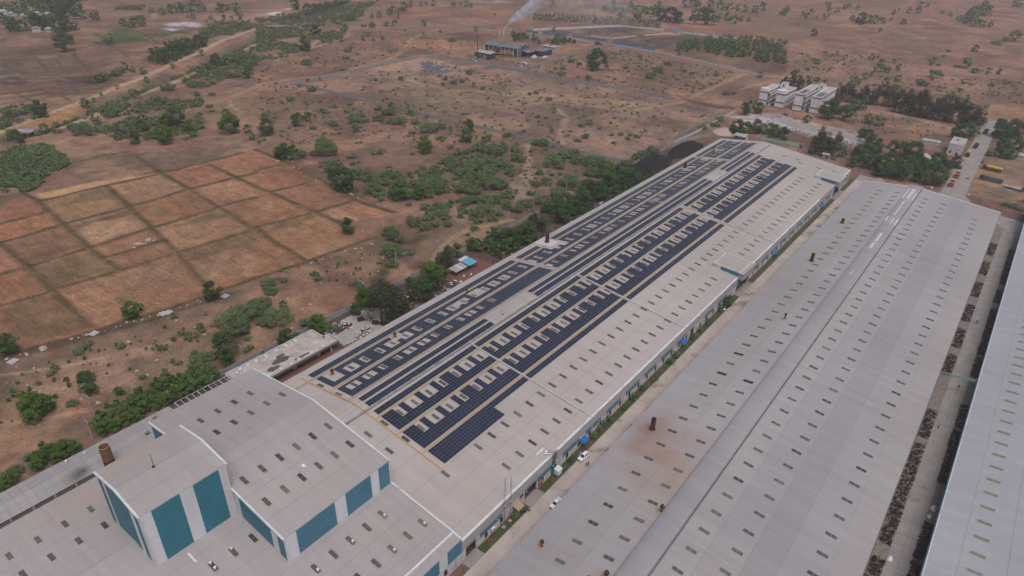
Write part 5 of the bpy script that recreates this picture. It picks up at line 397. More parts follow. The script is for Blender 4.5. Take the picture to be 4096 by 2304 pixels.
sheet('factory_apron', [[(-76, 78), (-69.5, 78), (-69.5, 83.4), (-76, 83.4)], [(-76, 102.1), (-69.5, 102.1), (-69.5, 108.4), (-76, 108.4)], [(-80, 245.1), (-69.5, 245.1), (-69.5, 259.9), (-80, 259.9)], [(-80, 383.1), (-69.5, 383.1), (-69.5, 399.9), (-80, 399.9)]], cm2, z=.035)
mudv = sheet('muddy_yard', [[(-181, 62), (-152.5, 62), (-152.5, 425), (-181, 425)]], MT['mud'], z=.02)
sheet('yard', [[(-62, 20), (3.6, 20), (3.6, 401), (-62, 401)]], MT['mud'], z=.012)
rd = tag(empty('worn_concrete_road'), kind='structure')
MB().poly([(7.95, 20, .02), (13.25, 20, .02), (13.25, 404, .02), (7.95, 404, .02)], MT['mud']).build('joint_bed', rd)
y = 60.0
while y < 400:
    slab(8.0, 10.58, y, y+5.955, rd, cm2); slab(10.62, 13.2, y, y+5.955, rd, cm2); y += 6.0
sheet('scrap_verge', [[(4.4, 20), (8.3, 20), (8.3, 404), (4.4, 404)], [(13, 20), (18, 20), (18, 404), (13, 404)]], MT['dirtverge'], z=.016)
def ribbon(name, left, right, m, z=.03):
    mb = MB()
    for a, b_, c_, d_ in zip(left, right, right[1:], left[1:]): mb.poly([(*a, z), (*b_, z), (*c_, z), (*d_, z)], m)
    return tag(mb.build(name), kind='structure')
ribbon('gate_road', [(-26.5, 425), (-26.2, 440), (-26.5, 509), (-25.8, 557), (-27.0, 640)], [(-13.8, 425), (-14.3, 442), (-15.2, 500), (-16.1, 566), (-17.5, 640)], cm2, .034)
ribbon('cross_road', [(-66, 411), (-30, 420), (-26.5, 437), (-14.0, 440), (-8, 425), (30, 412), (60, 405)], [(-66, 402), (-40, 405), (-26, 405), (-14, 404.5), (-8, 404), (30, 400), (60, 392)], cm2, .026)
ribbon('approach_yard', [(-69.4, 436), (-50, 430)], [(-69.4, 410), (-50, 408)], cm2, .022)
def offset(pts, wd):
    L, Rr = [], []
    for i, p in enumerate(pts):
        a = Vector(pts[max(i-1, 0)]); b_ = Vector(pts[min(i+1, len(pts)-1)]); d = (b_-a).normalized(); n = Vector((-d.y, d.x))
        L.append(tuple(Vector(p)+n*wd/2)); Rr.append(tuple(Vector(p)-n*wd/2))
    return L, Rr
ribbon('country_road', *offset(TR['road_top'], 6.5), am, .3)
pw = MB(); pw.poly([(x, y, .06) for x, y in TR['pond']], MT['water']); tag(pw.build('stream_pool'), kind='structure')
# ================================================================ LARGE SHEDS
def interp(prof, x):
    for (a, za), (b, zb) in zip(prof, prof[1:]):
        if a <= x <= b: return za+(zb-za)*(x-a)/(b-a) if b > a else za
    return prof[0][1] if x < prof[0][0] else prof[-1][1]
def slope(prof, x): return math.atan2(interp(prof, x+.3)-interp(prof, x-.3), .6)
def banded_roof(prof, y0, y1, ml, laps, lift=.025, thick=.12):
    """one sheet band per pair of laps; the upslope band overlaps the lower one by a small step"""
    xs = sorted(set([p[0] for p in prof]+laps)); mb = MB(); m = ml
    for bi, (a, b) in enumerate(zip(xs, xs[1:])):
        if isinstance(ml, (list, tuple)): m = ml[bi % len(ml)]
        za, zb = interp(prof, a+1e-6), interp(prof, b-1e-6)
        if zb >= za: zb2, za2 = zb, za+lift
        else: zb2, za2 = zb+lift, za
        mb.poly([(a, y0, za2), (b, y0, zb2), (b, y1, zb2), (a, y1, za2)], m)
        mb.poly([(a, y0, za2-thick), (a, y1, za2-thick), (b, y1, zb2-thick), (b, y0, zb2-thick)], m)
        mb.poly([(a, y0, za2-thick), (b, y0, zb2-thick), (b, y0, zb2), (a, y0, za2)], m); mb.poly([(b, y1, zb2-thick), (a, y1, za2-thick), (a, y1, za2), (b, y1, zb2)], m)
        lo = a if zb >= za else b; zl = za2 if zb >= za else zb2
        mb.poly([(lo, y0, zl-thick), (lo, y0, zl), (lo, y1, zl), (lo, y1, zl-thick)], m)
        if bi: mb.box(a-.035, a+.035, y0+.05, y1-.05, interp(prof, a)+.01, interp(prof, a)+lift+.012, MT['lap'])  # thin dark strip paints the shadow of the lap step
    return mb
def sky_mesh(wy=1.05, lx=1.28, pane='skyl', flash=1, gap=.1):
    mb = MB(); g = gap/2
    mb.box(-lx-g, -g, -wy/2, wy/2, .02, .07, MT[pane]); mb.box(g, lx+g, -wy/2, wy/2, .02, .07, MT[pane])
    mb.box(-g, g, -wy/2, wy/2, .015, .055, MT['skyt'] if pane == 'skyl3' else MT['frame'])
    if flash > 0: mb.box(lx+g, lx+g+.28, -wy/2, wy/2, .012, .05, MT['skyt'])
    if flash < 0: mb.box(-lx-g-.28, -lx-g, -wy/2, wy/2, .012, .05, MT['skyt'])
    return mb.mesh('skylight')
SKY_R, SKY_L = sky_mesh(flash=1), sky_mesh(flash=-1)
SKV = {}
def variants(*a):
    return [sky_mesh(a[0], a[1], p, *a[3:]) for p in ('skyl', 'skyl_b', 'skyl', 'skyl_c', 'skyl', 'skyl_b')]
SKY_R, SKY_L = variants(1.0, 1.26, 'x', 1, .1), variants(1.0, 1.26, 'x', -1, .1)
SKY_2, SKY_3 = variants(1.0, 1.2, 'x', 0, .18), sky_mesh(.95, 1.4, 'skyl3', -1, .12)
SKY_D = sky_mesh(1.2, 1.5, 'glass', 0, .05)
skr = random.Random(31)
def skylights(parent, prof, x, ys, me, lift=.03):
    a = slope(prof, x); z = interp(prof, x)+lift
    for y in ys: link('skylight', (me[skr.randrange(len(me))] if isinstance(me, list) else me), parent, (x, y, z), (0, -a, 0))
def gable(mb, prof, y, z0, m, t=.15):
    pts = [(x, y, z-.13) for x, z in prof]
    mb.poly([(prof[0][0], y, z0)]+pts+[(prof[-1][0], y, z0)] if False else [(prof[-1][0], y, z0), (prof[0][0], y, z0)]+pts, m)
def trim(mb, prof, y, m, w=.35, h=.18, drop=.28):
    for (a, za), (b, zb) in zip(prof, prof[1:]):
        d = Vector((b-a, 0, zb-za)); L = d.length; d /= L; n = Vector((-d.z, 0, d.x))
        mb.obox(Vector(((a+b)/2, y, (za+zb)/2))+n*(h-drop)/2, d*(L/2+.05), Vector((0, w/2, 0)), n*(h+drop)/2, m)
PM = [(-152, 9.05), (-128, 12.3), (-126, 12.75), (-124, 12.95), (-122, 12.85), (-120, 12.55), (-72, 7.5)]
Y0, Y1 = 77.9, 416.3
main = tag(empty('factory_shed', (0, 0, 0)), 'long grey metal shed carrying the solar panels, blue panels along its right wall', 'shed')
banded_roof(PM, Y0, Y1, MT['roof_main'], [-144.5, -135.8, -119.9, -108.2, -98.6, -90.0, -84.0, -76.0]).build('roof', main)
# right wall, bay by bay
OPEN = [(79.4, 83.2), (102.7, 108.1), (246.8, 258.5), (385.0, 397.0), (203.3, 206.6)]
def wall_runs(y0, y1, opens):
    runs = []; y = y0
    for a, b in sorted(opens):
        if a > y: runs.append((y, a))
        y = b
    if y < y1: runs.append((y, y1))
    return runs
mb = MB(); pl = MB()
for a, b in wall_runs(Y0, Y1, OPEN):
    mb.box(-72.35, -72.0, a, b, .35, 4.25, MT['wallwhite']); pl.box(-72.4, -71.88, a, b, 0, .35, MT['plinth'])
for a, b in OPEN: mb.box(-72.3, -72.02, a, b, 3.4, 4.25, MT['blue'])
mb.build('wall', main); pl.build('plinth', main)
fa = MB()
for a, b in wall_runs(Y0, Y1, [(246.3, 259.0), (384.6, 397.4), (115.2, 117.2)]): fa.box(-72.3, -71.88, a, b, 4.25, 7.42, MT['roof_main'])
fa.build('fascia', main)
ga = MB()
for a, b in wall_runs(Y0, Y1, [(246.3, 259.0), (384.6, 397.4), (114.8, 117.6), (357, Y1)]): ga.box(-72.55, -71.85, a, b, 7.45, 7.62, MT['white'])
ga.build('gutter', main)
for z in (6.75, 6.0):
    r = MB()
    for a, b in wall_runs(Y0, Y1, [(246.0, 259.2), (384.4, 397.6), (114.9, 117.5)]): r.tube((-71.68, a, z), (-71.68, b, z), .035, .035, MT['steel'], 6)
    r.build('conduit', main)
bays = []; y = 144.0-11.9*5
while y < 412: bays.append(y); y += 11.9
win = MB().box(-.04, .05, -.55, .55, 0, 1.9, MT['frame']).box(.051, .065, -.45, .45, .1, 1.8, MT['glass']).mesh('window')
lamp_me = MB().bar((0, 0, 0), (.9, 0, .25), .06, .06, MT['steel']).box(.85, 1.2, -.1, .1, .2, .32, MT['steel']).mesh('wall_lamp')
def clear(a, b): return all(b < o0-.2 or a > o1+.2 for o0, o1 in OPEN)
for y in bays:
    if clear(y, y+8.6) and y > Y0: MB().box(-71.99, -71.93, y, y+8.6, 2.6, 4.24, MT['blue']).build('blue_panel', main)
    for dy in (2.4, 8.4):
        if clear(y+dy-.6, y+dy+.6) and Y0+2 < y+dy < Y1-2: link('window', win, main, (-71.99, y+dy, .75))
    if clear(y+9.5, y+10.2) and y > Y0: MB().tube((-71.85, y+9.9, .1), (-71.85, y+9.9, 4.2), .07, .07, MT['steel'], 8).build('downpipe', main)
    if y > Y0 and clear(y+5, y+6): link('wall_lamp', lamp_me, main, (-71.75, y+5.5, 4.9))
lw = MB().box(-152.0, -151.7, Y0, Y1, 0, 8.9, MT['whitew']); gable(lw, PM, Y1-.2, 0, MT['whitew']); lw.build('rear_wall', main)
eg = MB().box(-152.45, -151.9, Y0, Y1, 8.85, 9.02, MT['asb']); trim(eg, [(-120, 12.55), (-72, 7.5)], Y1, MT['white'], .3, .1, .1); trim(eg, [(-152, 9.05), (-128, 12.3)], Y1, MT['white'], .3, .1, .1); eg.build('end_trim', main)
ys = [91.3+5.835*k for k in range(56)]
for k, y in enumerate(ys):
    pass
SKC = dict(B=(-140.7, SKY_L, 91, 408), C=(-132.2, SKY_L, 91, 412), F=(-112.7, SKY_R, 91, 392), G=(-104.4, SKY_R, 85, 392), R1=(-88.5, SKY_R, 102, 383), R2=(-78.7, SKY_R, 102, 383))
for k, (x, me, a, b) in SKC.items():
    yy = [y for y in [85.4]+ys if a-.2 <= y <= b and not (k == 'B' and (94 < y < 100 or 210 < y < 222)) and not (k == 'C' and 163 < y < 195)]
    if k == 'R2': yy = [y for y in yy if not (243 < y < 262) and not (381 < y < 402)]
    skylights(main, PM, x, yy, me)
for x, y in ((-112.7, 85.4), (-88.5, 90), (-107.0, 403), (-99.5, 405), (-96.5, 400), (-86.5, 402), (-78.5, 405)): skylights(main, PM, x, [y], SKY_R)
MB().box(-1.6, 1.6, -.45, .45, .03, .06, MT['patch']).build('replacement_sheet', main, (-107.5, 411, interp(PM, -107.5)+.02), (0, -slope(PM, -107.5), 0))
# ridge: smooth hump sheet and the long pipe lying beside it
rp = MB(); pts = [(-119.6, y, 12.95+.04*math.sin(y*.21)) for y in np.linspace(78.5, 414, 57)]; rp.path(pts, .33, MT['ridge'], 10); rp.build('ridge_pipe', main, smooth=True)
st = MB()
for y in np.linspace(92, 410, 38): st.box(-120.0, -119.2, y-.08, y+.08, 12.6, 13.32, MT['steel'])
st.build('pipe_strap', main)
# portals
def portal(y0, y1, lip):
    xb, xf = -83.2, -70.0; zb, zf = 10.35, 9.55
    mb = MB(); mb.solid([(xb, zb-.1), (xf, zf-.1), (xf, zf), (xb, zb)], y0, y1, MT['roof_main']); r = mb.build('portal_roof', main)
    MB().box(xb, xb+.35, y0-.12, y1+.12, zb-.25, zb+.12, MT['white']).build('edge_trim', r)
    for yy in (y0, y1):
        t = MB(); trim(t, [(xb, zb), (xf, zf)], yy, MT['white'], .34, .12, .24); t.build('edge_trim', r)
    w_ = MB()
    for yy in (y0+.1, y1-.1):
        w_.poly([(xb+.1, yy, interp(PM, xb)-.1), (-72.1, yy, 7.35), (-72.1, yy, zf+.02), (xb+.1, yy, zb-.12)], MT['blue'])
        w_.poly([(xb+.1, yy-.02 if yy < y0+1 else yy+.02, interp(PM, xb)-.1), (-80, yy-.02 if yy < y0+1 else yy+.02, interp(PM, -80)-.05), (-80, yy-.02 if yy < y0+1 else yy+.02, zb-.34), (xb+.1, yy-.02 if yy < y0+1 else yy+.02, zb-.12)], MT['whitew'])
    w_.poly([(xb+.15, y0+.1, 8.2), (xb+.15, y0+.1, zb-.1), (xb+.15, y1-.1, zb-.1), (xb+.15, y1-.1, 8.2)], MT['whitew'])
    w_.build('portal_cheek', r)
    if lip: MB().box(-71.9, -71.6, y0+.4, y1-.2, zf-.05, zf+.22, MT['white']).build('gutter', r)
    MB().box(-72.2, -70.0, y0+.2, y1-.2, 6.4, zf-.2, MT['roof_main']).build('portal_fascia', main)
    MB().box(-72.15, -71.9, y1-.7, y1-.1, 0, 6.4, MT['teal']).box(-72.15, -71.9, y0+.1, y0+.6, 0, 6.4, MT['blue']).build('portal_jamb', main)
portal(246.6, 258.7, True); portal(384.9, 397.1, False)
# dark interiors are simply the inside of the shed; a floor keeps them dark brown
sheet('shed_floor', [[(-151.5, 78), (-72.4, 78), (-72.4, 416), (-151.5, 416)]], MT['mud'], z=.045)
for y, L in ((130.3, 2.6), (196.1, 2.6), (290.3, 3.0), (364.0, 2.6)):
    aw = tag(empty('awning', (-71.9, y, 2.3)), 'bright blue sheet awning over a door, %s along the solar shed wall' % {130.3: 'nearest of four', 196.1: 'second of four', 290.3: 'third of four', 364.0: 'farthest of four'}[y], 'awning', 'blue awnings on the shed wall')
    MB().poly([(0, -L/2, .9), (1.6, -L/2, .15), (1.6, L/2, .15), (0, L/2, .9)], MT['awn']).poly([(0, -L/2, .86), (0, L/2, .86), (1.6, L/2, .11), (1.6, -L/2, .11)], MT['awn']).poly([(1.6, -L/2, .15), (1.6, -L/2, -.1), (1.6, L/2, -.1), (1.6, L/2, .15)], MT['awn']).build('canopy', aw)
    for s in (-1, 1): MB().bar((.05, s*L/2.2, -.4), (1.55, s*L/2.2, .1), .05, .05, MT['steel']).build('bracket', aw)
# walkways (yellow) and cross pipes lie on the roof
walk = tag(empty('roof_walkway'), 'yellow grating walkways running between the solar panel rows', 'walkway')
for x, y0, y1 in ((-145.55, 84, 413), (-135.5, 90.4, 413), (-127.0, 90.4, 413), (-115.4, 90.4, 391.5), (-107.05, 90.4, 392), (-97.6, 90.4, 392)):
    MB().obox((x, (y0+y1)/2, interp(PM, x)+.16), (.17*math.cos(slope(PM, x)), 0, .17*math.sin(slope(PM, x))), (0, (y1-y0)/2, 0), (0, 0, .03), MT['yellow']).build('walkway_strip', walk)
    r = MB()
    for s in (-.34,): r.tube((x+s, y0+2, interp(PM, x)+.2), (x+s, y1, interp(PM, x)+.2), .09, .09, MT['steel'], 6)
    r.build('cable_tray', walk)
for (xa, xb) in ((-149.3, -126.2), (-125.8, -120.1), (-119.2, -90.4)):
    mb = MB(); n = 12 if xa == -125.8 else 2; q = [xa+(xb-xa)*i/n for i in range(n+1)]
    for a, b in zip(q, q[1:]): mb.obox(((a+b)/2, 90.45, (interp(PM, a)+interp(PM, b))/2+.16), ((b-a)/2+.02, 0, (interp(PM, b)-interp(PM, a))/2), (0, .2, 0), (0, 0, .03), MT['yellow'])
    mb.build('walkway_strip', walk)
for y, xa, xb, nm in ((134.95, -119.3, -71.9, 'nearest'), (197.1, -119.3, -71.9, 'second'), (288.6, -118.5, -72, 'third'), (196.0, -150, -127.6, 'fourth'), (285.4, -135.4, -126.5, 'short'), (369.5, -149.4, -127.8, 'farthest')):
    mb = MB(); mb.bar((xa, y, interp(PM, xa)+.35), (xb, y, interp(PM, xb)+.35), .24, .2, MT['white'])
    for i in range(1, int(abs(xb-xa)/4)):
        x = xa+i*4.0; mb.box(x-.06, x+.06, y-.06, y+.06, interp(PM, x), interp(PM, x)+.3, MT['steel'])
    if xb > -73: mb.bar((xb, y, 7.85), (-71.6, y, 7.8), .24, .2, MT['white']); mb.tube((-71.6, y, 7.8), (-71.6, y, .5), .1, .1, MT['white'], 8)
    tag(mb.build('cable_duct'), {'nearest': 'white duct crossing the right roof slope nearest the camera', 'second': 'white duct crossing the right roof slope midway along the solar shed', 'third': 'white duct crossing the right roof slope in the distance', 'fourth': 'white duct crossing the left roof slope beside the white chimney pad', 'short': 'short white duct between two walkways on the left roof slope', 'farthest': 'white duct crossing the left roof slope near the far gable'}[nm], 'duct')
# ---------------------------------------------------------------- near hall block, high bay, tower
PN = [(-153.2, 11.2), (-124, 14.3), (-74.6, 9.15)]
nh = tag(empty('low_hall', (0, 0, 0)), 'low grey-roofed hall in the foreground wrapped round the striped tower', 'hall')
banded_roof(PN, -12, 77.75, MT['roof_hall'], [-146.5, -138, -129.5, -111, -101.8, -94.2, -86, -78]).build('roof', nh)
MB().solid([(-74.3, 8.95), (-72.0, 8.45), (-72.0, 8.57), (-74.3, 9.07)], -12, 77.75, MT['roof_hall']).build('eave_roof', nh)
t = MB(); trim(t, [(-95.4, 11.3), (-74.6, 9.15), (-71.8, 8.6)], 77.8, MT['white'], .42, .2, .35); t.build('gable_trim', nh)
MB().box(-74.75, -74.2, -12, 77.6, 9.06, 9.26, MT['white']).build('gutter', nh)
wl = MB().box(-72.3, -72.0, -12, 78, 0, 4.0, MT['wallwhite']).box(-72.3, -71.99, -12, 78, 4.0, 8.5, MT['whitew']); gable(wl, [(-95.4, 11.25), (-72.0, 8.5)], 77.75, 0, MT['whitew']); wl.build('wall', nh)
for a, b in ((73.1, 77.9), (62.5, 70.3), (50.5, 58.3), (38.5, 46.3), (26, 34)): MB().box(-71.98, -71.92, a, b, 4.0, 8.45, MT['blue']).build('blue_panel', nh)
for y in (72.3, 61, 49, 37): link('window', win, nh, (-71.98, y, 1.3))
MB().tube((-71.85, 75.7, .1), (-71.85, 75.7, 4), .07, .07, MT['steel'], 8).build('downpipe', nh)
for x, yy, me in ((-81.5, [74.7-4.83*k for k in range(16)], SKY_R), (-90.0, [69.85-4.83*k for k in range(15)], SKY_R), (-106.1, [46.0-4.83*k for k in range(9)], SKY_R), (-142.2, [26.9-5.6*k for k in range(5)], SKY_L), (-134.1, [26.6-5.5*k for k in range(5)], SKY_L)): skylights(nh, PN, x, yy, me)
dome = MB(); dome.tube((0, 0, 0), (0, 0, .6), .32, .32, MT['patch'], 14); dome.tube((0, 0, .6), (0, 0, .78), .37, .2, MT['plastic'], 14); dome_me = dome.mesh('turbine_vent', True)
for i, (x, y) in enumerate(((-80.8, 74.7), (-89.2, 69.85), (-89.2, 60.2), (-80.8, 65.05), (-89.2, 50.55), (-106.9, 41.2), (-105.3, 36.3), (-107.0, 36.3))):
    v = tag(link('turbine_vent', dome_me, None, (x, y, interp(PN, x)+.06)), 'small white domed ventilator on a hall skylight, %s' % ['nearest the solar shed junction', 'just right of the high bay wall', 'third right of the high bay', 'second in the outer row', 'fifth right of the high bay', 'upper of three beside the tower', 'lower right of three beside the tower', 'lower left of three beside the tower'][i], 'ventilator', 'domed ventilators on the hall roof')
lwn = MB().box(-153.1, -152.8, -12, 47.4, 0, 11.0, MT['whitew']).box(-153.1, -152.95, 47.4, 77.6, 0, 11.0, MT['whitew']); lwn.build('rear_wall', nh)
PH = [(-153, 18.8), (-124.2, 22.3), (-95.5, 18.8)]
hbx = tag(empty('high_bay_hall', (0, 0, 0)), 'tall high bay hall with grey gable roof, blue and white striped side', 'hall')
banded_roof(PH, 47.5, 77.8, MT['roof_hall'], [-146, -138, -128, -120.5, -110.2, -101.8]).build('roof', hbx)
w_ = MB(); w_.box(-95.8, -95.5, 47.6, 77.6, 11.3, 18.7, MT['whitew']); w_.box(-152.9, -152.6, 47.6, 77.6, 10.9, 18.7, MT['whitew'])
gable(w_, PH, 47.7, 11, MT['teal']); gable(w_, PH, 77.6, 9, MT['whitew']); w_.build('wall', hbx)
for a, b in ((50.6, 61.0), (64.2, 71.7), (74.2, 77.5)): MB().box(-95.49, -95.42, a, b, 11.42, 18.62, MT['blue']).build('blue_panel', hbx)
for a, b in ((-100.6, -98.3), (-114.5, -112.4)): MB().poly([(a, 47.66, 11.6), (b, 47.66, 11.3), (b, 47.66, interp(PH, b)-.2), (a, 47.66, interp(PH, a)-.2)], MT['whitew']).build('white_panel', hbx)
MB().box(-95.55, -95.36, 47.5, 47.85, 11.3, 18.75, MT['white']).box(-95.55, -95.36, 77.5, 77.75, 10.5, 18.75, MT['white']).build('corner_trim', hbx)
for y in (47.5, 77.8):
    t = MB(); trim(t, PH, y, MT['white'], .4, .14, .4); t.build('gable_trim', hbx)
for x, yy, me in ((-114.4, [50.75+4.78*k for k in range(6)], SKY_R), (-106.0, [50.75+4.76*k for k in range(6)], SKY_R), (-133.75, [55.5+4.8*k for k in range(5)], SKY_L), (-141.9, [55.7+4.8*k for k in range(4)], SKY_L)): skylights(hbx, PH, x, yy, me)
for x, y, s in ((-108.5, 62.6, .7), ): MB().box(-.5, .5, -.35, .35, .02, .07, MT['plastic']).build('replacement_sheet', hbx, (x, y, interp(PH, x)+.02), (0, -slope(PH, x), 0))
MB().box(-.7, .7, -.35, .35, .02, .06, MT['aqua']).build('replacement_sheet', hbx, (-147.5, 76.6, interp(PH, -147.5)+.02), (0, -slope(PH, -147.5), 0))
PT = [(-134, 28.4), (-124.2, 29.85), (-114.5, 28.4)]
tw = tag(empty('striped_tower', (0, 0, 0)), 'tall square factory tower clad in teal and white vertical stripes', 'tower')
banded_roof(PT, 28.4, 47.8, MT['roof_hall'], [-129, -119.5]).build('roof', tw)
w_ = MB(); w_.box(-114.8, -114.5, 28.6, 47.6, 13.3, 28.3, MT['whitew']).box(-134, -133.7, 28.6, 47.6, 13, 28.3, MT['whitew']); gable(w_, PT, 28.6, 12.5, MT['teal']); gable(w_, PT, 47.6, 18, MT['teal']); w_.build('wall', tw)
for a, b in ((30.9, 36.9), (39.9, 45.8)): MB().box(-114.49, -114.42, a, b, 13.4, 28.25, MT['teal']).build('teal_panel', tw)
for a, b in ((-133.9, -133.0), (-131.9, -130.6), (-119.8, -118.0), (-116.2, -114.6)): MB().poly([(a, 28.55, interp(PN, a)+.02), (b, 28.55, interp(PN, b)+.02), (b, 28.55, interp(PT, b)-.2), (a, 28.55, interp(PT, a)-.2)], MT['whitew'] if a != -133.9 else MT['teal']).build('white_panel', tw)
for y in (28.4, 47.8):
    t = MB(); trim(t, PT, y, MT['white'], .45, .14, .4); t.build('gable_trim', tw)
MB().box(-114.6, -114.36, 28.45, 28.7, 13.3, 28.35, MT['white']).build('corner_trim', tw)
mst = tag(empty('roof_mast', (-124.2, 36.8, 29.85)), 'thin stay mast standing on the striped tower roof', 'mast'); MB().tube((0, 0, 0), (-.3, .2, 3.6), .06, .04, MT['darksteel'], 6).tube((0, 0, 0), (.2, .1, 2.2), .05, .03, MT['darksteel'], 6).build('pole', mst); MB().tube((0, 0, 0), (0, 0, .25), .4, .25, MT['rust'], 8).build('base', mst)
for x, y, L, nm in ((-112.6, 34.5, 1.6, 'white strip lying on the hall roof below the tower'), ): tag(MB().box(-L, L, -.25, .25, 0, .08, MT['white']).build('loose_strip', None, (x+1.5, y, interp(PN, x+1.5)+.1), (0, -slope(PN, x), 0)), nm, 'strip')
tag(MB().box(-1.3, 1.3, -.55, .55, 0, .05, MT['aqua']).build('aqua_sheet', None, (-113.5, 25.0, interp(PN, -113.5)+.08), (0, -slope(PN, -113.5), 0)), 'small light blue sheet on the hall roof in front of the tower', 'sheet')
# ---------------------------------------------------------------- second long shed
P2 = [(-61.2, 7.5), (-38.4, 10.4), (-33.0, 10.45), (4.3, 7.35)]
b2 = tag(empty('long_shed', (0, 0, 0)), 'long plain grey shed with capped ridge, right of the solar shed', 'shed')
banded_roof([(-61.2, 7.5), (-38.4, 10.4)], 10, 402.5, [MT['roof_b2'], MT['roof_b2_warm'], MT['roof_b2_light']], [-54.8, -46.4], .05).build('roof_slope', b2)
banded_roof([(-33.0, 10.45), (4.3, 7.35)], 10, 402.5, [MT['roof_b2_light'], MT['roof_b2'], MT['roof_b2_dark'], MT['roof_b2'], MT['roof_b2_warm']], [-25.8, -17.5, -10.9, -2.0], .06).build('roof_slope', b2)
MB().solid([(-38.5, 10.2), (-32.9, 10.2), (-32.9, 10.95), (-33.6, 11.22), (-34.6, 11.4), (-35.7, 11.46), (-36.8, 11.4), (-37.8, 11.22), (-38.5, 10.95)], 10, 402.8, MT['ridge']).build('ridge_cap', b2)
MB().box(-32.75, -32.45, 10, 402, 10.46, 10.6, MT['dgrey']).box(-38.75, -38.55, 10, 402, 10.42, 10.55, MT['olive']).build('ridge_gutter', b2)
t = MB(); trim(t, [(-61.2, 7.5), (-38.4, 10.4)], 402.6, MT['white'], .7, .15, .3); trim(t, [(-33.0, 10.45), (4.3, 7.35)], 402.6, MT['white'], .7, .15, .3); t.box(-38.6, -32.8, 402.5, 402.95, 10.9, 11.2, MT['white']); t.build('gable_trim', b2)
w_ = MB().box(-61.0, -60.7, 10, 402.3, 0, 7.4, MT['whitew']).box(3.9, 4.15, 10, 402.3, 0, 7.25, MT['dgrey']); gable(w_, P2, 402.3, 0, MT['whitew']); w_.build('wall', b2)
MB().box(4.25, 4.55, 10, 402, 7.1, 7.3, MT['dgrey']).build('gutter', b2)
for x0, x1, y0, y1 in ((-38.4, -34.2, 378, 396), (-34.2, -33.2, 378, 391), (-38.4, -36.3, 340, 347), (-35.5, -33.0, 338, 346.5), (-36.6, -35.7, 350, 374), (-36.4, -35.3, 312, 324), (-36.6, -35.4, 303, 310.5), (-36, -35.6, 274, 276), (-36.6, -36.1, 271.5, 274)):
    p = MB(); cut = sorted(x for x in {x0, x1, -35.7} if x0 <= x <= x1)
    for a, b_ in zip(cut, cut[1:]):
        za, zb = (11.1+.4*(1-abs(a+35.7)/2.8))+.03, (11.1+.4*(1-abs(b_+35.7)/2.8))+.03; p.poly([(a, y0, za), (b_, y0, zb), (b_, y1, zb), (a, y1, za)], MT['patch'])
    p.build('replacement_sheet', b2)
MB().obox((-29.2, 328.5, interp(P2, -29.2)+.08), (3.4, 0, -3.4*.083), (0, .35, 0), (0, 0, .04), MT['patch']).build('replacement_sheet', b2)
MB().obox((-28.6, 197, interp(P2, -28.6)+.07), (3.8, 0, -3.8*.083), (0, .12, 0), (0, 0, .02), MT['skyt']).build('rust_strip', b2)
PL2, PR2 = [(-61.2, 7.5), (-38.4, 10.4)], [(-33.0, 10.45), (4.3, 7.35)]
DK = {(-50.5, 192.3), (-50.5, 178.3), (-42.0, 178.3)}
for x, y0, y1, pr in ((-50.5, 17.3, 395, PL2), (-42.0, 17.3, 395, PL2), (-28.4, 17.2, 395, PR2), (-20.1, 17.2, 395, PR2), (-4.5, 16.4, 384, PR2)):
    y = y0
    while y < y1:
        skylights(b2, pr, x, [y], SKY_D if any(abs(x-a) < .1 and abs(y-b_) < 3.4 for a, b_ in DK) else SKY_2, .05); y += 7.0
# ---------------------------------------------------------------- third shed
P3 = [(14.9, 7.5), (52, 10.9), (90, 7.5)]
b3 = tag(empty('side_shed', (0, 0, 0)), 'pale blue-grey shed along the right edge with teal gutter', 'shed')
banded_roof(P3, 10, 430, MT['roof_b3'], [21, 30, 40, 62, 76]).build('roof', b3)
w_ = MB().box(15.3, 15.6, 10, 429.8, 0, 7.4, MT['teal']).box(89.5, 89.8, 10, 429.8, 0, 7.4, MT['whitew']); gable(w_, P3, 429.8, 0, MT['whitew']); w_.build('wall', b3)
MB().box(14.65, 14.9, 10, 430, 7.25, 7.4, MT['tealdark']).build('gutter', b3); MB().box(14.9, 15.1, 10, 430, 7.53, 7.62, MT['white']).build('edge_trim', b3)
skylights(b3, P3, 24.2, [139.5+6.02*k for k in range(45)], SKY_3, .05)
tr_ = tag(empty('pipe_bridge', (5, 230, 0)), 'pale blue pipe bridge spanning the lane between the two right sheds', 'pipe bridge')
for z in (7.0, 6.3): MB().bar((-.8, -.5, z), (10.2, 2.0, z), .3, .2, MT['bluegrey']).build('beam', tr_)
zz = MB()
for i in range(9): a = -.8+11*i/9; b_ = -.8+11*(i+1)/9; zz.bar((a, -.5+2.5*(a+.8)/11, 6.3), (b_, -.5+2.5*(b_+.8)/11, 7.0), .1, .1, MT['bluegrey'])
zz.build('lattice', tr_)
# ---------------------------------------------------------------- annex, office, pergola behind the hall
ax = tag(empty('annex', (0, 0, 0)), 'long low annex with weathered sheet roof behind the foreground hall', 'annex')
PA = [(-174.2, 4.2), (-168.6, 5.3), (-163.3, 4.3)]
banded_roof(PA, 2, 60.5, MT['roof_annex'], [-171.4, -166]).build('roof', ax)
jn = MB()
y = 3.0
while y < 60:
    for (a, za), (b_, zb) in zip(PA, PA[1:]): jn.obox(((a+b_)/2, y, (za+zb)/2+.05), ((b_-a)/2, 0, (zb-za)/2), (0, .02, 0), (0, 0, .02), MT['jointgrey'])
    y += 2.1
jn.build('sheet_joint', ax)
w_ = MB().box(-163.9, -163.6, 2, 60.3, 0, 4.2, MT['olive']).box(-173.9, -173.6, 2, 60.3, 0, 4.1, MT['olive'])
gable(w_, PA, 60.3, 0, MT['wallwhite']); w_.build('wall', ax)
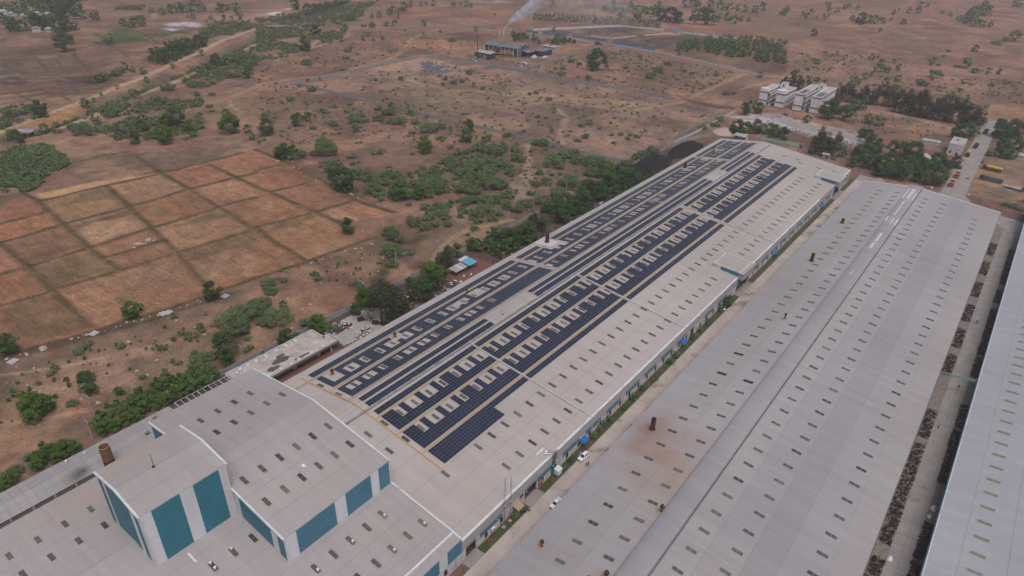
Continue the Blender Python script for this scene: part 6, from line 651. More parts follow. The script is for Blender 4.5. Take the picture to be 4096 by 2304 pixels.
for y in range(5, 60, 5): MB().box(-163.58, -163.3, y-.25, y+.25, 0, 4.2, MT['roofslab']).build('pilaster', ax)
for y, h in ((28.0, 3), (35.5, 2.6)): MB().box(-163.58, -163.5, y, y+h, 1.2, 2.8, MT['glass']).build('window', ax)
for i, (x, y) in enumerate(((-171.2, 55.0), (-166.5, 50.5), (-166.0, 57.2))):
    v = tag(empty('louvre_vent', (x, y, interp(PA, x))), 'small grey box vent on the annex roof, %s' % ('leftmost', 'nearest the tower', 'nearest the high bay')[i], 'vent', 'box vents on the annex roof')
    MB().box(-.35, .35, -.45, .45, 0, .5, MT['dgrey']).build('body', v); MB().box(-.5, .5, -.6, .6, .5, .62, MT['olive']).build('cap', v)
for i, (x, y) in enumerate(((-171.6, 36), (-172.3, 31.5))): tag(MB().tube((0, 0, 0), (0, 0, .7), .3, .3, MT['plastic'], 10).tube((0, 0, .7), (0, 0, .85), .4, .2, MT['plastic'], 10).build('cowl_vent', None, (x, y, interp(PA, x)-.05), smooth=True), 'white cowl vent on the annex roof, %s' % ('right one', 'left one')[i], 'vent', 'cowl vents on the annex roof')
bs = tag(empty('smokestack', (-163.4, 38.7, 0)), 'wide open brown metal smokestack beside the annex', 'smokestack')
MB().tube((0, 0, 0), (0, 0, 6.0), 1.36, 1.34, MT['rust'], 24, False).build('base', bs, smooth=True)
sk = MB(); sk.tube((0, 0, 5.9), (0, 0, 10.6), 1.28, 1.34, MT['rustbrown'], 24, False); sk.tube((0, 0, 10.6), (0, 0, 6.2), 1.24, 1.15, MT['rustbrown'], 24, False); sk.build('flue', bs, smooth=True)
rg = MB()
for i in range(24):
    a, b_ = 2*math.pi*i/24, 2*math.pi*(i+1)/24; rg.bar((1.3*math.cos(a), 1.3*math.sin(a), 10.6), (1.3*math.cos(b_), 1.3*math.sin(b_), 10.6), .16, .12, MT['plinth'])
rg.build('rim', bs)
of = tag(empty('flat_roof_office', (0, 0, 0)), 'single storey flat-roofed office with tar patches behind the solar shed', 'office')
zr_ = 3.5
MB().box(-175.8, -164.2, 80, 113.6, zr_-.25, zr_, MT['roofslab']).box(-169.2, -164.2, 113.6, 116.0, zr_-.25, zr_, MT['roofslab']).build('roof_slab', of)
w_ = MB().box(-175.6, -166.0, 80.3, 109.5, 1.1, zr_-.26, MT['whitew']).box(-175.62, -165.98, 80.3, 109.5, 0, 1.1, MT['dgrey']); w_.build('wall', of)
pp = MB()
for a in ((-176.0, -175.7, 80, 113.8), (-176, -169.0, 113.6, 113.9), (-169.3, -169.0, 113.6, 116.2), (-169.3, -164.0, 116.0, 116.25)): pp.box(*a, zr_-.02, zr_+.75, MT['wallwhite'])
pp.build('parapet', of); MB().box(-164.3, -163.9, 80, 116.2, zr_-.65, zr_+.12, MT['olive']).box(-169, -164.0, 116.0, 116.3, zr_-.65, zr_+.1, MT['olive']).build('fascia', of)
for y, L in ((90.5, 1.6), (94.8, 1.6), (98.5, 1.1), (103.0, 1.6), (108.2, 1.1)): MB().box(-165.97, -165.9, y, y+L, 1.2, 2.3, MT['glass']).box(-165.96, -165.88, y+L/2-.04, y+L/2+.04, 1.2, 2.3, MT['white']).build('window', of)
for y in (98.3, 108.0): MB().box(-165.95, -165.86, y, y+1.3, .2, 1.15, MT['white']).build('panel_door', of)
MB().box(-165.0, -164.6, 112.9, 113.3, 0, zr_-.3, MT['whitew']).build('post', of)
MB().box(-165.95, -161.5, 82, 116, .03, .12, MT['brick']).build('veranda_floor', of)
rs = random.Random(5)
for cx, cy, rx, ry, n, nm in ((-169.5, 96.6, 1.6, 3.4, 16, 'tar_patch'), (-167.3, 92.0, 1.3, 2.4, 14, 'tar_patch'), (-166.0, 102.3, .55, 3.6, 18, 'tar_patch'), (-171.6, 97.6, .9, 1.8, 12, 'tar_patch')):
    MB().poly([(cx+rx*(rs.uniform(.75, 1.1))*math.cos(2*math.pi*i/n), cy+ry*rs.uniform(.75, 1.1)*math.sin(2*math.pi*i/n), zr_+.006+.001*rs.random()) for i in range(n)], MT['tar']).build(nm, of)
NW = 'first second third fourth fifth sixth seventh'.split()
for x, ylist, s in ((-174.7, (87.4, 90.5, 94.3, 98.2, 102.0, 106.0), .5), (-165.4, (89.2, 93.6, 97.4, 100.6, 105.5, 110.4, 114.0), .42), (-169, (110.2, ), .45)):
    for bi, y in enumerate(ylist): tag(MB().box(-s, s, -s, s, 0, .75 if x < -170 else .2, MT['plastic']).box(-s*.5, s*.5, -s*.5, s*.5, .75 if x < -170 else .2, (.78 if x < -170 else .22), MT['conc']).build('roof_block', None, (x, y, zr_+.01)), ('white block along the rear parapet of the office roof, %s from left' % NW[bi] if x < -172 else 'low white block along the front edge of the office roof, %s from left' % NW[bi] if x > -168 else 'single white block in the middle of the office roof end'), 'block', 'white blocks on the office roof')
for i, (x, y) in enumerate(((-174.6, 84.6), (-173.6, 82.9))):
    tk = tag(empty('water_tank', (x, y, zr_)), 'white plastic water tank with blue lid on the office roof, %s one' % ('upright', 'smaller'), 'water tank', 'water tanks on the office roof') if False else tag(empty('water_tank', (x, y, zr_)), 'white plastic water tank with blue lid on the office roof, %s' % ('the larger' if i == 0 else 'the smaller'), 'water tank', 'water tanks on the office roof')
    r0 = .7 if i == 0 else .5; MB().tube((0, 0, 0), (0, 0, 1.2), r0, r0, MT['plastic'], 16).tube((0, 0, 1.2), (0, 0, 1.45), r0, r0*.45, MT['plastic'], 16).build('tank', tk, smooth=True); MB().tube((0, 0, 1.44), (0, 0, 1.52), r0*.45, r0*.45, MT['bluep'], 12).build('lid', tk)
pg = tag(empty('steel_frame_rack', (0, 0, 0)), 'open galvanised steel frame standing behind the high bay hall', 'frame')
for x in (-174.5, -171.6): MB().bar((x, 62.5, 4.2), (x, 80.5, 4.2), .15, .15, MT['steel']).build('rail', pg)
for i in range(11): y = 62.5+1.8*i; MB().bar((-174.5, y, 4.2), (-171.6, y, 4.2), .15 if i % 2 else .3, .12, MT['steel']).build('cross_beam', pg)
for y in (62.5, 68.5, 74.5, 80.5):
    for x in (-174.5, -171.6): MB().bar((x, y, 0), (x, y, 4.2), .14, .14, MT['steel']).build('post', pg)
# ================================================================ SOLAR ARRAYS
def panel_mesh(wx, wy, name='panel'):
    mb = MB(); a, b_ = wx/2, wy/2
    mb.box(-a, a, -b_, b_, -.02, .02, MT['frame'])
    long_y = wy > wx
    if long_y:
        mb.poly([(-a+.022, -b_+.022, .026), (a-.022, -b_+.022, .026), (a-.022, -.015, .026), (-a+.022, -.015, .026)], MT['cell']); mb.poly([(-a+.022, .015, .026), (a-.022, .015, .026), (a-.022, b_-.022, .026), (-a+.022, b_-.022, .026)], MT['cell'])
    else:
        mb.poly([(-a+.022, -b_+.022, .026), (-.015, -b_+.022, .026), (-.015, b_-.022, .026), (-a+.022, b_-.022, .026)], MT['cell']); mb.poly([(.015, -b_+.022, .026), (a-.022, -b_+.022, .026), (a-.022, b_-.022, .026), (.015, b_-.022, .026)], MT['cell'])
    return mb.mesh(name)
PAN_P, PAN_L = panel_mesh(1.02, 2.085), panel_mesh(2.02, 1.015)
def in_hole(x, y, holes): return any(a < x < b and c < y < d for a, b, c, d in holes)
SKYS = [91.3+5.835*k for k in range(56)]
def solar(name, label, x0, ncol, y0, y1, holes, landscape=False, skyx=None, skw=2.2, extra=None, seed=0, solid=(), segs=None):
    root = tag(empty('solar_array', (0, 0, 0)), label, 'solar array', 'solar arrays on the shed roof')
    dx, dy = (2.05, 1.035) if landscape else (1.04, 2.11); me = PAN_L if landscape else PAN_P; L = []
    rows = []
    for a, b_ in (segs or [(y0, y1)]): rows += [a+dy*(j+.5) for j in range(int((b_-a)/dy+.02))]
    for y in rows:
        for i in range(ncol):
            x = x0+dx*(i+.5)
            if in_hole(x, y, holes): continue
            if skyx is not None and abs(x-skyx) < skw and min(abs(y-s) for s in SKYS) < 1.45 and not in_hole(x, y, solid): continue
            L.append((x, y))
    if extra: L += extra
    L.sort(key=lambda p: p[1]); near, far = L[:300], L[300:]
    for x, y in near: link('panel', me, root, (x, y, interp(PM, x)+.14), (0, -slope(PM, x), 0))
    if far:
        V, Q, mi = [], [], []; wx, wy = (2.02, 1.015) if landscape else (1.02, 2.085)
        for x, y in far:
            a = slope(PM, x); z = interp(PM, x)+.14; ca, sa = math.cos(a), math.sin(a)
            def add(u0, u1, v0, v1, h, m):
                n = len(V)
                for u, v in ((u0, v0), (u1, v0), (u1, v1), (u0, v1)): V.append((x+u*ca-h*sa, y+v, z+u*sa+h*ca))
                Q.append((n, n+1, n+2, n+3)); mi.append(m)
            add(-wx/2, wx/2, -wy/2, wy/2, .02, 0)
            if landscape: add(-wx/2+.022, -.015, -wy/2+.022, wy/2-.022, .026, 1); add(.015, wx/2-.022, -wy/2+.022, wy/2-.022, .026, 1)
            else: add(-wx/2+.022, wx/2-.022, -wy/2+.022, -.015, .026, 1); add(-wx/2+.022, wx/2-.022, .015, wy/2-.022, .026, 1)
        tag(link('panels', npmesh('panels', V, Q, [MT['frame'], MT['cell']], mi=mi), root), kind='stuff')
    rails = MB()
    for i in range(ncol):
        x = x0+dx*(i+.5)
    for x in (x0+.1, x0+dx*ncol-.1): rails.bar((x, y0, interp(PM, x)+.07), (x, y1, interp(PM, x)+.07), .05, .06, MT['steel'])
    rails.build('mounting_rail', root)
    return root
SGL = [(92.7, 195.6), (196.5, 369.1), (369.9, 413.5)]; SGR = [(92.3, 134.6), (135.2, 196.45), (197.6, 288.0), (289.2, 391.8)]
XR_ = []           # service gaps
XE2 = []
PADH = [(-152, -141.2, 212.2, 221.5), (-146, -141.6, 343, 348.5), (-146.2, -142, 386, 391), (-144.8, -140, 94.6, 99.8), (-144.9, -141.2, 122.0, 126.2)]
solar('A', 'narrow three panel wide solar strip along the left eave', -149.0, 3, 92.9, 413.5, XR_+[(-152, -141.2, 212.2, 221.5)], segs=SGL)
solar('B', 'solar strip with bare skylight holes, second from the left eave', -144.85, 8, 92.7, 413.5, XR_+PADH+[(-144, -139, 159.5, 165.5), (-143, -139.2, 150.5, 158)], skyx=-140.9, skw=2.3, segs=SGL)
solar('C', 'solar strip with skylight holes just left of the ridge', -134.8, 7, 92.4, 413.0, XR_, segs=SGL, skyx=-132.2, skw=1.9, solid=[(-140, -120, 163, 195), (-140, -120, 297, 305)])
for nm, x in (('left', -125.15), ('right', -122.35)):
    solar('D', 'single file of panels on the ridge hump, %s file' % nm, x, 1, 92.7, 391.0, [(-200, 0, 148.2, 173.5), (-200, 0, 330.2, 349.0)], landscape=True)
solar('E', 'narrow two panel wide solar strip just right of the ridge pipe', -118.25, 2, 92.3, 391.3, XE2, segs=SGR)
solar('F', 'solar strip with skylight holes on the right slope, nearest the ridge', -115.1, 7, 92.4, 391.6, XE2, segs=SGR, skyx=-113.2, skw=2.4)
solar('G', 'wide solar strip with skylight holes in the middle of the right slope', -106.65, 8, 92.3, 392.2, XE2, segs=SGR, skyx=-104.6, skw=2.4)
solar('H', 'solar strip at the right edge of the panels, broad at its near end', -97.1, 6, 92.3, 391.0, XE2+[(-94.95, -80, 118.6, 420)], segs=SGR)
# ================================================================ ROOF STACKS AND MASTS
def stack(x, y, z, label, kind, h, r):
    o = tag(empty('chimney', (x, y, z-.1)), label, 'chimney', 'rusty stacks through the shed roofs')
    if kind == 'wide':
        MB().tube((0, 0, 0), (0, 0, .35), r*1.5, r*1.3, MT['rust'], 16).build('collar', o, smooth=True)
        MB().tube((0, 0, .2), (0, 0, h), r, r, MT['rust'], 18, False).tube((0, 0, h), (0, 0, .8), r*.92, r*.92, MT['darksteel'], 18, False).build('flue', o, smooth=True)
    else:
        MB().tube((0, 0, 0), (0, 0, .3), r*2.3, r*1.9, MT['skyt'], 14).build('collar', o)
        MB().tube((0, 0, .2), (0, 0, h*.78), r*.8, r*.8, MT['rustbrown'], 12).build('flue', o, smooth=True)
        MB().tube((0, 0, h*.78), (0, 0, h), r*1.25, r*.9, MT['rust'], 14).build('cowl', o, smooth=True)
    return o
stack(-142.6, 97.2, interp(PM, -142.6), 'rusty capped chimney on the solar roof nearest the high bay', 'cap', 2.1, .5)
stack(-143.1, 123.7, interp(PM, -143.1), 'rusty capped chimney between panels on the left solar slope', 'cap', 1.9, .5)
stack(-145.0, 162.2, interp(PM, -145.0), 'small rusty vent beside the left yellow walkway', 'cap', 1.3, .35)
stack(-147.3, 217.2, interp(PM, -147.3)+.1, 'dark rusty chimney on a white roof pad', 'wide', 3.6, .85)
stack(-143.7, 345.8, interp(PM, -143.7), 'rusty chimney far along the left solar slope', 'wide', 3.4, .8)
stack(-144.8, 388.0, interp(PM, -144.8), 'farthest rusty chimney on the left solar slope', 'cap', 2.6, .6)
stack(-55.6, 141.2, interp(P2, -55.6), 'wide rusty chimney on the soot-stained patch of the plain shed roof', 'wide', 4.0, .68)
stack(-38.9, 113.7, interp(P2, -38.9), 'mushroom-capped rusty vent beside the ridge of the plain shed', 'cap', 2.4, .48)
stack(-56.4, 88.4, interp(P2, -56.4), 'mushroom-capped rusty vent near the eave of the plain shed', 'cap', 2.3, .44)
stack(-39.8, 89.4, interp(P2, -39.8), 'mushroom-capped rusty vent at the bottom edge of the photo', 'cap', 2.2, .5)
stack(-45.8, 223.5, interp(P2, -45.8), 'thin rusty vent midway along the plain shed roof', 'cap', 2.6, .38)
stack(-53.0, 279.3, interp(P2, -53.0), 'wide rusty chimney far along the plain shed roof', 'wide', 3.8, .7)
stack(-54.2, 330.8, interp(P2, -54.2), 'farthest small rusty chimney on the plain shed roof', 'wide', 2.4, .7)
tag(MB().box(-4.7, 4.7, -3.3, 3.3, 0, .1, MT['patch']).build('roof_pad', None, (-147.2, 216.8, interp(PM, -147.2)+.12), (0, -slope(PM, -147.2), 0)), 'white sheet pad round the dark chimney on the left solar slope', 'pad')
for i, (x, y) in enumerate(((-122.2, 155.1), (-122.2, 342.6))):
    o = tag(empty('lightning_mast', (x, y, 12.85)), 'thin lightning mast on a bare stretch of the ridge hump, %s one' % ('near', 'far'), 'mast') if False else tag(empty('lightning_mast', (x, y, 12.85)), 'thin lightning mast on the bare ridge hump, the %s of two' % ('nearer', 'farther')[i] if False else 'thin lightning mast on the bare ridge hump, the %s of two' % ['nearer', 'farther'][i], 'mast', 'lightning masts on the ridge')
    MB().tube((0, 0, 0), (0, 0, 5.2), .07, .03, MT['steel'], 6).build('pole', o); MB().box(-.9, .9, -.08, .08, .02, .1, MT['darksteel']).box(-.08, .08, -.7, .7, .02, .1, MT['darksteel']).build('base', o)
# lattice masts by the solar shed wall
for i, (x, y, h) in enumerate(((-70.9, 92.6, 17.4), (-70.95, 95.2, 16.0))):
    o = tag(empty('lattice_mast', (x, y, 0)), 'thin rusty lattice mast beside the shed wall, the %s of two' % ('nearer', 'farther')[i], 'mast', 'lattice masts by the shed wall')
    for k in range(3):
        a = 2*math.pi*k/3; MB().tube((.28*math.cos(a), .28*math.sin(a), 0), (.2*math.cos(a), .2*math.sin(a), h), .024, .02, MT['rustbrown'], 5).build('leg', o)
    br = MB(); n = int(h/.9)
    for j in range(n):
        for k in range(3):
            a, b_ = 2*math.pi*k/3, 2*math.pi*(k+1)/3; z0, z1 = j*.9, (j+1)*.9; r = .26-.06*j/n; br.bar((r*math.cos(a), r*math.sin(a), z0), (r*math.cos(b_), r*math.sin(b_), z1), .018, .018, MT['rustbrown'])
    br.build('bracing', o); MB().box(-.45, .45, -.45, .45, 0, .25, MT['conc']).build('footing', o)
    an = MB(); [an.box(.2, .45, -.1, .1, z, z+.35, MT['plastic']) for z in (h*.45, h*.7, h*.93)]; an.build('antenna', o)
# ================================================================ VEHICLES AND PEOPLE NEAR THE SHED
def car(loc, rz, label, paint, hatch=False, door=False):
    o = tag(empty('parked_car', loc, rz), label, 'car', 'cars in the factory grounds'); L = 3.95 if hatch else 4.15; W = .84; x0, x1 = -L/2, L/2
    def ring(x, w, zlo, zhi): return [(x, -w, zlo), (x, -w, zhi-.12), (x, -w*.86, zhi), (x, w*.86, zhi), (x, w, zhi-.12), (x, w, zlo)]
    def loft(rings, m, name, par):
        mb = MB(); n = len(rings[0])
        for a, b_ in zip(rings, rings[1:]):
            for i in range(n): mb.poly([a[i], a[(i+1) % n], b_[(i+1) % n], b_[i]], m)
        mb.poly(list(reversed(rings[0])), m); mb.poly(rings[-1], m); return mb.build(name, par)
    # +x is the nose
    prof = [(x0, .74, .35, .85), (x0+.12, .82, .25, .98), (x0+.8, W, .22, .98), (0, W, .22, .96), (x1-1.15, W, .22, .93), (x1-.35, .80, .22, .80), (x1-.05, .68, .28, .62)]
    body = loft([ring(*p) for p in prof], paint, 'body', o)
    if hatch: cab = [(x0+.12, .70, .9, 1.0), (x0+.42, .66, .9, 1.46), (x0+1.4, .66, .9, 1.50), (x0+2.2, .64, .9, 1.45), (x1-1.0, .68, .9, .95)]
    else: cab = [(x0+.55, .68, .9, .98), (x0+1.15, .62, .9, 1.42), (x0+1.8, .63, .9, 1.47), (x0+2.45, .62, .9, 1.42), (x1-1.1, .68, .9, .95)]
    gh_ = MB(); R = [[(x, -w-.02, zl), (x, -w*.82, zh), (x, w*.82, zh), (x, w+.02, zl)] for x, w, zl, zh in cab]
    for a, b_ in zip(R, R[1:]):
        for i in range(3): gh_.poly([a[i], a[i+1], b_[i+1], b_[i]], MT['glass'])
    gh_.build('glasshouse', o)
    a, b_ = cab[1], cab[3]
    rf = MB(); pr = [(cab[1][0]-.05, cab[1][1]*.82, cab[1][3]), (cab[2][0], cab[2][1]*.82, cab[2][3]), (cab[3][0]+.03, cab[3][1]*.82, cab[3][3])]
    for (xa, wa, za), (xb, wb, zb) in zip(pr, pr[1:]): rf.poly([(xa, -wa-.01, za+.02), (xb, -wb-.01, zb+.02), (xb, wb+.01, zb+.02), (xa, wa+.01, za+.02)], paint); rf.poly([(xa, -wa-.01, za-.06), (xb, -wb-.01, zb-.06), (xb, -wb-.01, zb+.02), (xa, -wa-.01, za+.02)], paint); rf.poly([(xb, wb+.01, zb-.06), (xa, wa+.01, za-.06), (xa, wa+.01, za+.02), (xb, wb+.01, zb+.02)], paint)
    rf.build('roof', o)
    pil = MB()
    for s in (-1, 1):
        for (xa, wa, _, za), (xb, wb, _, zb) in ((cab[0], cab[1]), (cab[4], cab[3])): pil.bar((xa, s*(wa+.01), .93), (xb, s*wb*.83, zb-.01), .1, .06, paint)
        pil.bar((cab[2][0], s*.70, .93), (cab[2][0], s*.535, 1.45), .1, .05, MT['darksteel'])
    pil.build('pillar', o)
    for s in (-1, 1):
        for xx in (x0+.72, x1-.78):
            wh = MB().tube((xx, s*(W-.16), .31), (xx, s*(W+.01), .31), .31, .31, MT['tyre'], 16).build('wheel', o); MB().tube((xx, s*(W+.005), .31), (xx, s*(W+.02), .31), .19, .19, MT['steel'], 12).build('rim', wh)
        MB().box(x1-.42, x1-.16, s*.62-.14, s*.62+.14, .62, .76, MT['plastic']).build('headlight', o); MB().box(x1-1.2, x1-1.05, min(s*.84, s*1.02), max(s*.84, s*1.02), .92, 1.05, paint).build('mirror', o)
        MB().box(x0-.01, x0+.1, s*.6-.12, s*.6+.12, .7, .88, MT['red']).build('tail_light', o)
    MB().box(x1-.12, x1-.02, -.45, .45, .42, .58, MT['darksteel']).build('grille', o); MB().box(x0-.03, x1-.02, -.7, .7, .2, .3, MT['darksteel']).build('underbody', o)
    if door: MB().obox((-.35, -W-.38, .72), (.1, .4, 0), (.03, -.008, 0), (0, 0, .4), paint).build('open_door', o)
    return o
car((-64.75, 107.0, .07), math.radians(-93), 'white saloon car driving on the concrete road between the sheds', MT['car'])
car((-68.6, 126.2, .07), math.radians(-96), 'white hatchback parked half on the grass by the shed wall', MT['car'], True, True)
car((-14.3, 516.0, .05), math.radians(-80), 'small dark grey car parked at the edge of the far gate road', MT['cargrey'], True)
def person(loc, rz, label, top, trouser, h=1.7, stride=.12):
    """one continuous skin-modifier body, clothing as children"""
    o = tag(empty('person', loc, rz), label, 'person', 'people in the factory grounds'); k = h/1.7
    def skin(name, vs, es, rad, m, parent):
        me = bpy.data.meshes.new(name); me.from_pydata([tuple(c*k for c in v) for v in vs], es, []); me.materials.append(m); ob = link(name, me, parent)
        md = ob.modifiers.new('skin', 'SKIN'); ob.modifiers.new('sub', 'SUBSURF').levels = 1; ob.modifiers['sub'].render_levels = 1
        for sv, r in zip(me.skin_vertices[0].data, rad): sv.radius = (r*k, r*k)
        me.skin_vertices[0].data[0].use_root = True; return ob
    s = stride
    vs = [(0, 0, .95), (0, 0, 1.15), (0, 0, 1.38), (0, 0, 1.47), (0, .01, 1.56), (0, .01, 1.68), (0, .19, 1.38), (.02, .24, 1.12), (.08, .24, .88), (.1, .24, .78), (0, -.19, 1.38), (.02, -.24, 1.12), (.06, -.24, .88), (.08, -.24, .78), (0, .09, .9), (s, .10, .48), (s*.6, .10, .08), (s*.6+.14, .10, .04), (0, -.09, .9), (-s, -.10, .48), (-s*1.4, -.10, .08), (-s*1.4+.14, -.10, .04)]
    es = [(0, 1), (1, 2), (2, 3), (3, 4), (4, 5), (2, 6), (6, 7), (7, 8), (8, 9), (2, 10), (10, 11), (11, 12), (12, 13), (0, 14), (14, 15), (15, 16), (16, 17), (0, 18), (18, 19), (19, 20), (20, 21)]
    rad = [.13, .125, .14, .06, .085, .085, .055, .045, .035, .035, .055, .045, .035, .035, .085, .06, .045, .04, .085, .06, .045, .04]
    skin('body', vs, es, rad, MT['skin'], o)
    skin('shirt', vs[:3]+[vs[6], vs[7], vs[10], vs[11]], [(0, 1), (1, 2), (2, 3), (3, 4), (2, 5), (5, 6)], [.15, .145, .16, .07, .06, .07, .06], top, o)
    skin('trousers', [vs[0], vs[14], vs[15], vs[16], vs[18], vs[19], vs[20]], [(0, 1), (1, 2), (2, 3), (0, 4), (4, 5), (5, 6)], [.15, .1, .078, .065, .1, .078, .065], trouser, o)
    MB().tube((0, .01*k, 1.62*k), (0, .01*k, 1.75*k), .1*k, .06*k, MT['tyre'], 10).build('hair', o)
    return o
CL = {n: mat('cloth_'+n, c, .9, .1) for n, c in dict(black=(.02, .02, .025), brown=(.20, .13, .10), navy=(.03, .04, .07), pale=(.6, .6, .62), grey=(.12, .12, .13), khaki=(.25, .2, .13)).items()}
person((-66.3, 124.0, .07), .4, 'person in a brown shirt standing on the road by the hatchback', CL['brown'], CL['navy'], 1.65, .08)
person((-65.8, 124.4, .07), 1.2, 'person in black clothes standing beside the brown-shirted one', CL['black'], CL['grey'], 1.76, .06)
person((-68.1, 127.0, .07), 2.2, 'person in dark clothes at the open rear door of the hatchback', CL['black'], CL['navy'], 1.7, .05)
person((-17.9, 470.6, .05), 1.3, 'person in dark clothes on the far gate road, left of the pair', CL['black'], CL['navy'], 1.75)
person((-17.0, 471.2, .05), 1.4, 'person in dark clothes on the far gate road, right of the pair', CL['navy'], CL['black'], 1.7)
person((10.0, 286.9, .05), 1.5, 'person in grey far down the lane between the right sheds', CL['grey'], CL['black'], 1.7)
person((11.0, 234.6, .05), 1.8, 'person in black striding near the pipe bridge lane', CL['black'], CL['black'], 1.75, .3)
person((9.2, 207.6, .05), 1.6, 'person in a pale shirt walking the lane between the right sheds', CL['pale'], CL['black'], 1.7, .15)
def motorbike(loc, rz, label):
    o = tag(empty('motorbike', loc, rz), label, 'motorbike', 'motorbikes by the shed wall')
    for xx in (-.62, .62): MB().tube((xx, -.05, .3), (xx, .05, .3), .3, .3, MT['tyre'], 14).build('wheel', o)
    MB().obox((.1, 0, .72), (.32, 0, .03), (0, .14, 0), (0, 0, .13), MT['darksteel']).build('tank', o); MB().obox((-.4, 0, .78), (.38, 0, .02), (0, .13, 0), (0, 0, .06), MT['tyre']).build('seat', o)
    MB().box(-.3, .3, -.12, .12, .28, .6, MT['steel']).build('engine', o); MB().bar((.62, 0, .3), (.45, 0, .98), .08, .08, MT['steel']).bar((.45, -.35, 1.0), (.45, .35, 1.0), .04, .04, MT['steel']).build('handlebar', o)
motorbike((-70.3, 118.9, .05), 1.2, 'dark motorbike on the grass beside the white cabinet'); motorbike((-69.3, 100.3, .07), 1.0, 'dark motorbike leaning at the road edge below the lattice masts')
cb = tag(empty('cabinet', (-70.7, 116.4, 0)), 'white electrical cabinet on legs against the shed wall', 'cabinet')
MB().box(-.75, .75, -.95, .95, .5, 2.1, MT['whitew']).build('body', cb); MB().poly([(-.85, -1.05, 2.35), (.85, -1.05, 2.12), (.85, 1.05, 2.12), (-.85, 1.05, 2.35)], MT['white']).poly([(-.85, -1.05, 2.3), (-.85, 1.05, 2.3), (.85, 1.05, 2.07), (.85, -1.05, 2.07)], MT['white']).build('lid', cb)
for sx in (-.65, .65):
    for sy in (-.85, .85): MB().box(sx-.05, sx+.05, sy-.05, sy+.05, 0, .5, MT['steel']).build('leg', cb)
dt = tag(empty('cable_riser', (-71.8, 115.2, 0)), 'tall grey cable trunking rising to the broken gutter by the cabinet', 'trunking')
for dy in (-.45, .15): MB().box(0, .35, dy, dy+.4, .2, 8.0, MT['teal'] if dy < 0 else MT['dgrey']).build('duct', dt)
tb = MB(); tb.bar((-.2, -1.6, 8.2), (-.2, 1.0, 8.2), .12, .12, MT['steel']).bar((-2.8, .2, 8.4), (.2, .2, 8.2), .12, .12, MT['steel']).bar((-1.5, -1.2, 8.3), (.2, .8, 8.2), .1, .1, MT['darksteel']); tb.build('bracket', dt)
for i, (x, y, a, L) in enumerate(((-75.2, 113.2, .0, 1.6), (-73.9, 114.6, .5, .6), (-72.9, 114.2, -.7, 1.1))): tag(MB().box(-.28, .28, -L, L, 0, .1, MT['white']).build('loose_duct_cover', None, (x, y, interp(PM, x)+.08+(.35 if i == 2 else 0)), (0, -slope(PM, x), a)), 'loose white duct cover on the eave, %s' % ('longest, flat on the sheets', 'shortest, lying askew', 'leaning against the broken gutter')[i], 'cover')
sg = tag(empty('notice_board', (-71.9, 109.6, .6)), 'red notice board with white lines of writing on the shed wall', 'sign'); MB().box(0, .06, -.95, .95, 0, 1.9, MT['red']).build('board', sg)
MB().box(0, .05, -1.0, -.95, -.05, 1.95, MT['white']).box(0, .05, .95, 1.0, -.05, 1.95, MT['white']).build('border', sg)
ln = MB(); [ln.box(.065, .075, -.6, .6, z, z+.13, MT['plastic']) for z in (1.3, 1.05)]; ln.build('writing', sg)
tag(MB().box(-71.9, -71.8, 100.4, 101.9, 2.9, 3.9, MT['darksteel']).box(-71.8, -71.79, 100.7, 101.6, 3.2, 3.55, MT['red']).build('sign_box'), 'small black sign box with red display above the door', 'sign')
po = tag(empty('door_canopy', (-71.9, 98.6, 0)), 'tan lean-to canopy over the office door in the shed wall', 'canopy'); MB().poly([(0, -1.3, 3.0), (2.1, -1.3, 2.4), (2.1, 1.3, 2.4), (0, 1.3, 3.0)], MT['skyt']).poly([(0, 1.3, 2.95), (2.1, 1.3, 2.35), (2.1, -1.3, 2.35), (0, -1.3, 2.95)], MT['skyt']).build('sheet', po); MB().box(1.9, 2.0, -1.2, -1.1, 0, 2.4, MT['steel']).build('post', po)
ac = tag(empty('air_conditioner', (-71.8, 89.2, 1.6)), 'white air conditioner unit on the shed wall near the masts', 'air conditioner'); MB().box(0, .5, -.55, .55, 0, .9, MT['plastic']).build('casing', ac); MB().tube((.51, 0, .45), (.53, 0, .45), .35, .35, MT['dgrey'], 16).build('fan', ac)
# ================================================================ BOUNDARY WALLS
def wall_run(name, pts, h, label, cat='wall', m='precast', bay=2.6, post=.24, th=.12, group=None, z=0):
    o = tag(empty(name, (pts[0][0], pts[0][1], z)), label, cat, group); ox, oy = pts[0]; n = 0; pb = MB(); far = MB(); nf = 0
    for a, b_ in zip(pts, pts[1:]):
        A, B = Vector((a[0]-ox, a[1]-oy)), Vector((b_[0]-ox, b_[1]-oy)); L = (B-A).length; k = max(1, int(L/bay)); d = (B-A)/L; nn = Vector((-d.y, d.x))
        for i in range(k):
            p, q = A+(B-A)*i/k, A+(B-A)*(i+1)/k; c = (p+q)/2; hh = h*(1+rnd.uniform(-.02, .02)); zz = gh(c.x+ox, c.y+oy)-z
            far.obox((c.x, c.y, zz+hh/2), (d.x*L/k/2-d.x*post/2, d.y*L/k/2-d.y*post/2, 0), (nn.x*th/2, nn.y*th/2, 0), (0, 0, hh/2), MT[m])
            pb.obox((p.x, p.y, zz+h*.52), (d.x*post/2, d.y*post/2, 0), (nn.x*post*.6, nn.y*post*.6, 0), (0, 0, h*.54), MT['conc'] if m != 'bluewall' else MT['bluewall'])
    tag(far.build('panels', o), kind='stuff'); tag(pb.build('posts', o), kind='stuff'); return o
wall_run('compound_wall', TR['W_up'], 2.3, 'precast wall along the far left side of the bare compound')
wall_run('compound_wall', TR['W_top'], 2.3, 'precast wall along the far side of the bare compound, below the slate factory')
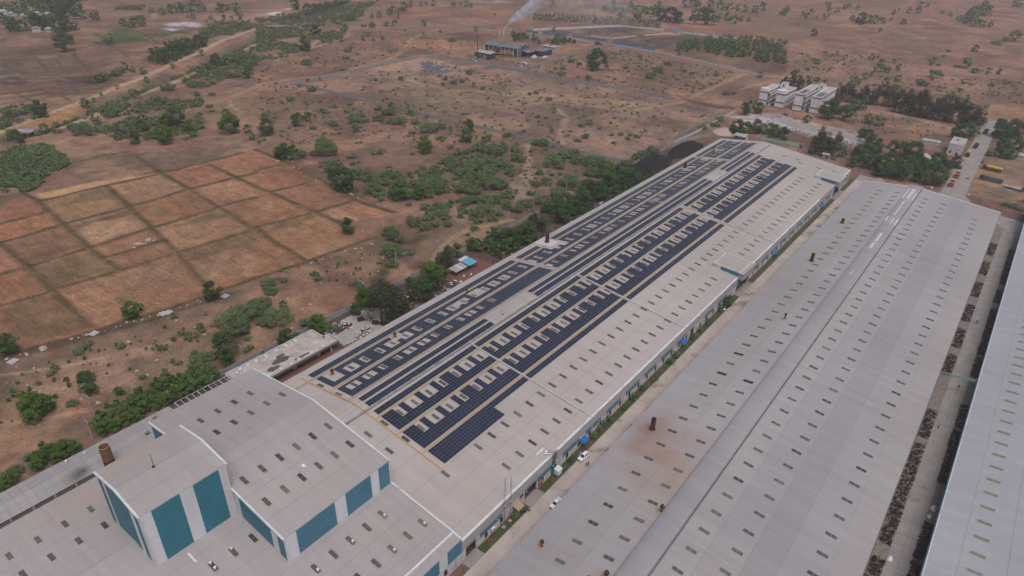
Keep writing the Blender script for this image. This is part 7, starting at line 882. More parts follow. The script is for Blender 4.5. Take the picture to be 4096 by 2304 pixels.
wall_run('compound_wall', TR['W_lo1'], 2.2, 'precast wall at the near left of the bare compound, from its left corner')
wall_run('compound_wall', TR['W_lo2'], 2.2, 'short middle stretch of precast wall on the near side of the compound')
wall_run('compound_wall', TR['W_lo3'], 2.2, 'shortest stretch of precast wall between two green bushes')
wall_run('compound_wall', TR['W_lo4'], 2.2, 'precast wall ending at the coal heaps on the near side of the compound')
wall_run('factory_wall', TR['W_fac'], 2.6, 'tall precast wall round the slate-clad factory yard')
wall_run('post_fence', TR['W_right'], 1.7, 'row of old concrete panels on the right side of the bare compound', bay=3.2)
wall_run('rendered_wall', TR['W_right2'], 1.9, 'pale rendered wall beside the pink spoil heap', m='wallwhite', bay=4)
wall_run('boundary_wall', [(-181.4, y) for y in (58, 110, 150, 200, 260, 300, 349)], 2.0, 'grey boundary wall between the scrubland and the solar shed')
wall_run('boundary_wall', [(-181.6, 349.5), (-180.8, 391), (-178, 425), (-171, 447)], 2.0, 'pale boundary wall behind the coal heaps', m='conc')
for i, p in enumerate(TR['blue']): wall_run('blue_wall', p, 2.6, 'blue painted wall of the plot estate, %s section from the left' % ('first', 'second', 'third', 'fourth', 'fifth')[i], m='bluewall', bay=5, group='blue walls of the plot estate')
for i, p in enumerate(TR['white']): wall_run('white_wall', p, 2.2 if i < 3 else 1.2, ('white wall along the far left side of the plot estate', 'white wall along the far right side of the plot estate', 'white wall running down to the green grove', 'low white wall enclosing the inner plots', 'low white wall beside the orange earth plot')[i], m='white', bay=4)
# ================================================================ HOSTEL BLOCKS
def hostel(x0, x1, y0, y1, h, gallery, label, tower=None, cap=False):
    o = tag(empty('hostel_block', ((x0+x1)/2, y0, 0)), label, 'building', 'white three storey hostel blocks'); wl_ = MT['hostel']; cx = (x0+x1)/2; a, b_ = x0-cx, x1-cx; D = y1-y0
    MB().box(a, b_, 0, D, .6, h, MT['hostel']).build('wall', o); MB().box(a-.05, b_+.05, -.05, D+.05, 0, .6, MT['mud']).build('plinth', o)
    rf = MB().box(a+.2, b_-.2, .2, D-.2, h, h+.02, MT['roofslab']); r = rf.build('roof', o)
    pp = MB()
    for q in ((a-.1, b_+.1, -.1, .18), (a-.1, b_+.1, D-.18, D+.1), (a-.1, a+.18, .18, D-.18), (b_-.18, b_+.1, .18, D-.18)): pp.box(*q, h-.02, h+.9, MT['hostel'])
    pp.build('parapet', r)
    if not cap: MB().box(a+.6, b_-.6, D*.12, D*.5, h+.021, h+.04, MT['dgrey']).build('water_proofing', r)
    bd = MB()
    for z in (4.0, h-.75): bd.box(a-.16, b_+.16, -.16, D+.16, z, z+.75, MT['brownband'])
    bd.build('band', o)
    wv = MB().box(-.03, .05, -.5, .5, 0, 1.3, MT['bluewall']).box(.051, .06, -.42, .42, .08, 1.22, MT['glass']).mesh('window')
    n = int(D/2.9)
    if gallery:
        for z in (0.5, 4.4, 8.3):
            MB().box(b_, b_+2.2, .2, D-.2, z-.15 if z > 1 else 0, z+.1, MT['conc']).box(b_+2.1, b_+2.25, .2, D-.2, z+.1, z+1.15, MT['hostel']).build('gallery', o)
            for i in range(n): MB().box(b_+.01, b_+.04, 1.2+2.9*i, 2.3+2.9*i, z+.15, z+2.3, MT['bluewall']).build('door', o)
        ps = MB(); [ps.box(b_+2.0, b_+2.3, .2+4.2*i, .5+4.2*i, 0, h-1, MT['hostel']) for i in range(int(D/4.2)+1)]; ps.build('gallery_posts', o); MB().box(b_, b_+2.4, 0, D, h-1.0, h-.8, MT['conc']).build('gallery_roof', o)
    else:
        for z in (1.7, 5.8, 9.6):
            for i in range(n): link('window', wv, o, (b_+.01, 1.6+2.9*i, z))
        bl = MB()
        for z in (3.2, 7.0, 9.6): bl.box(a-1.3, a, 1.0, D-2, z, z+.8, MT['hostel'])
        bl.build('balcony', o)
    if cap: MB().box(a, b_*.9, 0, 4.2, h, h+2.6, MT['hostel']).build('stair_head', o)
    if tower:
        tx, ty, th = tower; MB().box(tx-cx-2.3, tx-cx+2.3, ty-y0-3, ty-y0+3, 0, th, MT['hostel']).box(tx-cx-2.4, tx-cx+2.4, ty-y0-3.1, ty-y0+3.1, th, th+.25, MT['roofslab']).build('stair_tower', o); MB().box(tx-cx-.5, tx-cx+.6, ty-y0-3.05, ty-y0-3.0, th-2.6, th-.9, MT['glass']).build('tower_window', o)
    return o
hostel(-177.3, -171.0, 553.5, 584, 11.2, True, 'leftmost of four white hostel blocks, open galleries facing right', (-166.8, 579, 15.0), True)
hostel(-164.7, -158.0, 555.8, 583.5, 11.2, False, 'second hostel block from the left, with windows on its long side', None, True)
hostel(-150.5, -144.0, 556.2, 598, 13.0, True, 'third hostel block from the left, open galleries and dark roof', (-140.3, 590, 16.2))
hostel(-138.1, -131.5, 558.2, 600.6, 12.4, False, 'rightmost hostel block beside the dark tree')
# ================================================================ SLATE-CLAD FACTORY
fc = tag(empty('slate_factory', (-450, 556, 0)), 'slate grey clad factory shed with white pilasters below the smoke', 'factory')
def rot2(px, py, o, d, n): return o+d*px+n*py
A = Vector((-430.4, 561.9)); d1 = Vector((-470.3+430.4, 556.4-561.9)); L1 = d1.length; d1.normalize(); n1 = Vector((-d1.y, d1.x)); n1 = n1 if n1.y > 0 else -n1
def fpt(u, v, z): p = A+d1*u+n1*v; return (p.x+450, p.y-556, z)
def fbox(mb, u0, u1, v0, v1, z0, z1, m):
    c = fpt((u0+u1)/2, (v0+v1)/2, (z0+z1)/2); return mb.obox(c, (d1.x*(u1-u0)/2, d1.y*(u1-u0)/2, 0), (n1.x*(v1-v0)/2, n1.y*(v1-v0)/2, 0), (0, 0, (z1-z0)/2), m)
fbox(MB(), 0, L1, 0, 22, 0, 8.2, MT['greyclad']).build('wall', fc)
MB().poly([fpt(-.4, -.5, 8.25), fpt(L1+.4, -.5, 8.25), fpt(L1+.4, 11, 10.0), fpt(-.4, 11, 10.0)], MT['greyroof']).poly([fpt(-.4, 11, 10.0), fpt(L1+.4, 11, 10.0), fpt(L1+.4, 22.5, 8.25), fpt(-.4, 22.5, 8.25)], MT['greyroof']).poly([fpt(0, 0, 8.2), fpt(0, 22, 8.2), fpt(0, 11, 9.9)], MT['greyclad']).poly([fpt(L1, 0, 8.2), fpt(L1, 11, 9.9), fpt(L1, 22, 8.2)], MT['greyclad']).build('roof', fc)
for i in range(9): fbox(MB(), .3+i*(L1-1)/8, 1.0+i*(L1-1)/8, -.12, -.01, .3, 8.1, MT['white']).build('pilaster', fc)
for v in (1.5, 5.5, 12, 17): fbox(MB(), -.12, -.01, v, v+.8, .3, 8.4 if v > 4 else 8.0, MT['white']).build('pilaster', fc)
for i in range(8): MB().tube(fpt(3+i*4.8, 9.5, 9.7), fpt(3+i*4.8, 9.5, 10.6), .4, .3, MT['darksteel'], 8).build('roof_vent', fc)
ls = tag(empty('slate_shed', (-452, 535, 0)), 'low slate shed with pale roof in front of the slate factory', 'shed'); MB().box(-10.4, 10, -3.5, 4.5, 0, 5.5, MT['greyclad']).build('wall', ls); MB().poly([(-10.7, -3.9, 5.55), (10.3, -3.9, 5.55), (10.3, 4.9, 6.3), (-10.7, 4.9, 6.3)], MT['paleroof']).build('roof', ls); MB().box(-3.4, -2.7, -3.56, -3.5, 2, 4, MT['white']).build('window', ls)
rs_ = tag(empty('slate_shed', (-420, 591, 0)), 'low slate shed at the right end of the slate factory', 'shed'); MB().box(-6, 5, -7.4, 9, 0, 4.8, MT['greyclad']).build('wall', rs_); MB().poly([(-6.3, -7.8, 4.85), (5.3, -7.8, 4.85), (5.3, 9.3, 5.4), (-6.3, 9.3, 5.4)], MT['greyroof']).build('roof', rs_); MB().box(-4.0, .6, -7.46, -7.4, 0, 3.6, MT['dark']).build('opening', rs_)
cn = tag(empty('lean_to', (-427.5, 572, 0)), 'open lean-to bay on the right gable of the slate factory', 'lean-to'); MB().poly([(-2, -5, 6.2), (6, -5, 4.9), (6, 7, 4.9), (-2, 7, 6.2)], MT['greyroof']).build('roof', cn); MB().box(-2, -1.6, -4.8, 6.8, 0, 6, MT['dark']).box(-2, 5.6, 6.6, 6.9, 0, 4.8, MT['greyclad']).build('wall', cn)
MB_ = MB().tube((5.7, -4.7, 0), (5.7, -4.7, 4.9), .15, .15, MT['steel'], 6).build('post', cn)
for i, (x, y, hgt, m, nm) in enumerate(((-450.8, 522.6, 23.8, 'rust', 'thin rusty guyed chimney left of the slate factory'), (-452.0, 558.0, 24, 'yellowpipe', 'yellow chimney rising from the pipework of the slate factory'), (-450.2, 562.6, 24, 'yellowpipe', 'thin chimney trailing white smoke at the slate factory'))):
    o = tag(empty('factory_chimney', (x, y, 0)), nm, 'chimney', 'chimneys of the slate factory'); MB().tube((0, 0, 0), (0, 0, 9), .75 if i else .5, .6 if i else .45, MT[m], 12).build('base', o, smooth=True); MB().tube((0, 0, 9), (0, 0, hgt), .42, .3, MT['steel'] if i else MT[m], 10).build('flue', o, smooth=True)
pk = tag(empty('pipework', (-440, 552, 0)), 'yellow cyclones, ducts and hoppers in front of the slate factory', 'pipework')
for i in range(8): MB().path([(-6+i*1.9, 2+i*.25, 0), (-6+i*1.9, 2+i*.25, 6.0), (-5.4+i*1.9, 1.4+i*.25, 6.6), (-4.9+i*1.9, .8+i*.25, 6.0), (-4.9+i*1.9, .8+i*.25, 1)], .38, MT['yellowpipe'], 8).build('duct', pk, smooth=True)
for x, y, s, hh in ((-12, -6, 2.6, 5.2), (-9, -20, 2.0, 3.6), (-22, -24, 1.8, 4.0), (-26, -21.5, 1.5, 3.4), (-30, -22, 1.3, 2.8)): MB().box(x-s, x+s, y-s*.7, y+s*.7, .8, hh, MT['yellowpipe']).build('hopper', pk)
for p in ([(-15, -4, 6.5), (-13, -7, 4.5), (-15.5, -9, 2.5), (-18, -8, 3.5), (-17, -5, 5)], [(-8, -9, 1), (-7, -9, 4), (-3, -8, 5), (2, -7, 5.2)], [(-20, -12, .5), (-18, -10, 4), (-16, -9, 5.5)], [(-12.5, 4, 5), (-12.5, 2, 7), (-13, 0, 3)]): MB().path([Vector(q) for q in p], .5, MT['skyt'], 8).build('duct', pk, smooth=True)
MB().box(-12, -8.5, 1, 4, 4.5, 8.5, MT['darksteel']).box(-17, -13, 3, 6, 2, 7.5, MT['rust']).build('furnace', pk)
dbr = MB(); rs = random.Random(12)
for i in range(260):
    x, y, s = rs.uniform(-52, 22), rs.uniform(-32, -2), rs.uniform(.3, 1.2)
    if -32 < x < 6 and y > -26 and y < -8: continue
    if not (y > -42+.1*x): continue
    dbr.obox((x, y, s*.3), (s*math.cos(i), s*math.sin(i), .1*s), (-s*.5*math.sin(i), s*.5*math.cos(i), 0), (0, 0, s*.35), MT[rs.choice(('mud', 'dgrey', 'rust', 'olive', 'ash', 'cloth'))])
tag(dbr.build('scrap_litter', None, (-415, 545, 0)), 'scrap and debris strewn in the slate factory yard', 'scrap', kind='stuff')
def heap(name, label, cx, cy, rx, ry, h, m, seed, cat='heap', rot=0, n=26, rough=.35, peaks=None):
    r = np.random.default_rng(seed); u = np.linspace(-1, 1, n); U, W = np.meshgrid(u, u); rad = np.hypot(U, W); ang = np.arctan2(W, U)
    edge = 1-.18*(fbm(U*3+seed, W*3, 1.0, seed, 3)); z = np.clip(1-(rad/edge)**1.6, 0, 1); z = z*(1-rough+2*rough*fbm(U*4+seed*7, W*4, 1.3, seed+3, 4))
    xx, yy = U*rx, W*ry; c_, s_ = math.cos(rot), math.sin(rot); Vv = np.stack([xx*c_-yy*s_, xx*s_+yy*c_, z*h-.06], -1).reshape(-1, 3)
    I = (np.arange(n-1)[:, None]*n+np.arange(n-1)[None, :]).ravel(); ok = (z.ravel()[I]+z.ravel()[I+1]+z.ravel()[I+n]+z.ravel()[I+n+1]) > .02; I = I[ok]
    return tag(link(name, npmesh(name, Vv, np.stack([I, I+1, I+n+1, I+n], 1), [MT[m]], True), None, (cx, cy, gh(cx, cy))), label, cat)
heap('waste_heap', 'white waste heap under the open lean-to of the slate factory', -419, 574, 3.5, 4, 2.6, 'rubble', 3); heap('waste_heap', 'long white waste heap beside the right slate shed', -412, 583, 2.2, 6, 1.6, 'rubble', 4); heap('waste_heap', 'low white waste heap near the factory yard wall', -409, 545, 5, 2.5, 1.2, 'rubble', 5)
heap('coal_heap', 'large dull black coal heap behind the solar shed, nearer', -172.5, 361, 9.5, 28, 6.5, 'coal', 6, n=36); heap('coal_heap', 'black coal heap behind the solar shed, farther', -169.5, 405, 8.5, 23, 6.0, 'coal', 7, n=36)
heap('spoil_heap', 'pink and white spoil heap behind the solar shed gable', -166, 462, 10, 11, 3.2, 'pinkspoil', 8, n=34); heap('spoil_heap', 'smooth pink spoil mound beyond the white one', -164, 494, 8, 13, 2.0, 'pinkspoil', 9, rough=.05); heap('spoil_heap', 'long grey spoil bank below the hostel blocks', -118, 511, 44, 10, 3.2, 'ash', 10, rot=-.12, n=44); heap('spoil_heap', 'grey-pink spoil bank left of the grey one', -152, 525, 14, 13, 2.2, 'ash', 19, n=30)
heap('rubble_heap', 'pale grey rubble heap right of the grove', -46.0, 500, 5, 8, 2.6, 'rubble', 11); heap('rubble_heap', 'small rubble heap at the far end of the concrete road', -58.5, 434, 3.5, 2.5, 1.2, 'ash', 13)
gp = [Vector(p) for p in TR['gravel']]; gc = sum(gp, Vector((0, 0)))/len(gp)
gr_ = tag(empty('gravel_heap', (gc.x, gc.y, 0)), 'blue-grey gravel tipped in ridges inside the compound', 'gravel')
rs = random.Random(21)
k = 0
for i in range(400):
    p = (rs.uniform(min(q.x for q in gp), max(q.x for q in gp)), rs.uniform(min(q.y for q in gp), max(q.y for q in gp)))
    if pip(np.array([p[0]]), np.array([p[1]]), [tuple(q) for q in gp])[0] and k < 70:
        mb = MB(); r = rs.uniform(2.0, 3.6); top = (p[0]-gc.x, p[1]-gc.y, rs.uniform(.9, 1.5)); ring = [(p[0]-gc.x+r*rs.uniform(.8, 1.15)*math.cos(j*math.pi/5), p[1]-gc.y+r*rs.uniform(.8, 1.15)*math.sin(j*math.pi/5), -.05) for j in range(10)]
        for a, b_ in zip(ring, ring[1:]+ring[:1]): mb.poly([a, b_, top], MT['gravel'])
        mb.build('tipped_load', gr_, smooth=True); k += 1
# rubble of white stones on the spoil bank: nobody could count it
rs = random.Random(33); V, Q = [], []
for i in range(900):
    t_ = rs.random(); cx = -160+78*t_+rs.gauss(0, 4); cy = 512-9*t_+rs.gauss(0, 5.5)
    s = rs.uniform(.25, .8); n = len(V)
    for a in ((-1, -1, 0), (1, -1, 0), (1, 1, 0), (-1, 1, 0), (0, 0, 1.2)): V.append((cx+a[0]*s*rs.uniform(.6, 1), cy+a[1]*s*rs.uniform(.6, 1), 1.4*math.exp(-((cy-511+9*t_-3)/9)**2)*0+.6+a[2]*s))
    Q += [(n, n+1, n+4, n+4), (n+1, n+2, n+4, n+4), (n+2, n+3, n+4, n+4), (n+3, n, n+4, n+4)]
Q3 = [q[:3] for q in Q]
tag(link('white_rubble', npmesh('white_rubble', V, Q3, [MT['rubble']])), 'broken white rubble scattered over the spoil bank below the hostels', 'rubble', kind='stuff')
# ================================================================ SMALL BUILDINGS BEHIND THE SHEDS
sh_ = tag(empty('open_shed', (-151.2, 452.5, 0)), 'small open white shed behind the solar shed gable', 'shed'); MB().box(-3.6, 3.6, 3.6, 3.9, 0, 3.4, MT['wallwhite']).box(3.3, 3.6, -1, 3.6, 0, 3.4, MT['wallwhite']).build('wall', sh_)
for x in (-3.4, -1, 1.2, 3.4): MB().box(x-.15, x+.15, -3.8, -3.5, 0, 3.5, MT['wallwhite']).build('post', sh_)
MB().poly([(-4.2, -4.4, 3.5), (4.2, -4.4, 3.5), (4.2, 0, 4.2), (-4.2, 0, 4.2)], MT['paleroof']).poly([(-4.2, 0, 4.2), (4.2, 0, 4.2), (4.2, 4.4, 3.5), (-4.2, 4.4, 3.5)], MT['paleroof']).build('roof', sh_)
tkk = tag(empty('settling_tanks', (-129, 465, 0)), 'row of open concrete settling tanks with green water', 'tank')
MB().box(-15, 14.5, -4.2, -3.9, 0, 1.5, MT['conc']).box(-15, 14.5, 3.9, 4.2, 0, 1.5, MT['conc']).build('long_wall', tkk)
for i in range(8): x = -15+i*4.2; MB().box(x, x+.25, -3.9, 3.9, 0, 1.5, MT['conc']).build('cross_wall', tkk)
for i in range(7): MB().box(-14.75+i*4.2, -10.9+i*4.2, -3.88, 3.88, 0, 1.0, MT['algae']).build('water', tkk)
hu = tag(empty('guard_hut', (-95, 453, 0)), 'small grey hut with pale roof behind the solar shed gable', 'hut'); MB().box(-2, 2, -1.5, 1.5, 0, 2.6, MT['precast']).build('wall', hu); MB().box(-2.4, 2.4, -1.9, 1.9, 2.6, 2.8, MT['paleroof']).build('roof', hu); MB().box(.6, 1.5, -1.55, -1.5, 0, 2.0, MT['dark']).build('door', hu)
for i, (x, y) in enumerate(((-114.2, 463), (-106.5, 457.5))): t2 = tag(empty('drum_tank', (x, y, 0)), 'dark blue water drum behind the solar shed, %s' % ('left one', 'right one')[i], 'drum', 'dark drums by the settling tanks'); MB().tube((0, 0, 0), (0, 0, 2.2), 1.1, 1.1, MT['greyclad'], 14).build('drum', t2, smooth=True); MB().tube((0, 0, 2.2), (0, 0, 2.5), 1.1, .4, MT['greyclad'], 14).build('lid', t2)
wo = tag(empty('gate_office', (-32.0, 527, 0)), 'two storey white gate office beside the far road', 'building'); MB().box(-4, 3.9, -9.5, 9.5, 0, 7.4, MT['wallwhite']).build('wall', wo); r = MB().box(-3.8, 3.7, -9.3, 9.3, 7.4, 7.43, MT['roofslab']).build('roof', wo)
pp = MB()
for q in ((-4.05, 3.95, -9.6, -9.35), (-4.05, 3.95, 9.35, 9.6), (-4.05, -3.8, -9.35, 9.35), (3.7, 3.95, -9.35, 9.35)): pp.box(*q, 7.38, 8.0, MT['wallwhite'])
pp.build('parapet', r); MB().box(-1.5, -.3, 2, 3.2, 7.43, 8.3, MT['bluep']).build('water_tank', r)
for x, z in ((-2.6, 1.5), (1.2, 0)): MB().box(x, x+1.1, -9.56, -9.5, z, z+1.6 if z else 2.4, MT['glass']).build('window' if z else 'door', wo)
for z in (1.2, 4.6):
    for i in range(4): MB().box(3.91, 3.96, -7+i*4.2, -5.8+i*4.2, z, z+1.4, MT['glass']).build('window', wo)
rsd = tag(empty('sheet_shed', (4.5, 541.5, 0)), 'low pale sheet shed at the right edge behind the truck yard', 'shed'); MB().box(-4.5, 8, -2.5, 2.5, 0, 2.8, MT['wallwhite']).build('wall', rsd); MB().poly([(-5, -3, 2.85), (8.5, -3, 2.85), (8.5, 3, 3.4), (-5, 3, 3.4)], MT['paleroof']).build('roof', rsd)
lt = tag(empty('sheet_shed', (-48, 535, 0)), 'low long pale shed left of the gate office', 'shed'); MB().box(-5, 5, -2, 2, 0, 2.6, MT['wallwhite']).build('wall', lt); MB().poly([(-5.4, -2.4, 2.65), (5.4, -2.4, 2.65), (5.4, 2.4, 3.1), (-5.4, 2.4, 3.1)], MT['paleroof']).build('roof', lt)
gk = tag(empty('gatehouse', tuple(list(TR['white'][4][-1])+[0])), 'tiny white gatehouse with blue roof on the plot estate wall', 'gatehouse'); MB().box(-4, 5, -3, 3, 0, 3.6, MT['wallwhite']).build('wall', gk); MB().box(-4.4, 5.6, -3.4, 3.4, 3.6, 3.9, MT['bluewall']).build('roof', gk)
for x in (-2.5, .5, 3): MB().box(x, x+1, -3.05, -3, 1.2, 2.4, MT['glass']).build('window', gk)
yb = tag(empty('yard_house', (-432, 622, 0)), 'small flat-roofed house with an orange patch behind the slate factory', 'house'); MB().box(-8, 8, -5, 5, 0, 3.4, MT['wallwhite']).build('wall', yb); MB().box(-9, 9, -6, 6, 3.4, 3.7, MT['roofslab']).build('roof', yb); MB().box(-2.5, .5, -1, 2, 3.7, 4.4, MT['orange']).build('tank', yb); MB().box(-5, -2.5, -5.05, -5, 0, 2.4, MT['dark']).box(1, 3, -5.05, -5, 1, 2.2, MT['dark']).build('opening', yb)
car((-423, 609, .05), .5, 'white car parked in the yard behind the slate factory', MT['car'], True)
# blue and white shelter in the scrap yard behind the solar shed
sl1 = tag(empty('sheet_shelter', (-170.8, 191.5, 0)), 'open shelter roofed with aqua and white sheets in the scrap yard', 'shelter')
for i, m in enumerate(('aqua', 'patch', 'aqua', 'patch')): MB().poly([(-3.4+i*1.75, -2.6, 3.0-.12*i), (-3.4+(i+1)*1.75-.03, -2.6, 3.0-.12*(i+1)), (-3.4+(i+1)*1.75-.03, 2.6, 3.1-.12*(i+1)), (-3.4+i*1.75, 2.6, 3.1-.12*i)], MT[('patch', 'aqua', 'aqua', 'aqua')[i] if i else 'patch']).build('roof_sheet', sl1)
for x in (-3.2, 3.4):
    for y in (-2.4, 2.4): MB().box(x-.08, x+.08, y-.08, y+.08, 0, 2.6, MT['rust']).build('post', sl1)
sl2 = tag(empty('sheet_shelter', (-169.9, 184.6, 0)), 'open grey sheet shelter beside the aqua one in the scrap yard', 'shelter')
for i, (a, b_) in enumerate(((-3.8, -.1), (0, 1.2), (1.3, 3.6))): MB().poly([(-2.3, a, 2.8), (2.3, a, 2.45), (2.3, b_, 2.5), (-2.3, b_, 2.85)], MT[('asb', 'patch', 'asb')[i]]).build('roof_sheet', sl2)
for x in (-2.1, 2.1):
    for y in (-3.6, 3.4): MB().box(x-.07, x+.07, y-.07, y+.07, 0, 2.5, MT['rust']).build('post', sl2)
sheet('scrap_yard_floor', [[(-176, 176), (-157.5, 176), (-158, 199), (-163, 202), (-176, 199)]], MT['brick'], z=.032)
sheet('waste_platform', [[(-178.0, 120), (-164, 118), (-161, 143), (-172, 146), (-178, 140)]], MT['conc'], z=.036)
# ================================================================ SCRAP: piles that nobody could count
def scrap(name, label, spots, n, mats, smin, smax, seed, hmax=.8):
    rs = random.Random(seed); mb = MB(); lst = [MT[m] for m in mats]
    for i in range(n):
        (x0, x1, y0, y1) = rs.choice(spots); x, y = rs.uniform(x0, x1), rs.uniform(y0, y1); s = rs.uniform(smin, smax); a = rs.uniform(0, 6.3); tl = rs.uniform(-.5, .5)
        mb.obox((x, y, rs.uniform(.05, hmax)), (s*math.cos(a), s*math.sin(a), s*tl*.4), (-s*rs.uniform(.1, .5)*math.sin(a), s*rs.uniform(.1, .5)*math.cos(a), 0), (0, 0, s*rs.uniform(.05, .3)), rs.choice(lst))
    return tag(mb.build(name), label, 'scrap', kind='stuff')
scrap('lane_scrap', 'dark rusty scrap piled along both sides of the right lane', [(4.9, 7.8, y, y+16) for y in (98, 112, 128, 150, 165, 180, 200, 240, 262, 285, 310, 335, 360)]+[(13.1, 15.2, y, y+14) for y in (120, 135, 150, 182, 196, 212, 246, 262, 276, 290, 310, 330, 345, 360)], 8500, ('maroon', 'blackscrap', 'blackscrap', 'blackscrap', 'mud', 'maroon', 'darksteel', 'blackscrap', 'dgrey', 'blackscrap'), .12, .42, 41, .8)
scrap('yard_scrap', 'rusty frames and scrap heaped beside the solar shed', [(-163, -155, 118, 128), (-160, -154, 120, 138), (-178, -172, 118, 128), (-175, -156, 146, 178), (-162, -154, 176, 210), (-168, -155, 200, 240), (-166, -155, 240, 330)], 2300, ('rust', 'rust', 'mud', 'darksteel', 'rustbrown', 'olive', 'cloth', 'dgrey'), .2, .9, 42, .7)
scrap('burnt_waste', 'white and orange burnt waste on the concrete platform', [(-167, -164, 126, 132), (-165, -163, 124, 129)], 160, ('cloth', 'cloth', 'orange', 'coal', 'ash'), .15, .6, 43, .5)
for i, (x, y, z, s) in enumerate(((14.2, 170.8, 0, 1.15), (13.9, 167.0, 0, .9), (8.6, 145.8, 0, 1.0), (-164.5, 139.5, 0, .8), (-166.2, 184, 0, .6), (-164.9, 187, 0, .6), (-163.9, 179.5, 0, .7), (-70.2, 231.5, 0, .7))):
    v = heap('white_sack', 'bulging white sack, %s' % ('largest beside the right lane', 'second beside the right lane', 'lowest one on the left of the right lane', 'on the concrete waste platform', 'by the grey shelter', 'by the aqua shelter', 'against the shed eave below the shelters', 'on the grass verge by the shed wall')[i], x, y, s*.8, s*1.1, s, 'cloth', 60+i, cat='sack', n=14, rough=.15)
for i, (x, y, a) in enumerate(((-166.5, 135, .4), (-163.8, 136.5, .2), (-172.5, 133, 1.2))):
    sk_ = tag(empty('rusty_skip', (x, y, .04), a), 'rusty open skip on the concrete waste platform, %s' % ('middle', 'right', 'left')[i], 'skip', 'rusty skips on the platform'); q = MB()
    for bx in ((-1.2, 1.2, -.8, -.72), (-1.2, 1.2, .72, .8), (-1.2, -1.12, -.72, .72), (1.12, 1.2, -.72, .72)): q.box(*bx, .1, 1.1, MT['rust'])
    q.build('side', sk_); MB().box(-1.12, 1.12, -.72, .72, .1, .25, MT['darksteel']).build('floor', sk_)
# ================================================================ TRUCKS
def truck(loc, rz, label, bodycol, cabcol, L=7.5, load=None, flat=False):
    o = tag(empty('truck', loc, rz), label, 'truck', 'lorries around the far gate'); 
    MB().solid([(L/2-1.9, .7), (L/2-.05, .7), (L/2, 1.6), (L/2-.35, 2.7), (L/2-1.9, 2.75)], -1.15, 1.15, MT[cabcol]).build('cab', o); MB().box(L/2-.3, L/2+.02, -1.0, 1.0, 1.65, 2.4, MT['glass']).build('windscreen', o)
    for s in (-1, 1): MB().box(L/2-1.5, L/2-.6, min(s*1.15, s*1.18), max(s*1.15, s*1.18), 1.65, 2.35, MT['glass']).build('side_window', o)
    MB().box(-L/2, L/2-.3, -.5, .5, .65, .95, MT['darksteel']).build('chassis', o)
    if flat: MB().box(-L/2, L/2-2.1, -1.2, 1.2, .95, 1.2, MT[bodycol]).build('flatbed', o)
    else:
        q = MB()
        for bx in ((-L/2, L/2-2.1, -1.22, -1.14), (-L/2, L/2-2.1, 1.14, 1.22), (-L/2, -L/2+.08, -1.14, 1.14), (L/2-2.18, L/2-2.1, -1.14, 1.14)): q.box(*bx, .95, 2.2, MT[bodycol])
        q.build('side_board', o); MB().box(-L/2+.08, L/2-2.18, -1.14, 1.14, .95, 1.8, MT['coal']).build('load_bed', o)
        if load: MB().solid([(-1.25, 2.15), (1.25, 2.15), (1.1, 2.9), (0, 3.15), (-1.1, 2.9)], -L/2-.02, L/2-2.15, MT[load], axis='X').build('tarpaulin', o)
    for s in (-1, 1):
        for x in (L/2-1.0, -L/2+1.2, -L/2+2.3): wh = MB().tube((x, s*.85, .5), (x, s*1.2, .5), .5, .5, MT['tyre'], 14).build('wheel', o); MB().tube((x, s*1.19, .5), (x, s*1.22, .5), .25, .25, MT['steel'], 10).build('hub', wh)
    return o
R90 = math.radians(90)
truck((-23.3, 453.5, .06), -R90+.05, 'orange tipper lorry with black load, nearest on the far gate road', 'orange', 'orange', 7.5)
truck((-23.2, 472.5, .06), -R90+.04, 'orange tipper lorry queued behind the nearest one', 'orange', 'orange', 7.5)
truck((-24.4, 494.0, .06), R90, 'grey-covered lorry half under the trees on the gate road', 'dgrey', 'darksteel', 9, 'asb')
truck((-24.3, 524.5, .06), -R90+.03, 'tipper lorry with dull yellow cover beside the gate office', 'rustbrown', 'darksteel', 8, 'yellow')
truck((-22.6, 550.0, .06), -R90, 'dull brown lorry farther up the gate road', 'rustbrown', 'brownband', 8.5)
truck((-8.0, 501.0, .03), math.radians(172), 'long lorry with bright yellow tarpaulin in the truck yard', 'darksteel', 'brownband', 10.5, 'truckyellow')
truck((-6.0, 478.3, .03), math.radians(172), 'long dark lorry with empty bed in the truck yard', 'dgrey', 'rust', 12.0)
truck((6.5, 472.0, .03), math.radians(-8), 'flatbed lorry with dark blue cab at the right edge', 'roofslab', 'bluewall', 11, None, True)
truck((14.5, 455.5, .03), math.radians(80), 'dark lorry cut by the right edge of the photo', 'darksteel', 'darksteel', 8)
for i, (x, y, a) in enumerate(((-29.8, 590.0, 1.4), (-22.0, 594.5, 1.5), (-9.5, 596, 1.2), (-5.5, 640, 2.5))): truck((x, y, .03), a, 'dark tipper lorry on the red earth beyond the dark tree row, %s' % ('leftmost', 'second from left', 'half hidden by trees', 'rightmost and farthest')[i], 'dgrey', 'darksteel', 7.5)
t3 = tag(empty('tank_stand', (-13.4, 537, 0)), 'dark water tank stand beside the gate road', 'tank'); MB().tube((0, 0, 1.2), (0, 0, 3.4), 1.3, 1.3, MT['dgrey'], 14).build('tank', t3); MB().box(-1, 1, -1, 1, 0, 1.2, MT['conc']).build('stand', t3)
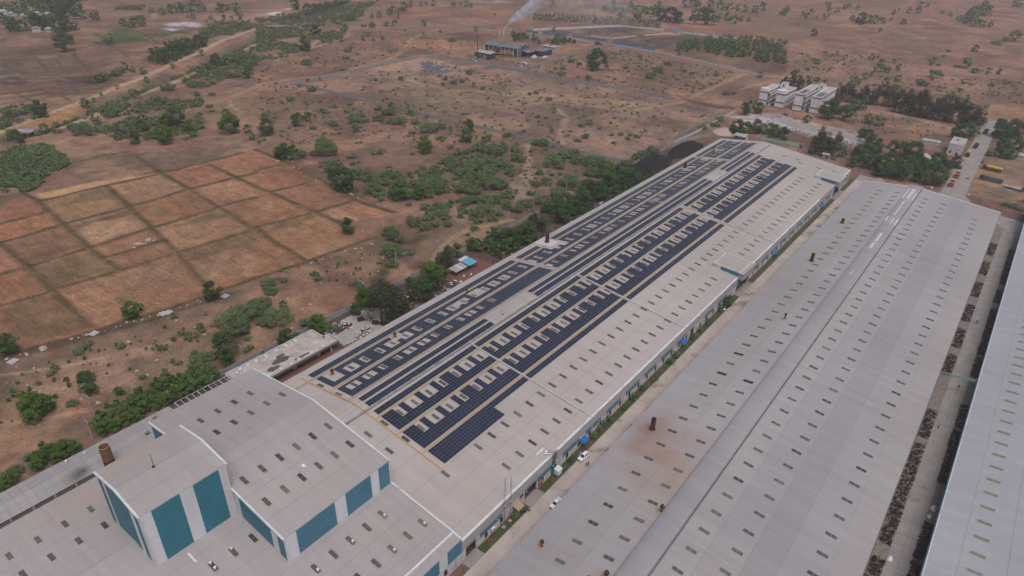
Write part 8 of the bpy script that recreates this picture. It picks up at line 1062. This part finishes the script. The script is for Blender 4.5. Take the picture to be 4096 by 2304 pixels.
for i, (x, y) in enumerate(((-31.2, 438.5), (-13.0, 440.5), (3.6, 410.5), (5.0, 403.5), (10.6, 413.5))): bo = tag(MB().box(-.5, .5, -.5, .5, 0, 1.3, MT['wallwhite']).box(-.6, .6, -.6, .6, 1.3, 1.45, MT['wallwhite']).build('kerb_bollard', None, (x, y, 0)), 'white kerb block at the far road junction, %s from the left' % ('first', 'second', 'third', 'fourth', 'fifth')[i], 'bollard', 'white kerb blocks at the junction')
# ================================================================ UTILITY POLES
POLE_L = {}
def pole(i, x, y):
    h = 8.0 if x > -300 else 9.0; z = gh(x, y); o = tag(empty('utility_pole', (x, y, z)), None, 'utility pole', 'concrete utility poles')
    MB().tube((0, 0, 0), (0, 0, h), .2, .13, MT['conc'], 8).build('post', o); MB().box(-.9, .9, -.06, .06, h-.7, h-.55, MT['steel']).build('crossarm', o)
    for s in (-.8, 0, .8): MB().tube((s, 0, h-.55), (s, 0, h-.3), .06, .04, MT['plastic'], 6).build('insulator', o)
    if i in (3, 4, 8, 25): MB().tube((2.2, .8, 0), (0, 0, h-.5), .16, .12, MT['conc'], 6).build('stay_post', o)
    return o
POLES = [pole(i, x, y) for i, (x, y) in enumerate(TR['poles'])]
# ================================================================ CANAL BRIDGES, VILLAGE
for i, key in enumerate(('bridge1', 'bridge2')):
    (xa, ya), (xb, yb_) = TR[key]; o = tag(empty('canal_bridge', ((xa+xb)/2, (ya+yb_)/2, 0), math.atan2(yb_-ya, xb-xa)), 'small concrete bridge over the canal at the %s' % ('left edge', 'top, amid trees')[i], 'bridge', 'bridges over the canal'); L = math.hypot(xb-xa, yb_-ya)
    MB().box(-L/2, L/2, -3.5, 3.5, 1.0, 1.5, MT['conc']).build('deck', o)
    for s in (-3.5, 3.3): MB().box(-L/2, L/2, s, s+.2, 1.5, 2.3, MT['conc']).build('parapet', o)
    for x in (-L/3, 0, L/3): MB().box(x-.5, x+.5, -3.2, 3.2, -3, 1.0, MT['dgrey']).build('pier', o)
HN = ['two storey white village house at the left edge', 'grey-roofed village house right of the two storey one', 'pale grey village house under the trees', 'white village house in the middle of the trees', 'pink-roofed village house farthest right', 'village house with yellow roof at the back', 'white village house near the front trees', 'pale hut at the right front of the village', 'pale hut on the village front edge', 'small white house at the back left of the village', 'aqua house among the village trees', 'pale house at the back right of the village']
rs = random.Random(9)
for i, (x, y) in enumerate(TR['houses']):
    o = tag(empty('village_house', (x, y, 0), rs.uniform(-.4, .4)), HN[i], 'house', 'houses of the far village'); wd, dp, hh = rs.uniform(7, 11), rs.uniform(6, 9), (6.2 if i == 0 else 3.3)
    MB().box(-wd/2, wd/2, -dp/2, dp/2, 0, hh, MT['aqua'] if i == 10 else MT['wallwhite']).build('wall', o)
    if i in (0, 3, 6, 9): MB().box(-wd/2-.3, wd/2+.3, -dp/2-.3, dp/2+.3, hh, hh+.5, MT['white']).build('roof', o)
    else: rm = MT[('paleroof', 'asb', 'paleroof', 'asb', 'roofslab', 'truckyellow', 'white', 'paleroof')[i % 8]]; MB().poly([(-wd/2-.5, -dp/2-.5, hh), (wd/2+.5, -dp/2-.5, hh), (wd/2+.5, 0, hh+1.5), (-wd/2-.5, 0, hh+1.5)], rm).poly([(-wd/2-.5, 0, hh+1.5), (wd/2+.5, 0, hh+1.5), (wd/2+.5, dp/2+.5, hh), (-wd/2-.5, dp/2+.5, hh)], rm).build('roof', o)
    for xx in (-wd/4, wd/5): MB().box(xx, xx+1.2, -dp/2-.05, -dp/2, 1, 2.3, MT['dark']).build('window', o)
# ================================================================ ROCKS
def rock_mesh(seed):
    r = np.random.default_rng(seed); V, F = [], []; n, m = 8, 5
    for j in range(m+1):
        ph = math.pi*j/m-math.pi/2
        for i in range(n):
            th = 2*math.pi*i/n; k = 1+r.uniform(-.22, .22); V.append((math.cos(ph)*math.cos(th)*k, math.cos(ph)*math.sin(th)*k*.8, math.sin(ph)*.62*k+.3))
    for j in range(m):
        for i in range(n): F.append((j*n+i, j*n+(i+1) % n, (j+1)*n+(i+1) % n, (j+1)*n+i))
    return npmesh('boulder', V, F, [MT['stone']])
ROCK = [rock_mesh(i) for i in range(6)]
NTH = 'first second third fourth fifth sixth seventh eighth ninth tenth eleventh twelfth thirteenth fourteenth fifteenth sixteenth seventeenth eighteenth nineteenth twentieth twenty-first twenty-second twenty-third'.split()
rs = random.Random(77); RL = []
def boulder(x, y, s, label, group): o = tag(link('boulder', ROCK[rs.randrange(6)], None, (x, y, gh(x, y)-.1*s), (0, 0, rs.uniform(0, 6.3)), (s, s*rs.uniform(.7, 1.1), s*rs.uniform(.6, 1))), label, 'boulder', group)
RN = ['stone row along the drain at far left', 'short stone row by the big flat boulder', 'long stone row under the roadside trees', 'stone row at the lower edge of the fields', 'stones along the upper right field edge', 'stones at the field corner by the fence', 'stones right of the round tree in the field', 'stone row at the tip of the lower field', 'stones along the lower field edge', 'stones at the far field corner', 'stones along the scrub side of the fields']
for i, (a, b_) in enumerate(TR['rocks']):
    L = math.hypot(b_[0]-a[0], b_[1]-a[1]); n = int(L/(2.0 if i < 4 else 2.6))
    for k in range(n): t_ = (k+rs.random())/n; boulder(a[0]+(b_[0]-a[0])*t_+rs.gauss(0, .5), a[1]+(b_[1]-a[1])*t_+rs.gauss(0, .5), rs.uniform(.3, .85), 'tan boulder, %s along the %s' % (NTH[min(k, 22)], RN[i]), RN[i])
R1 = ['largest of the boulder cluster inside a ploughed plot', 'upper right boulder of the cluster in the ploughed plot', 'middle boulder of the cluster in the ploughed plot', 'small boulder right of the cluster centre in the plot', 'lowest left boulder of the cluster in the plot', 'rightmost boulder of the cluster in the plot', 'lone boulder in the dry grass strip below the fields', 'flat grey boulder farther right in the dry strip', 'pale boulder lying near the flat one', 'tan boulder beside the small bright bush', 'big flat boulder in the stone row at left', 'boulder beside the stone slab bridge', 'boulder right of the roadside stone row', 'boulder among the bushes above the feathery scrub', 'tan boulder in the bushy rock patch', 'boulder at the top of the bushy rock patch', 'pale boulders left of the leaning pole', 'flat pale rock on the red path', 'pale rock left of the twin bushes', 'boulder on top of the twin bushes', 'boulder under the twin bushes', 'boulder beside the stream pool', 'pale boulder below the stream', 'white boulder by the bright green bush', 'boulder left of the spreading thorn bush', 'boulder next to the bright bush in the scrub', 'tan boulder at the left of the office', 'boulder in the open red soil', 'boulder at the dry grass edge', 'boulder left of the big dark tree', 'small white boulder behind the office']
for i, (x, y) in enumerate(TR['rocks1']): boulder(x, y, (1.7 if i in (0, 1, 10) else rs.uniform(.6, 1.1)), R1[i] if i < len(R1) else 'tan boulder in the scrubland', None)
for i, (x, y) in enumerate(TR['slabs']):
    o = tag(empty('stone_slab', (x, y, .1), .3), 'pair of grey stone slabs bridging the drain, %s' % ('at the left edge', 'below the dry bush', 'by the right tree', 'on the stone row', 'at the end of the stone row')[i], 'slab', 'slabs over the drain'); 
    for k in range(3): MB().box(-1.4, 1.4, -.45, .4, 0, .14, MT['slab']).build('slab', o, (0, k*.95-.9, .02*k))
# loose stones in the rubbly ground: uncountable
def pts_in(poly, dens, seed):
    r = np.random.default_rng(seed); xs = [p[0] for p in poly]; ys = [p[1] for p in poly]; A = (max(xs)-min(xs))*(max(ys)-min(ys)); n = int(A*dens)
    x = r.uniform(min(xs), max(xs), n); y = r.uniform(min(ys), max(ys), n); k = pip(x, y, poly)&(((fbm(x, y, 22, seed, 3)) > .36)); return x[k], y[k]
def scatter(V0, F0, x, y, z, s, rot, sz=1.0):
    n = len(x); c, s_ = np.cos(rot), np.sin(rot); VV = np.empty((n, len(V0), 3), np.float32)
    VV[..., 0] = x[:, None]+s[:, None]*(V0[None, :, 0]*c[:, None]-V0[None, :, 1]*s_[:, None]); VV[..., 1] = y[:, None]+s[:, None]*(V0[None, :, 0]*s_[:, None]+V0[None, :, 1]*c[:, None]); VV[..., 2] = z[:, None]+s[:, None]*V0[None, :, 2]*sz
    return VV.reshape(-1, 3), (F0[None]+(np.arange(n)*len(V0))[:, None, None]).reshape(-1, F0.shape[1])
RV = np.array([(-1, -.7, 0), (.8, -.9, 0), (1, .6, 0), (-.7, .9, 0), (-.2, .1, .8), (.5, -.1, .7)], np.float32); RF = np.array([(0, 1, 5), (0, 5, 4), (1, 2, 5), (2, 4, 5), (2, 3, 4), (3, 0, 4)], np.int32)
xs, ys = [], []
for k, (zi, d) in enumerate(((8, .05), (9, .05), (18, .05), (16, .03), (15, .02), (2, .02), (19, .02), (20, .02))): a, b_ = pts_in(ZONES[zi][0], d, 300+k); xs.append(a); ys.append(b_)
xs, ys = np.concatenate(xs), np.concatenate(ys); r = np.random.default_rng(5); VV, FF = scatter(RV, RF, xs, ys, np.zeros_like(xs), r.uniform(.12, .42, len(xs)), r.uniform(0, 6.3, len(xs)))
tag(link('loose_stones', npmesh('loose_stones', VV, FF, [MT['stone']])), 'loose pale stones strewn through the scrubland', 'stones', kind='stuff')
# ================================================================ PLANTS
def crown(seed, kind, nq):
    szk = math.sqrt(1500/nq)
    r = np.random.default_rng(seed); V, Q = [], []
    ncl = {0: 16, 1: 22, 2: 20, 3: 20}[kind]; cl = []
    for i in range(ncl):
        th = r.uniform(0, 2*math.pi)
        if kind == 0: rr = math.sqrt(r.random())*.78; cl.append((rr*math.cos(th), rr*math.sin(th), r.uniform(.32, .72)*(1.1-.45*rr), r.uniform(.22, .38)))
        elif kind == 3: z = r.uniform(.06, .92); rr = r.random()**.6*.66*(1.1-z*.5); cl.append((rr*math.cos(th), rr*math.sin(th), z*1.0, r.uniform(.26, .40)*(1.15-.4*z)))
        else: ph = r.uniform(-1.0, 1.45); rr = r.uniform(.45, .74); cl.append((rr*math.cos(ph)*math.cos(th), rr*math.cos(ph)*math.sin(th), .5+.42*math.sin(ph), r.uniform(.2, .36)))
    size = {0: .078, 1: .075, 2: .078, 3: .066}[kind]*szk*(1 if nq > 300 else .8)
    hz = {0: 1.25, 1: 1.7, 2: 1.7, 3: 2.5}[kind]
    for i in range(nq):
        cx, cy, cz, cr = cl[r.integers(ncl)]; d = r.normal(size=3); d /= np.linalg.norm(d); rad = cr*(r.random()**.33)
        p = np.array((cx, cy, cz*hz))+d*rad*np.array((1, 1, .8 if kind != 3 else 1.3))
        if p[2] < .02: p[2] = r.uniform(.02, .1)
        nrm = d*.75+np.array((0, 0, .55))+r.normal(size=3)*.42; nrm /= np.linalg.norm(nrm)
        a = np.cross(nrm, r.normal(size=3)); a /= np.linalg.norm(a); b_ = np.cross(nrm, a); s = size*r.uniform(.6, 1.5); w = s*(.55 if kind == 0 else .8)
        n = len(V); p = p*np.array((1.22, 1.22, 1.12)); V += [p-a*s-b_*w*.3, p-b_*w, p+a*s+b_*w*.2, p+b_*w]; Q.append((n, n+1, n+2, n+3))
    return np.array(V, np.float32), np.array(Q, np.int32)
NQ = {0: 3600, 1: 3000, 2: 3000, 3: 3000}
CR = {k: [npmesh('crown', *crown(100*k+i, k, NQ[k]), [LEAF[k]]) for i in range(5)] for k in range(4)}
SMALL = {k: [npmesh('crown', *crown(900+100*k+i, k, 420), [LEAF[k]]) for i in range(4)] for k in range(4)}
def trunk_mesh(seed, kind):
    r = random.Random(seed); mb = MB(); H = {0: .6, 1: 1.0, 2: 1.0, 3: 2.0}[kind]
    if kind == 0:
        for i in range(5): a = r.uniform(0, 6.3); mb.tube((0, 0, -.05), (.45*math.cos(a), .45*math.sin(a), .6), .035, .015, MT['bark'], 5)
    else:
        mb.tube((0, 0, -.08), (.02, .01, H*.55), .075, .055, MT['bark'], 7)
        for i in range(5):
            a = 1.26*i+r.uniform(-.3, .3); mb.tube((.02, .01, H*.5), (.5*math.cos(a), .5*math.sin(a), H*.5+r.uniform(.25, .6)), .045, .015, MT['bark'], 5)
    return mb.mesh('trunk')
TK = {k: trunk_mesh(k+3, k) for k in range(4)}
WORDS = {0: ('grey-green thorn bush', 'bush'), 1: ('dark green tree', 'tree'), 2: ('bright green tree', 'tree'), 3: ('tall feathery dark tree', 'tree')}
LM = [('the far village', -960, 310), ('the green field patch', -800, 330), ('the big lone tree in the left fields', -700, 265), ('the canal bridge at the left edge', -505, 118), ('the orange canal bank', -470, 150), ('the canal bend', -560, 250), ('the ploughed plots', -300, 120), ('the canal bridge amid trees', -735, 470), ('the far left compound corner', -415, 290), ('the grey gravel tipped in the compound', gc.x, gc.y), ('the slate factory', -450, 545), ('the plot estate', -400, 770), ('the white gatehouse', TR['white'][4][-1][0], TR['white'][4][-1][1]), ('the hostel blocks', -155, 580), ('the pink spoil heap', -165, 470), ('the coal heaps', -175, 375), ('the gate office', -32, 527), ('the truck yard', 0, 490), ('the settling tanks', -129, 465), ('the guard hut', -95, 453), ('the aqua shelter', -171, 191), ('the stream pool', TR['pond'][0][0], TR['pond'][0][1]), ('the flat-roofed office', -170, 100), ('the waste platform', -170, 132), ('the annex', -170, 30), ('the steel frame rack', -173, 72), ('the white hatchback', -69, 126), ('the lattice masts', -71, 94), ('the round tree in the ploughed plot', -262, 173), ('the boulder cluster in the plot', TR['rocks1'][0][0], TR['rocks1'][0][1]), ('the leaning pole', -200, 75), ('the big flat boulder', TR['rocks1'][10][0], TR['rocks1'][10][1]), ('the far right red fields', -150, 1100), ('the top edge of the far fields', -400, 1250), ('the plantation strip', -420, 840), ('the lone right tree', -95, 760), ('the country road', -260, 680), ('the near compound wall gap', -300, 290), ('the path through the rubble', -250, 280), ('the top left corner', -1100, 420), ('the top centre', -760, 900), ('the red earth lorries', -15, 600), ('the first blue awning', -71, 130.3), ('the second blue awning', -71, 196), ('the wall behind the grove', -170, 300), ('the scrubland pylon track', -350, 230)]
ORD = ['closest']+[w+' closest' for w in ('second third fourth fifth sixth seventh eighth ninth tenth eleventh twelfth thirteenth fourteenth fifteenth sixteenth seventeenth eighteenth nineteenth twentieth '+' '.join('twenty-'+a for a in 'first second third fourth fifth sixth seventh eighth ninth'.split())+' thirtieth '+' '.join('thirty-'+a for a in 'first second third fourth fifth sixth seventh eighth ninth'.split())).split()]
camd = lambda p: math.sqrt(p[0]**2+p[1]**2+CH**2)
allp = [(*p, None) for p in PLANTS]
bush = sorted([p for p in PLANTS if p[3] == 0 or p[2] < 1.0], key=lambda p: -p[2]/camd(p)); tree = sorted([p for p in PLANTS if not (p[3] == 0 or p[2] < 1.0)], key=lambda p: -p[2]/camd(p))
ind = [(p, 'bush') for p in bush[:300]]+[(p, 'tree') for p in tree[:200]]; rest_pl = bush[300:]+tree[200:]+[tuple(p) for p in EUC]+[tuple(p) for p in ORCH[75:]]
lists = {}
for p, cat in ind:
    j = min(range(len(LM)), key=lambda k: (LM[k][1]-p[0])**2+(LM[k][2]-p[1])**2); lists.setdefault((j, cat if p[3] == 0 or cat == 'bush' else p[3]), []).append((math.hypot(LM[j][1]-p[0], LM[j][2]-p[1]), p, cat))
rs = random.Random(3)
def place_plant(p, cat, label, group, trunk=True):
    x, y, r, k = p; z = gh(x, y); v = rs.randrange(5); rz = rs.uniform(0, 6.28); sz = rs.uniform(.88, 1.12)
    big_ = r/camd(p) > .0075
    me = CR[k][v] if big_ else SMALL[k][v % 4]
    if cat == 'bush' or not trunk:
        return tag(link('thorn_bush' if k == 0 else 'shrub' if cat == 'bush' else 'tree', me, None, (x, y, z), (0, 0, rz), (r, r, r*sz)), label, cat, group)
    o = empty('tree', (x, y, z), rz, label, cat, group); link('crown', me, o, (0, 0, r*.04), None, (r, r, r*sz)); link('trunk', TK[k], o, None, None, (r, r, r*sz)); return o
for (j, key), L in lists.items():
    L.sort(key=lambda t: t[0])
    for i, (d, p, cat) in enumerate(L):
        nm = 'grey-green thorn bush' if p[3] == 0 else ('small leafy shrub' if cat == 'bush' else WORDS[p[3]][0])
        if cat == 'bush': nm = 'thorn bush or shrub' if False else nm
        if i < len(ORD): lab = '%s, %s to %s' % (nm, ORD[i], LM[j][0])
        else: lab = '%s in the outer growth around %s' % (nm, LM[j][0])
        place_plant(p, cat, lab, 'trees and bushes around '+LM[j][0])
for i, p in enumerate(ROW): place_plant(tuple(p), 'tree', 'tall dark feathery tree in the row right of the hostels, %s from left' % NTH[i], 'dark tree row right of the hostels')
for i, p in enumerate(ORCH[:75]): place_plant(tuple(p), 'tree', 'round bright green tree in the planted grove beside the country road', 'planted grove')
# scrub that nobody could count: low bushes and tufts, one object per zone kind
def low(seed, kind, nq): return crown(seed, kind, nq)
TMPL = {0: [low(2000+i, 0, 70) for i in range(4)], 1: [low(2100+i, 1, 50) for i in range(4)], 2: [low(2200+i, 2, 50) for i in range(4)], 4: [low(2300+i, 0, 34) for i in range(4)], 5: [low(2400+i, 2, 26) for i in range(4)]}
for k in TMPL:                                     # coarser leaves on the small templates
    pass
SC = {0: (1.0, 2.6), 1: (1.2, 2.8), 2: (.8, 1.7), 4: (.45, 1.35), 5: (.25, .7)}; SN = {0: 'thorn_scrub', 1: 'leafy_scrub', 2: 'green_hedge_growth', 4: 'low_scrub', 5: 'grass_tufts'}
SLAB = {0: 'dense grey-green thorn scrub along the canal and scrubland', 1: 'dark leafy undergrowth beside the canal', 2: 'bright green growth along the annex wall', 4: 'sparse low bushes dotting the dry open ground', 5: 'small green tufts on the dry strips'}
for k in (0, 1, 2, 4, 5):
    VV, FF = [], []; off = 0; r = np.random.default_rng(50+k)
    for zi, (poly, dens, kk) in enumerate(ZONES):
        if kk != k: continue
        x, y = pts_in(poly, dens*(3.4 if k in (4, 5) else 3.2 if k < 2 else 1.6), 400+zi)
        sel = r.integers(0, 4, len(x)); s = r.uniform(*SC[k], len(x)); ro = r.uniform(0, 6.28, len(x)); z = canal_h(x, y)*(x < -420)
        for v in range(4):
            m = sel == v
            if m.any(): a, b_ = scatter(*TMPL[k][v], x[m], y[m], z[m], s[m], ro[m]); VV.append(a); FF.append(b_+off); off += len(a)
    if k == 0:
        for p in rest_pl:
            a, b_ = scatter(*crown(int(p[0]*7+p[1]*13) & 4095, p[3], 120), np.array([p[0]]), np.array([p[1]]), np.array([gh(p[0], p[1])]), np.array([p[2]]), np.array([0.])); VV.append(a); FF.append(b_+off); off += len(a)
    if VV: tag(link(SN[k], npmesh(SN[k], np.concatenate(VV), np.concatenate(FF), [LEAF[{0: 0, 1: 1, 2: 2, 4: 0, 5: 2}[k]]])), SLAB[k], 'scrub', kind='stuff')
for i, o in enumerate(POLES):
    x, y = o.location.x, o.location.y; j = sorted(range(len(LM)), key=lambda k: (LM[k][1]-x)**2+(LM[k][2]-y)**2); POLE_L.setdefault(LM[j[0]][0], []).append((math.hypot(LM[j[0]][1]-x, LM[j[0]][2]-y), o))
for nm, L in POLE_L.items():
    for i, (d, o) in enumerate(sorted(L, key=lambda t: t[0])): o['label'] = 'concrete utility pole, %s to %s' % (ORD[min(i, 30)], nm)
# ================================================================ SMOKE AND AIR
def vol(name, density_fn, color, aniso=.2):
    m = bpy.data.materials.new(name); m.use_nodes = True; t = m.node_tree; t.nodes.remove(t.nodes['Principled BSDF']); v = N(t, 'ShaderNodeVolumePrincipled'); v.inputs['Color'].default_value = (*color, 1); v.inputs['Anisotropy'].default_value = aniso
    t.links.new(v.outputs[0], t.nodes['Material Output'].inputs['Volume']); density_fn(t, v); return m
SM = [(-450.4, 562.5, 24.2), (-449, 567, 29.8), (-446, 574, 35), (-441, 582, 40.5), (-437, 589, 46), (-431, 597, 50), (-417, 608, 52), (-398, 621, 50), (-376, 634, 45), (-354, 648, 41)]; SR = [.4, 1.9, 3.8, 6.0, 8.4, 11.5, 15, 18, 20, 14]
V, Q = [], []; n = 14
for (x, y, z), r in zip(SM, SR):
    for i in range(n): a = 2*math.pi*i/n; k = 1+.2*math.sin(3*a+x*.2); V.append((x-r*k*math.cos(a)*.53, y+r*k*math.cos(a)*.85, z+r*k*math.sin(a)))
for j in range(len(SM)-1):
    for i in range(n): Q.append((j*n+i, j*n+(i+1) % n, (j+1)*n+(i+1) % n, (j+1)*n+i))
me = bpy.data.meshes.new('smoke_plume'); me.from_pydata(V, [], Q+[tuple(reversed(range(n))), tuple(range(len(V)-n, len(V)))])
def smoke_density(t, v):
    nz = noise(t, .16, 4, rough=.6); sx = N(t, 'ShaderNodeSeparateXYZ'); g = N(t, 'ShaderNodeNewGeometry'); t.links.new(g.outputs['Position'], sx.inputs[0])
    fade = ramp(t, sx.outputs['X'], -450, -430, 1.0, .13); d = math_(t, 'MULTIPLY', ramp(t, nz, .40, .62, 0, 1), math_(t, 'MULTIPLY', fade, math_(t, 'MULTIPLY', fade, .8))); t.links.new(d, v.inputs['Density'])
import bmesh
bm_ = bmesh.new(); bm_.from_mesh(me); bmesh.ops.recalc_face_normals(bm_, faces=bm_.faces[:]); bm_.to_mesh(me); bm_.free()
me.materials.append(vol('smoke', smoke_density, (.84, .91, 1.0)))
tag(link('smoke_plume', me), 'white-blue smoke drifting right from the thin factory chimney', 'smoke', kind='stuff')
hz = MB().box(-2400, 1400, -600, 2800, -6, 142, MT['dark']); hm = hz.mesh('haze'); hm.materials.clear()
def haze_density(t, v): v.inputs['Density'].default_value = HAZE
HAZE = .00021
hm.materials.append(vol('haze_air', haze_density, (.90, .90, 1.0), .35)); tag(link('haze', hm), kind='stuff')
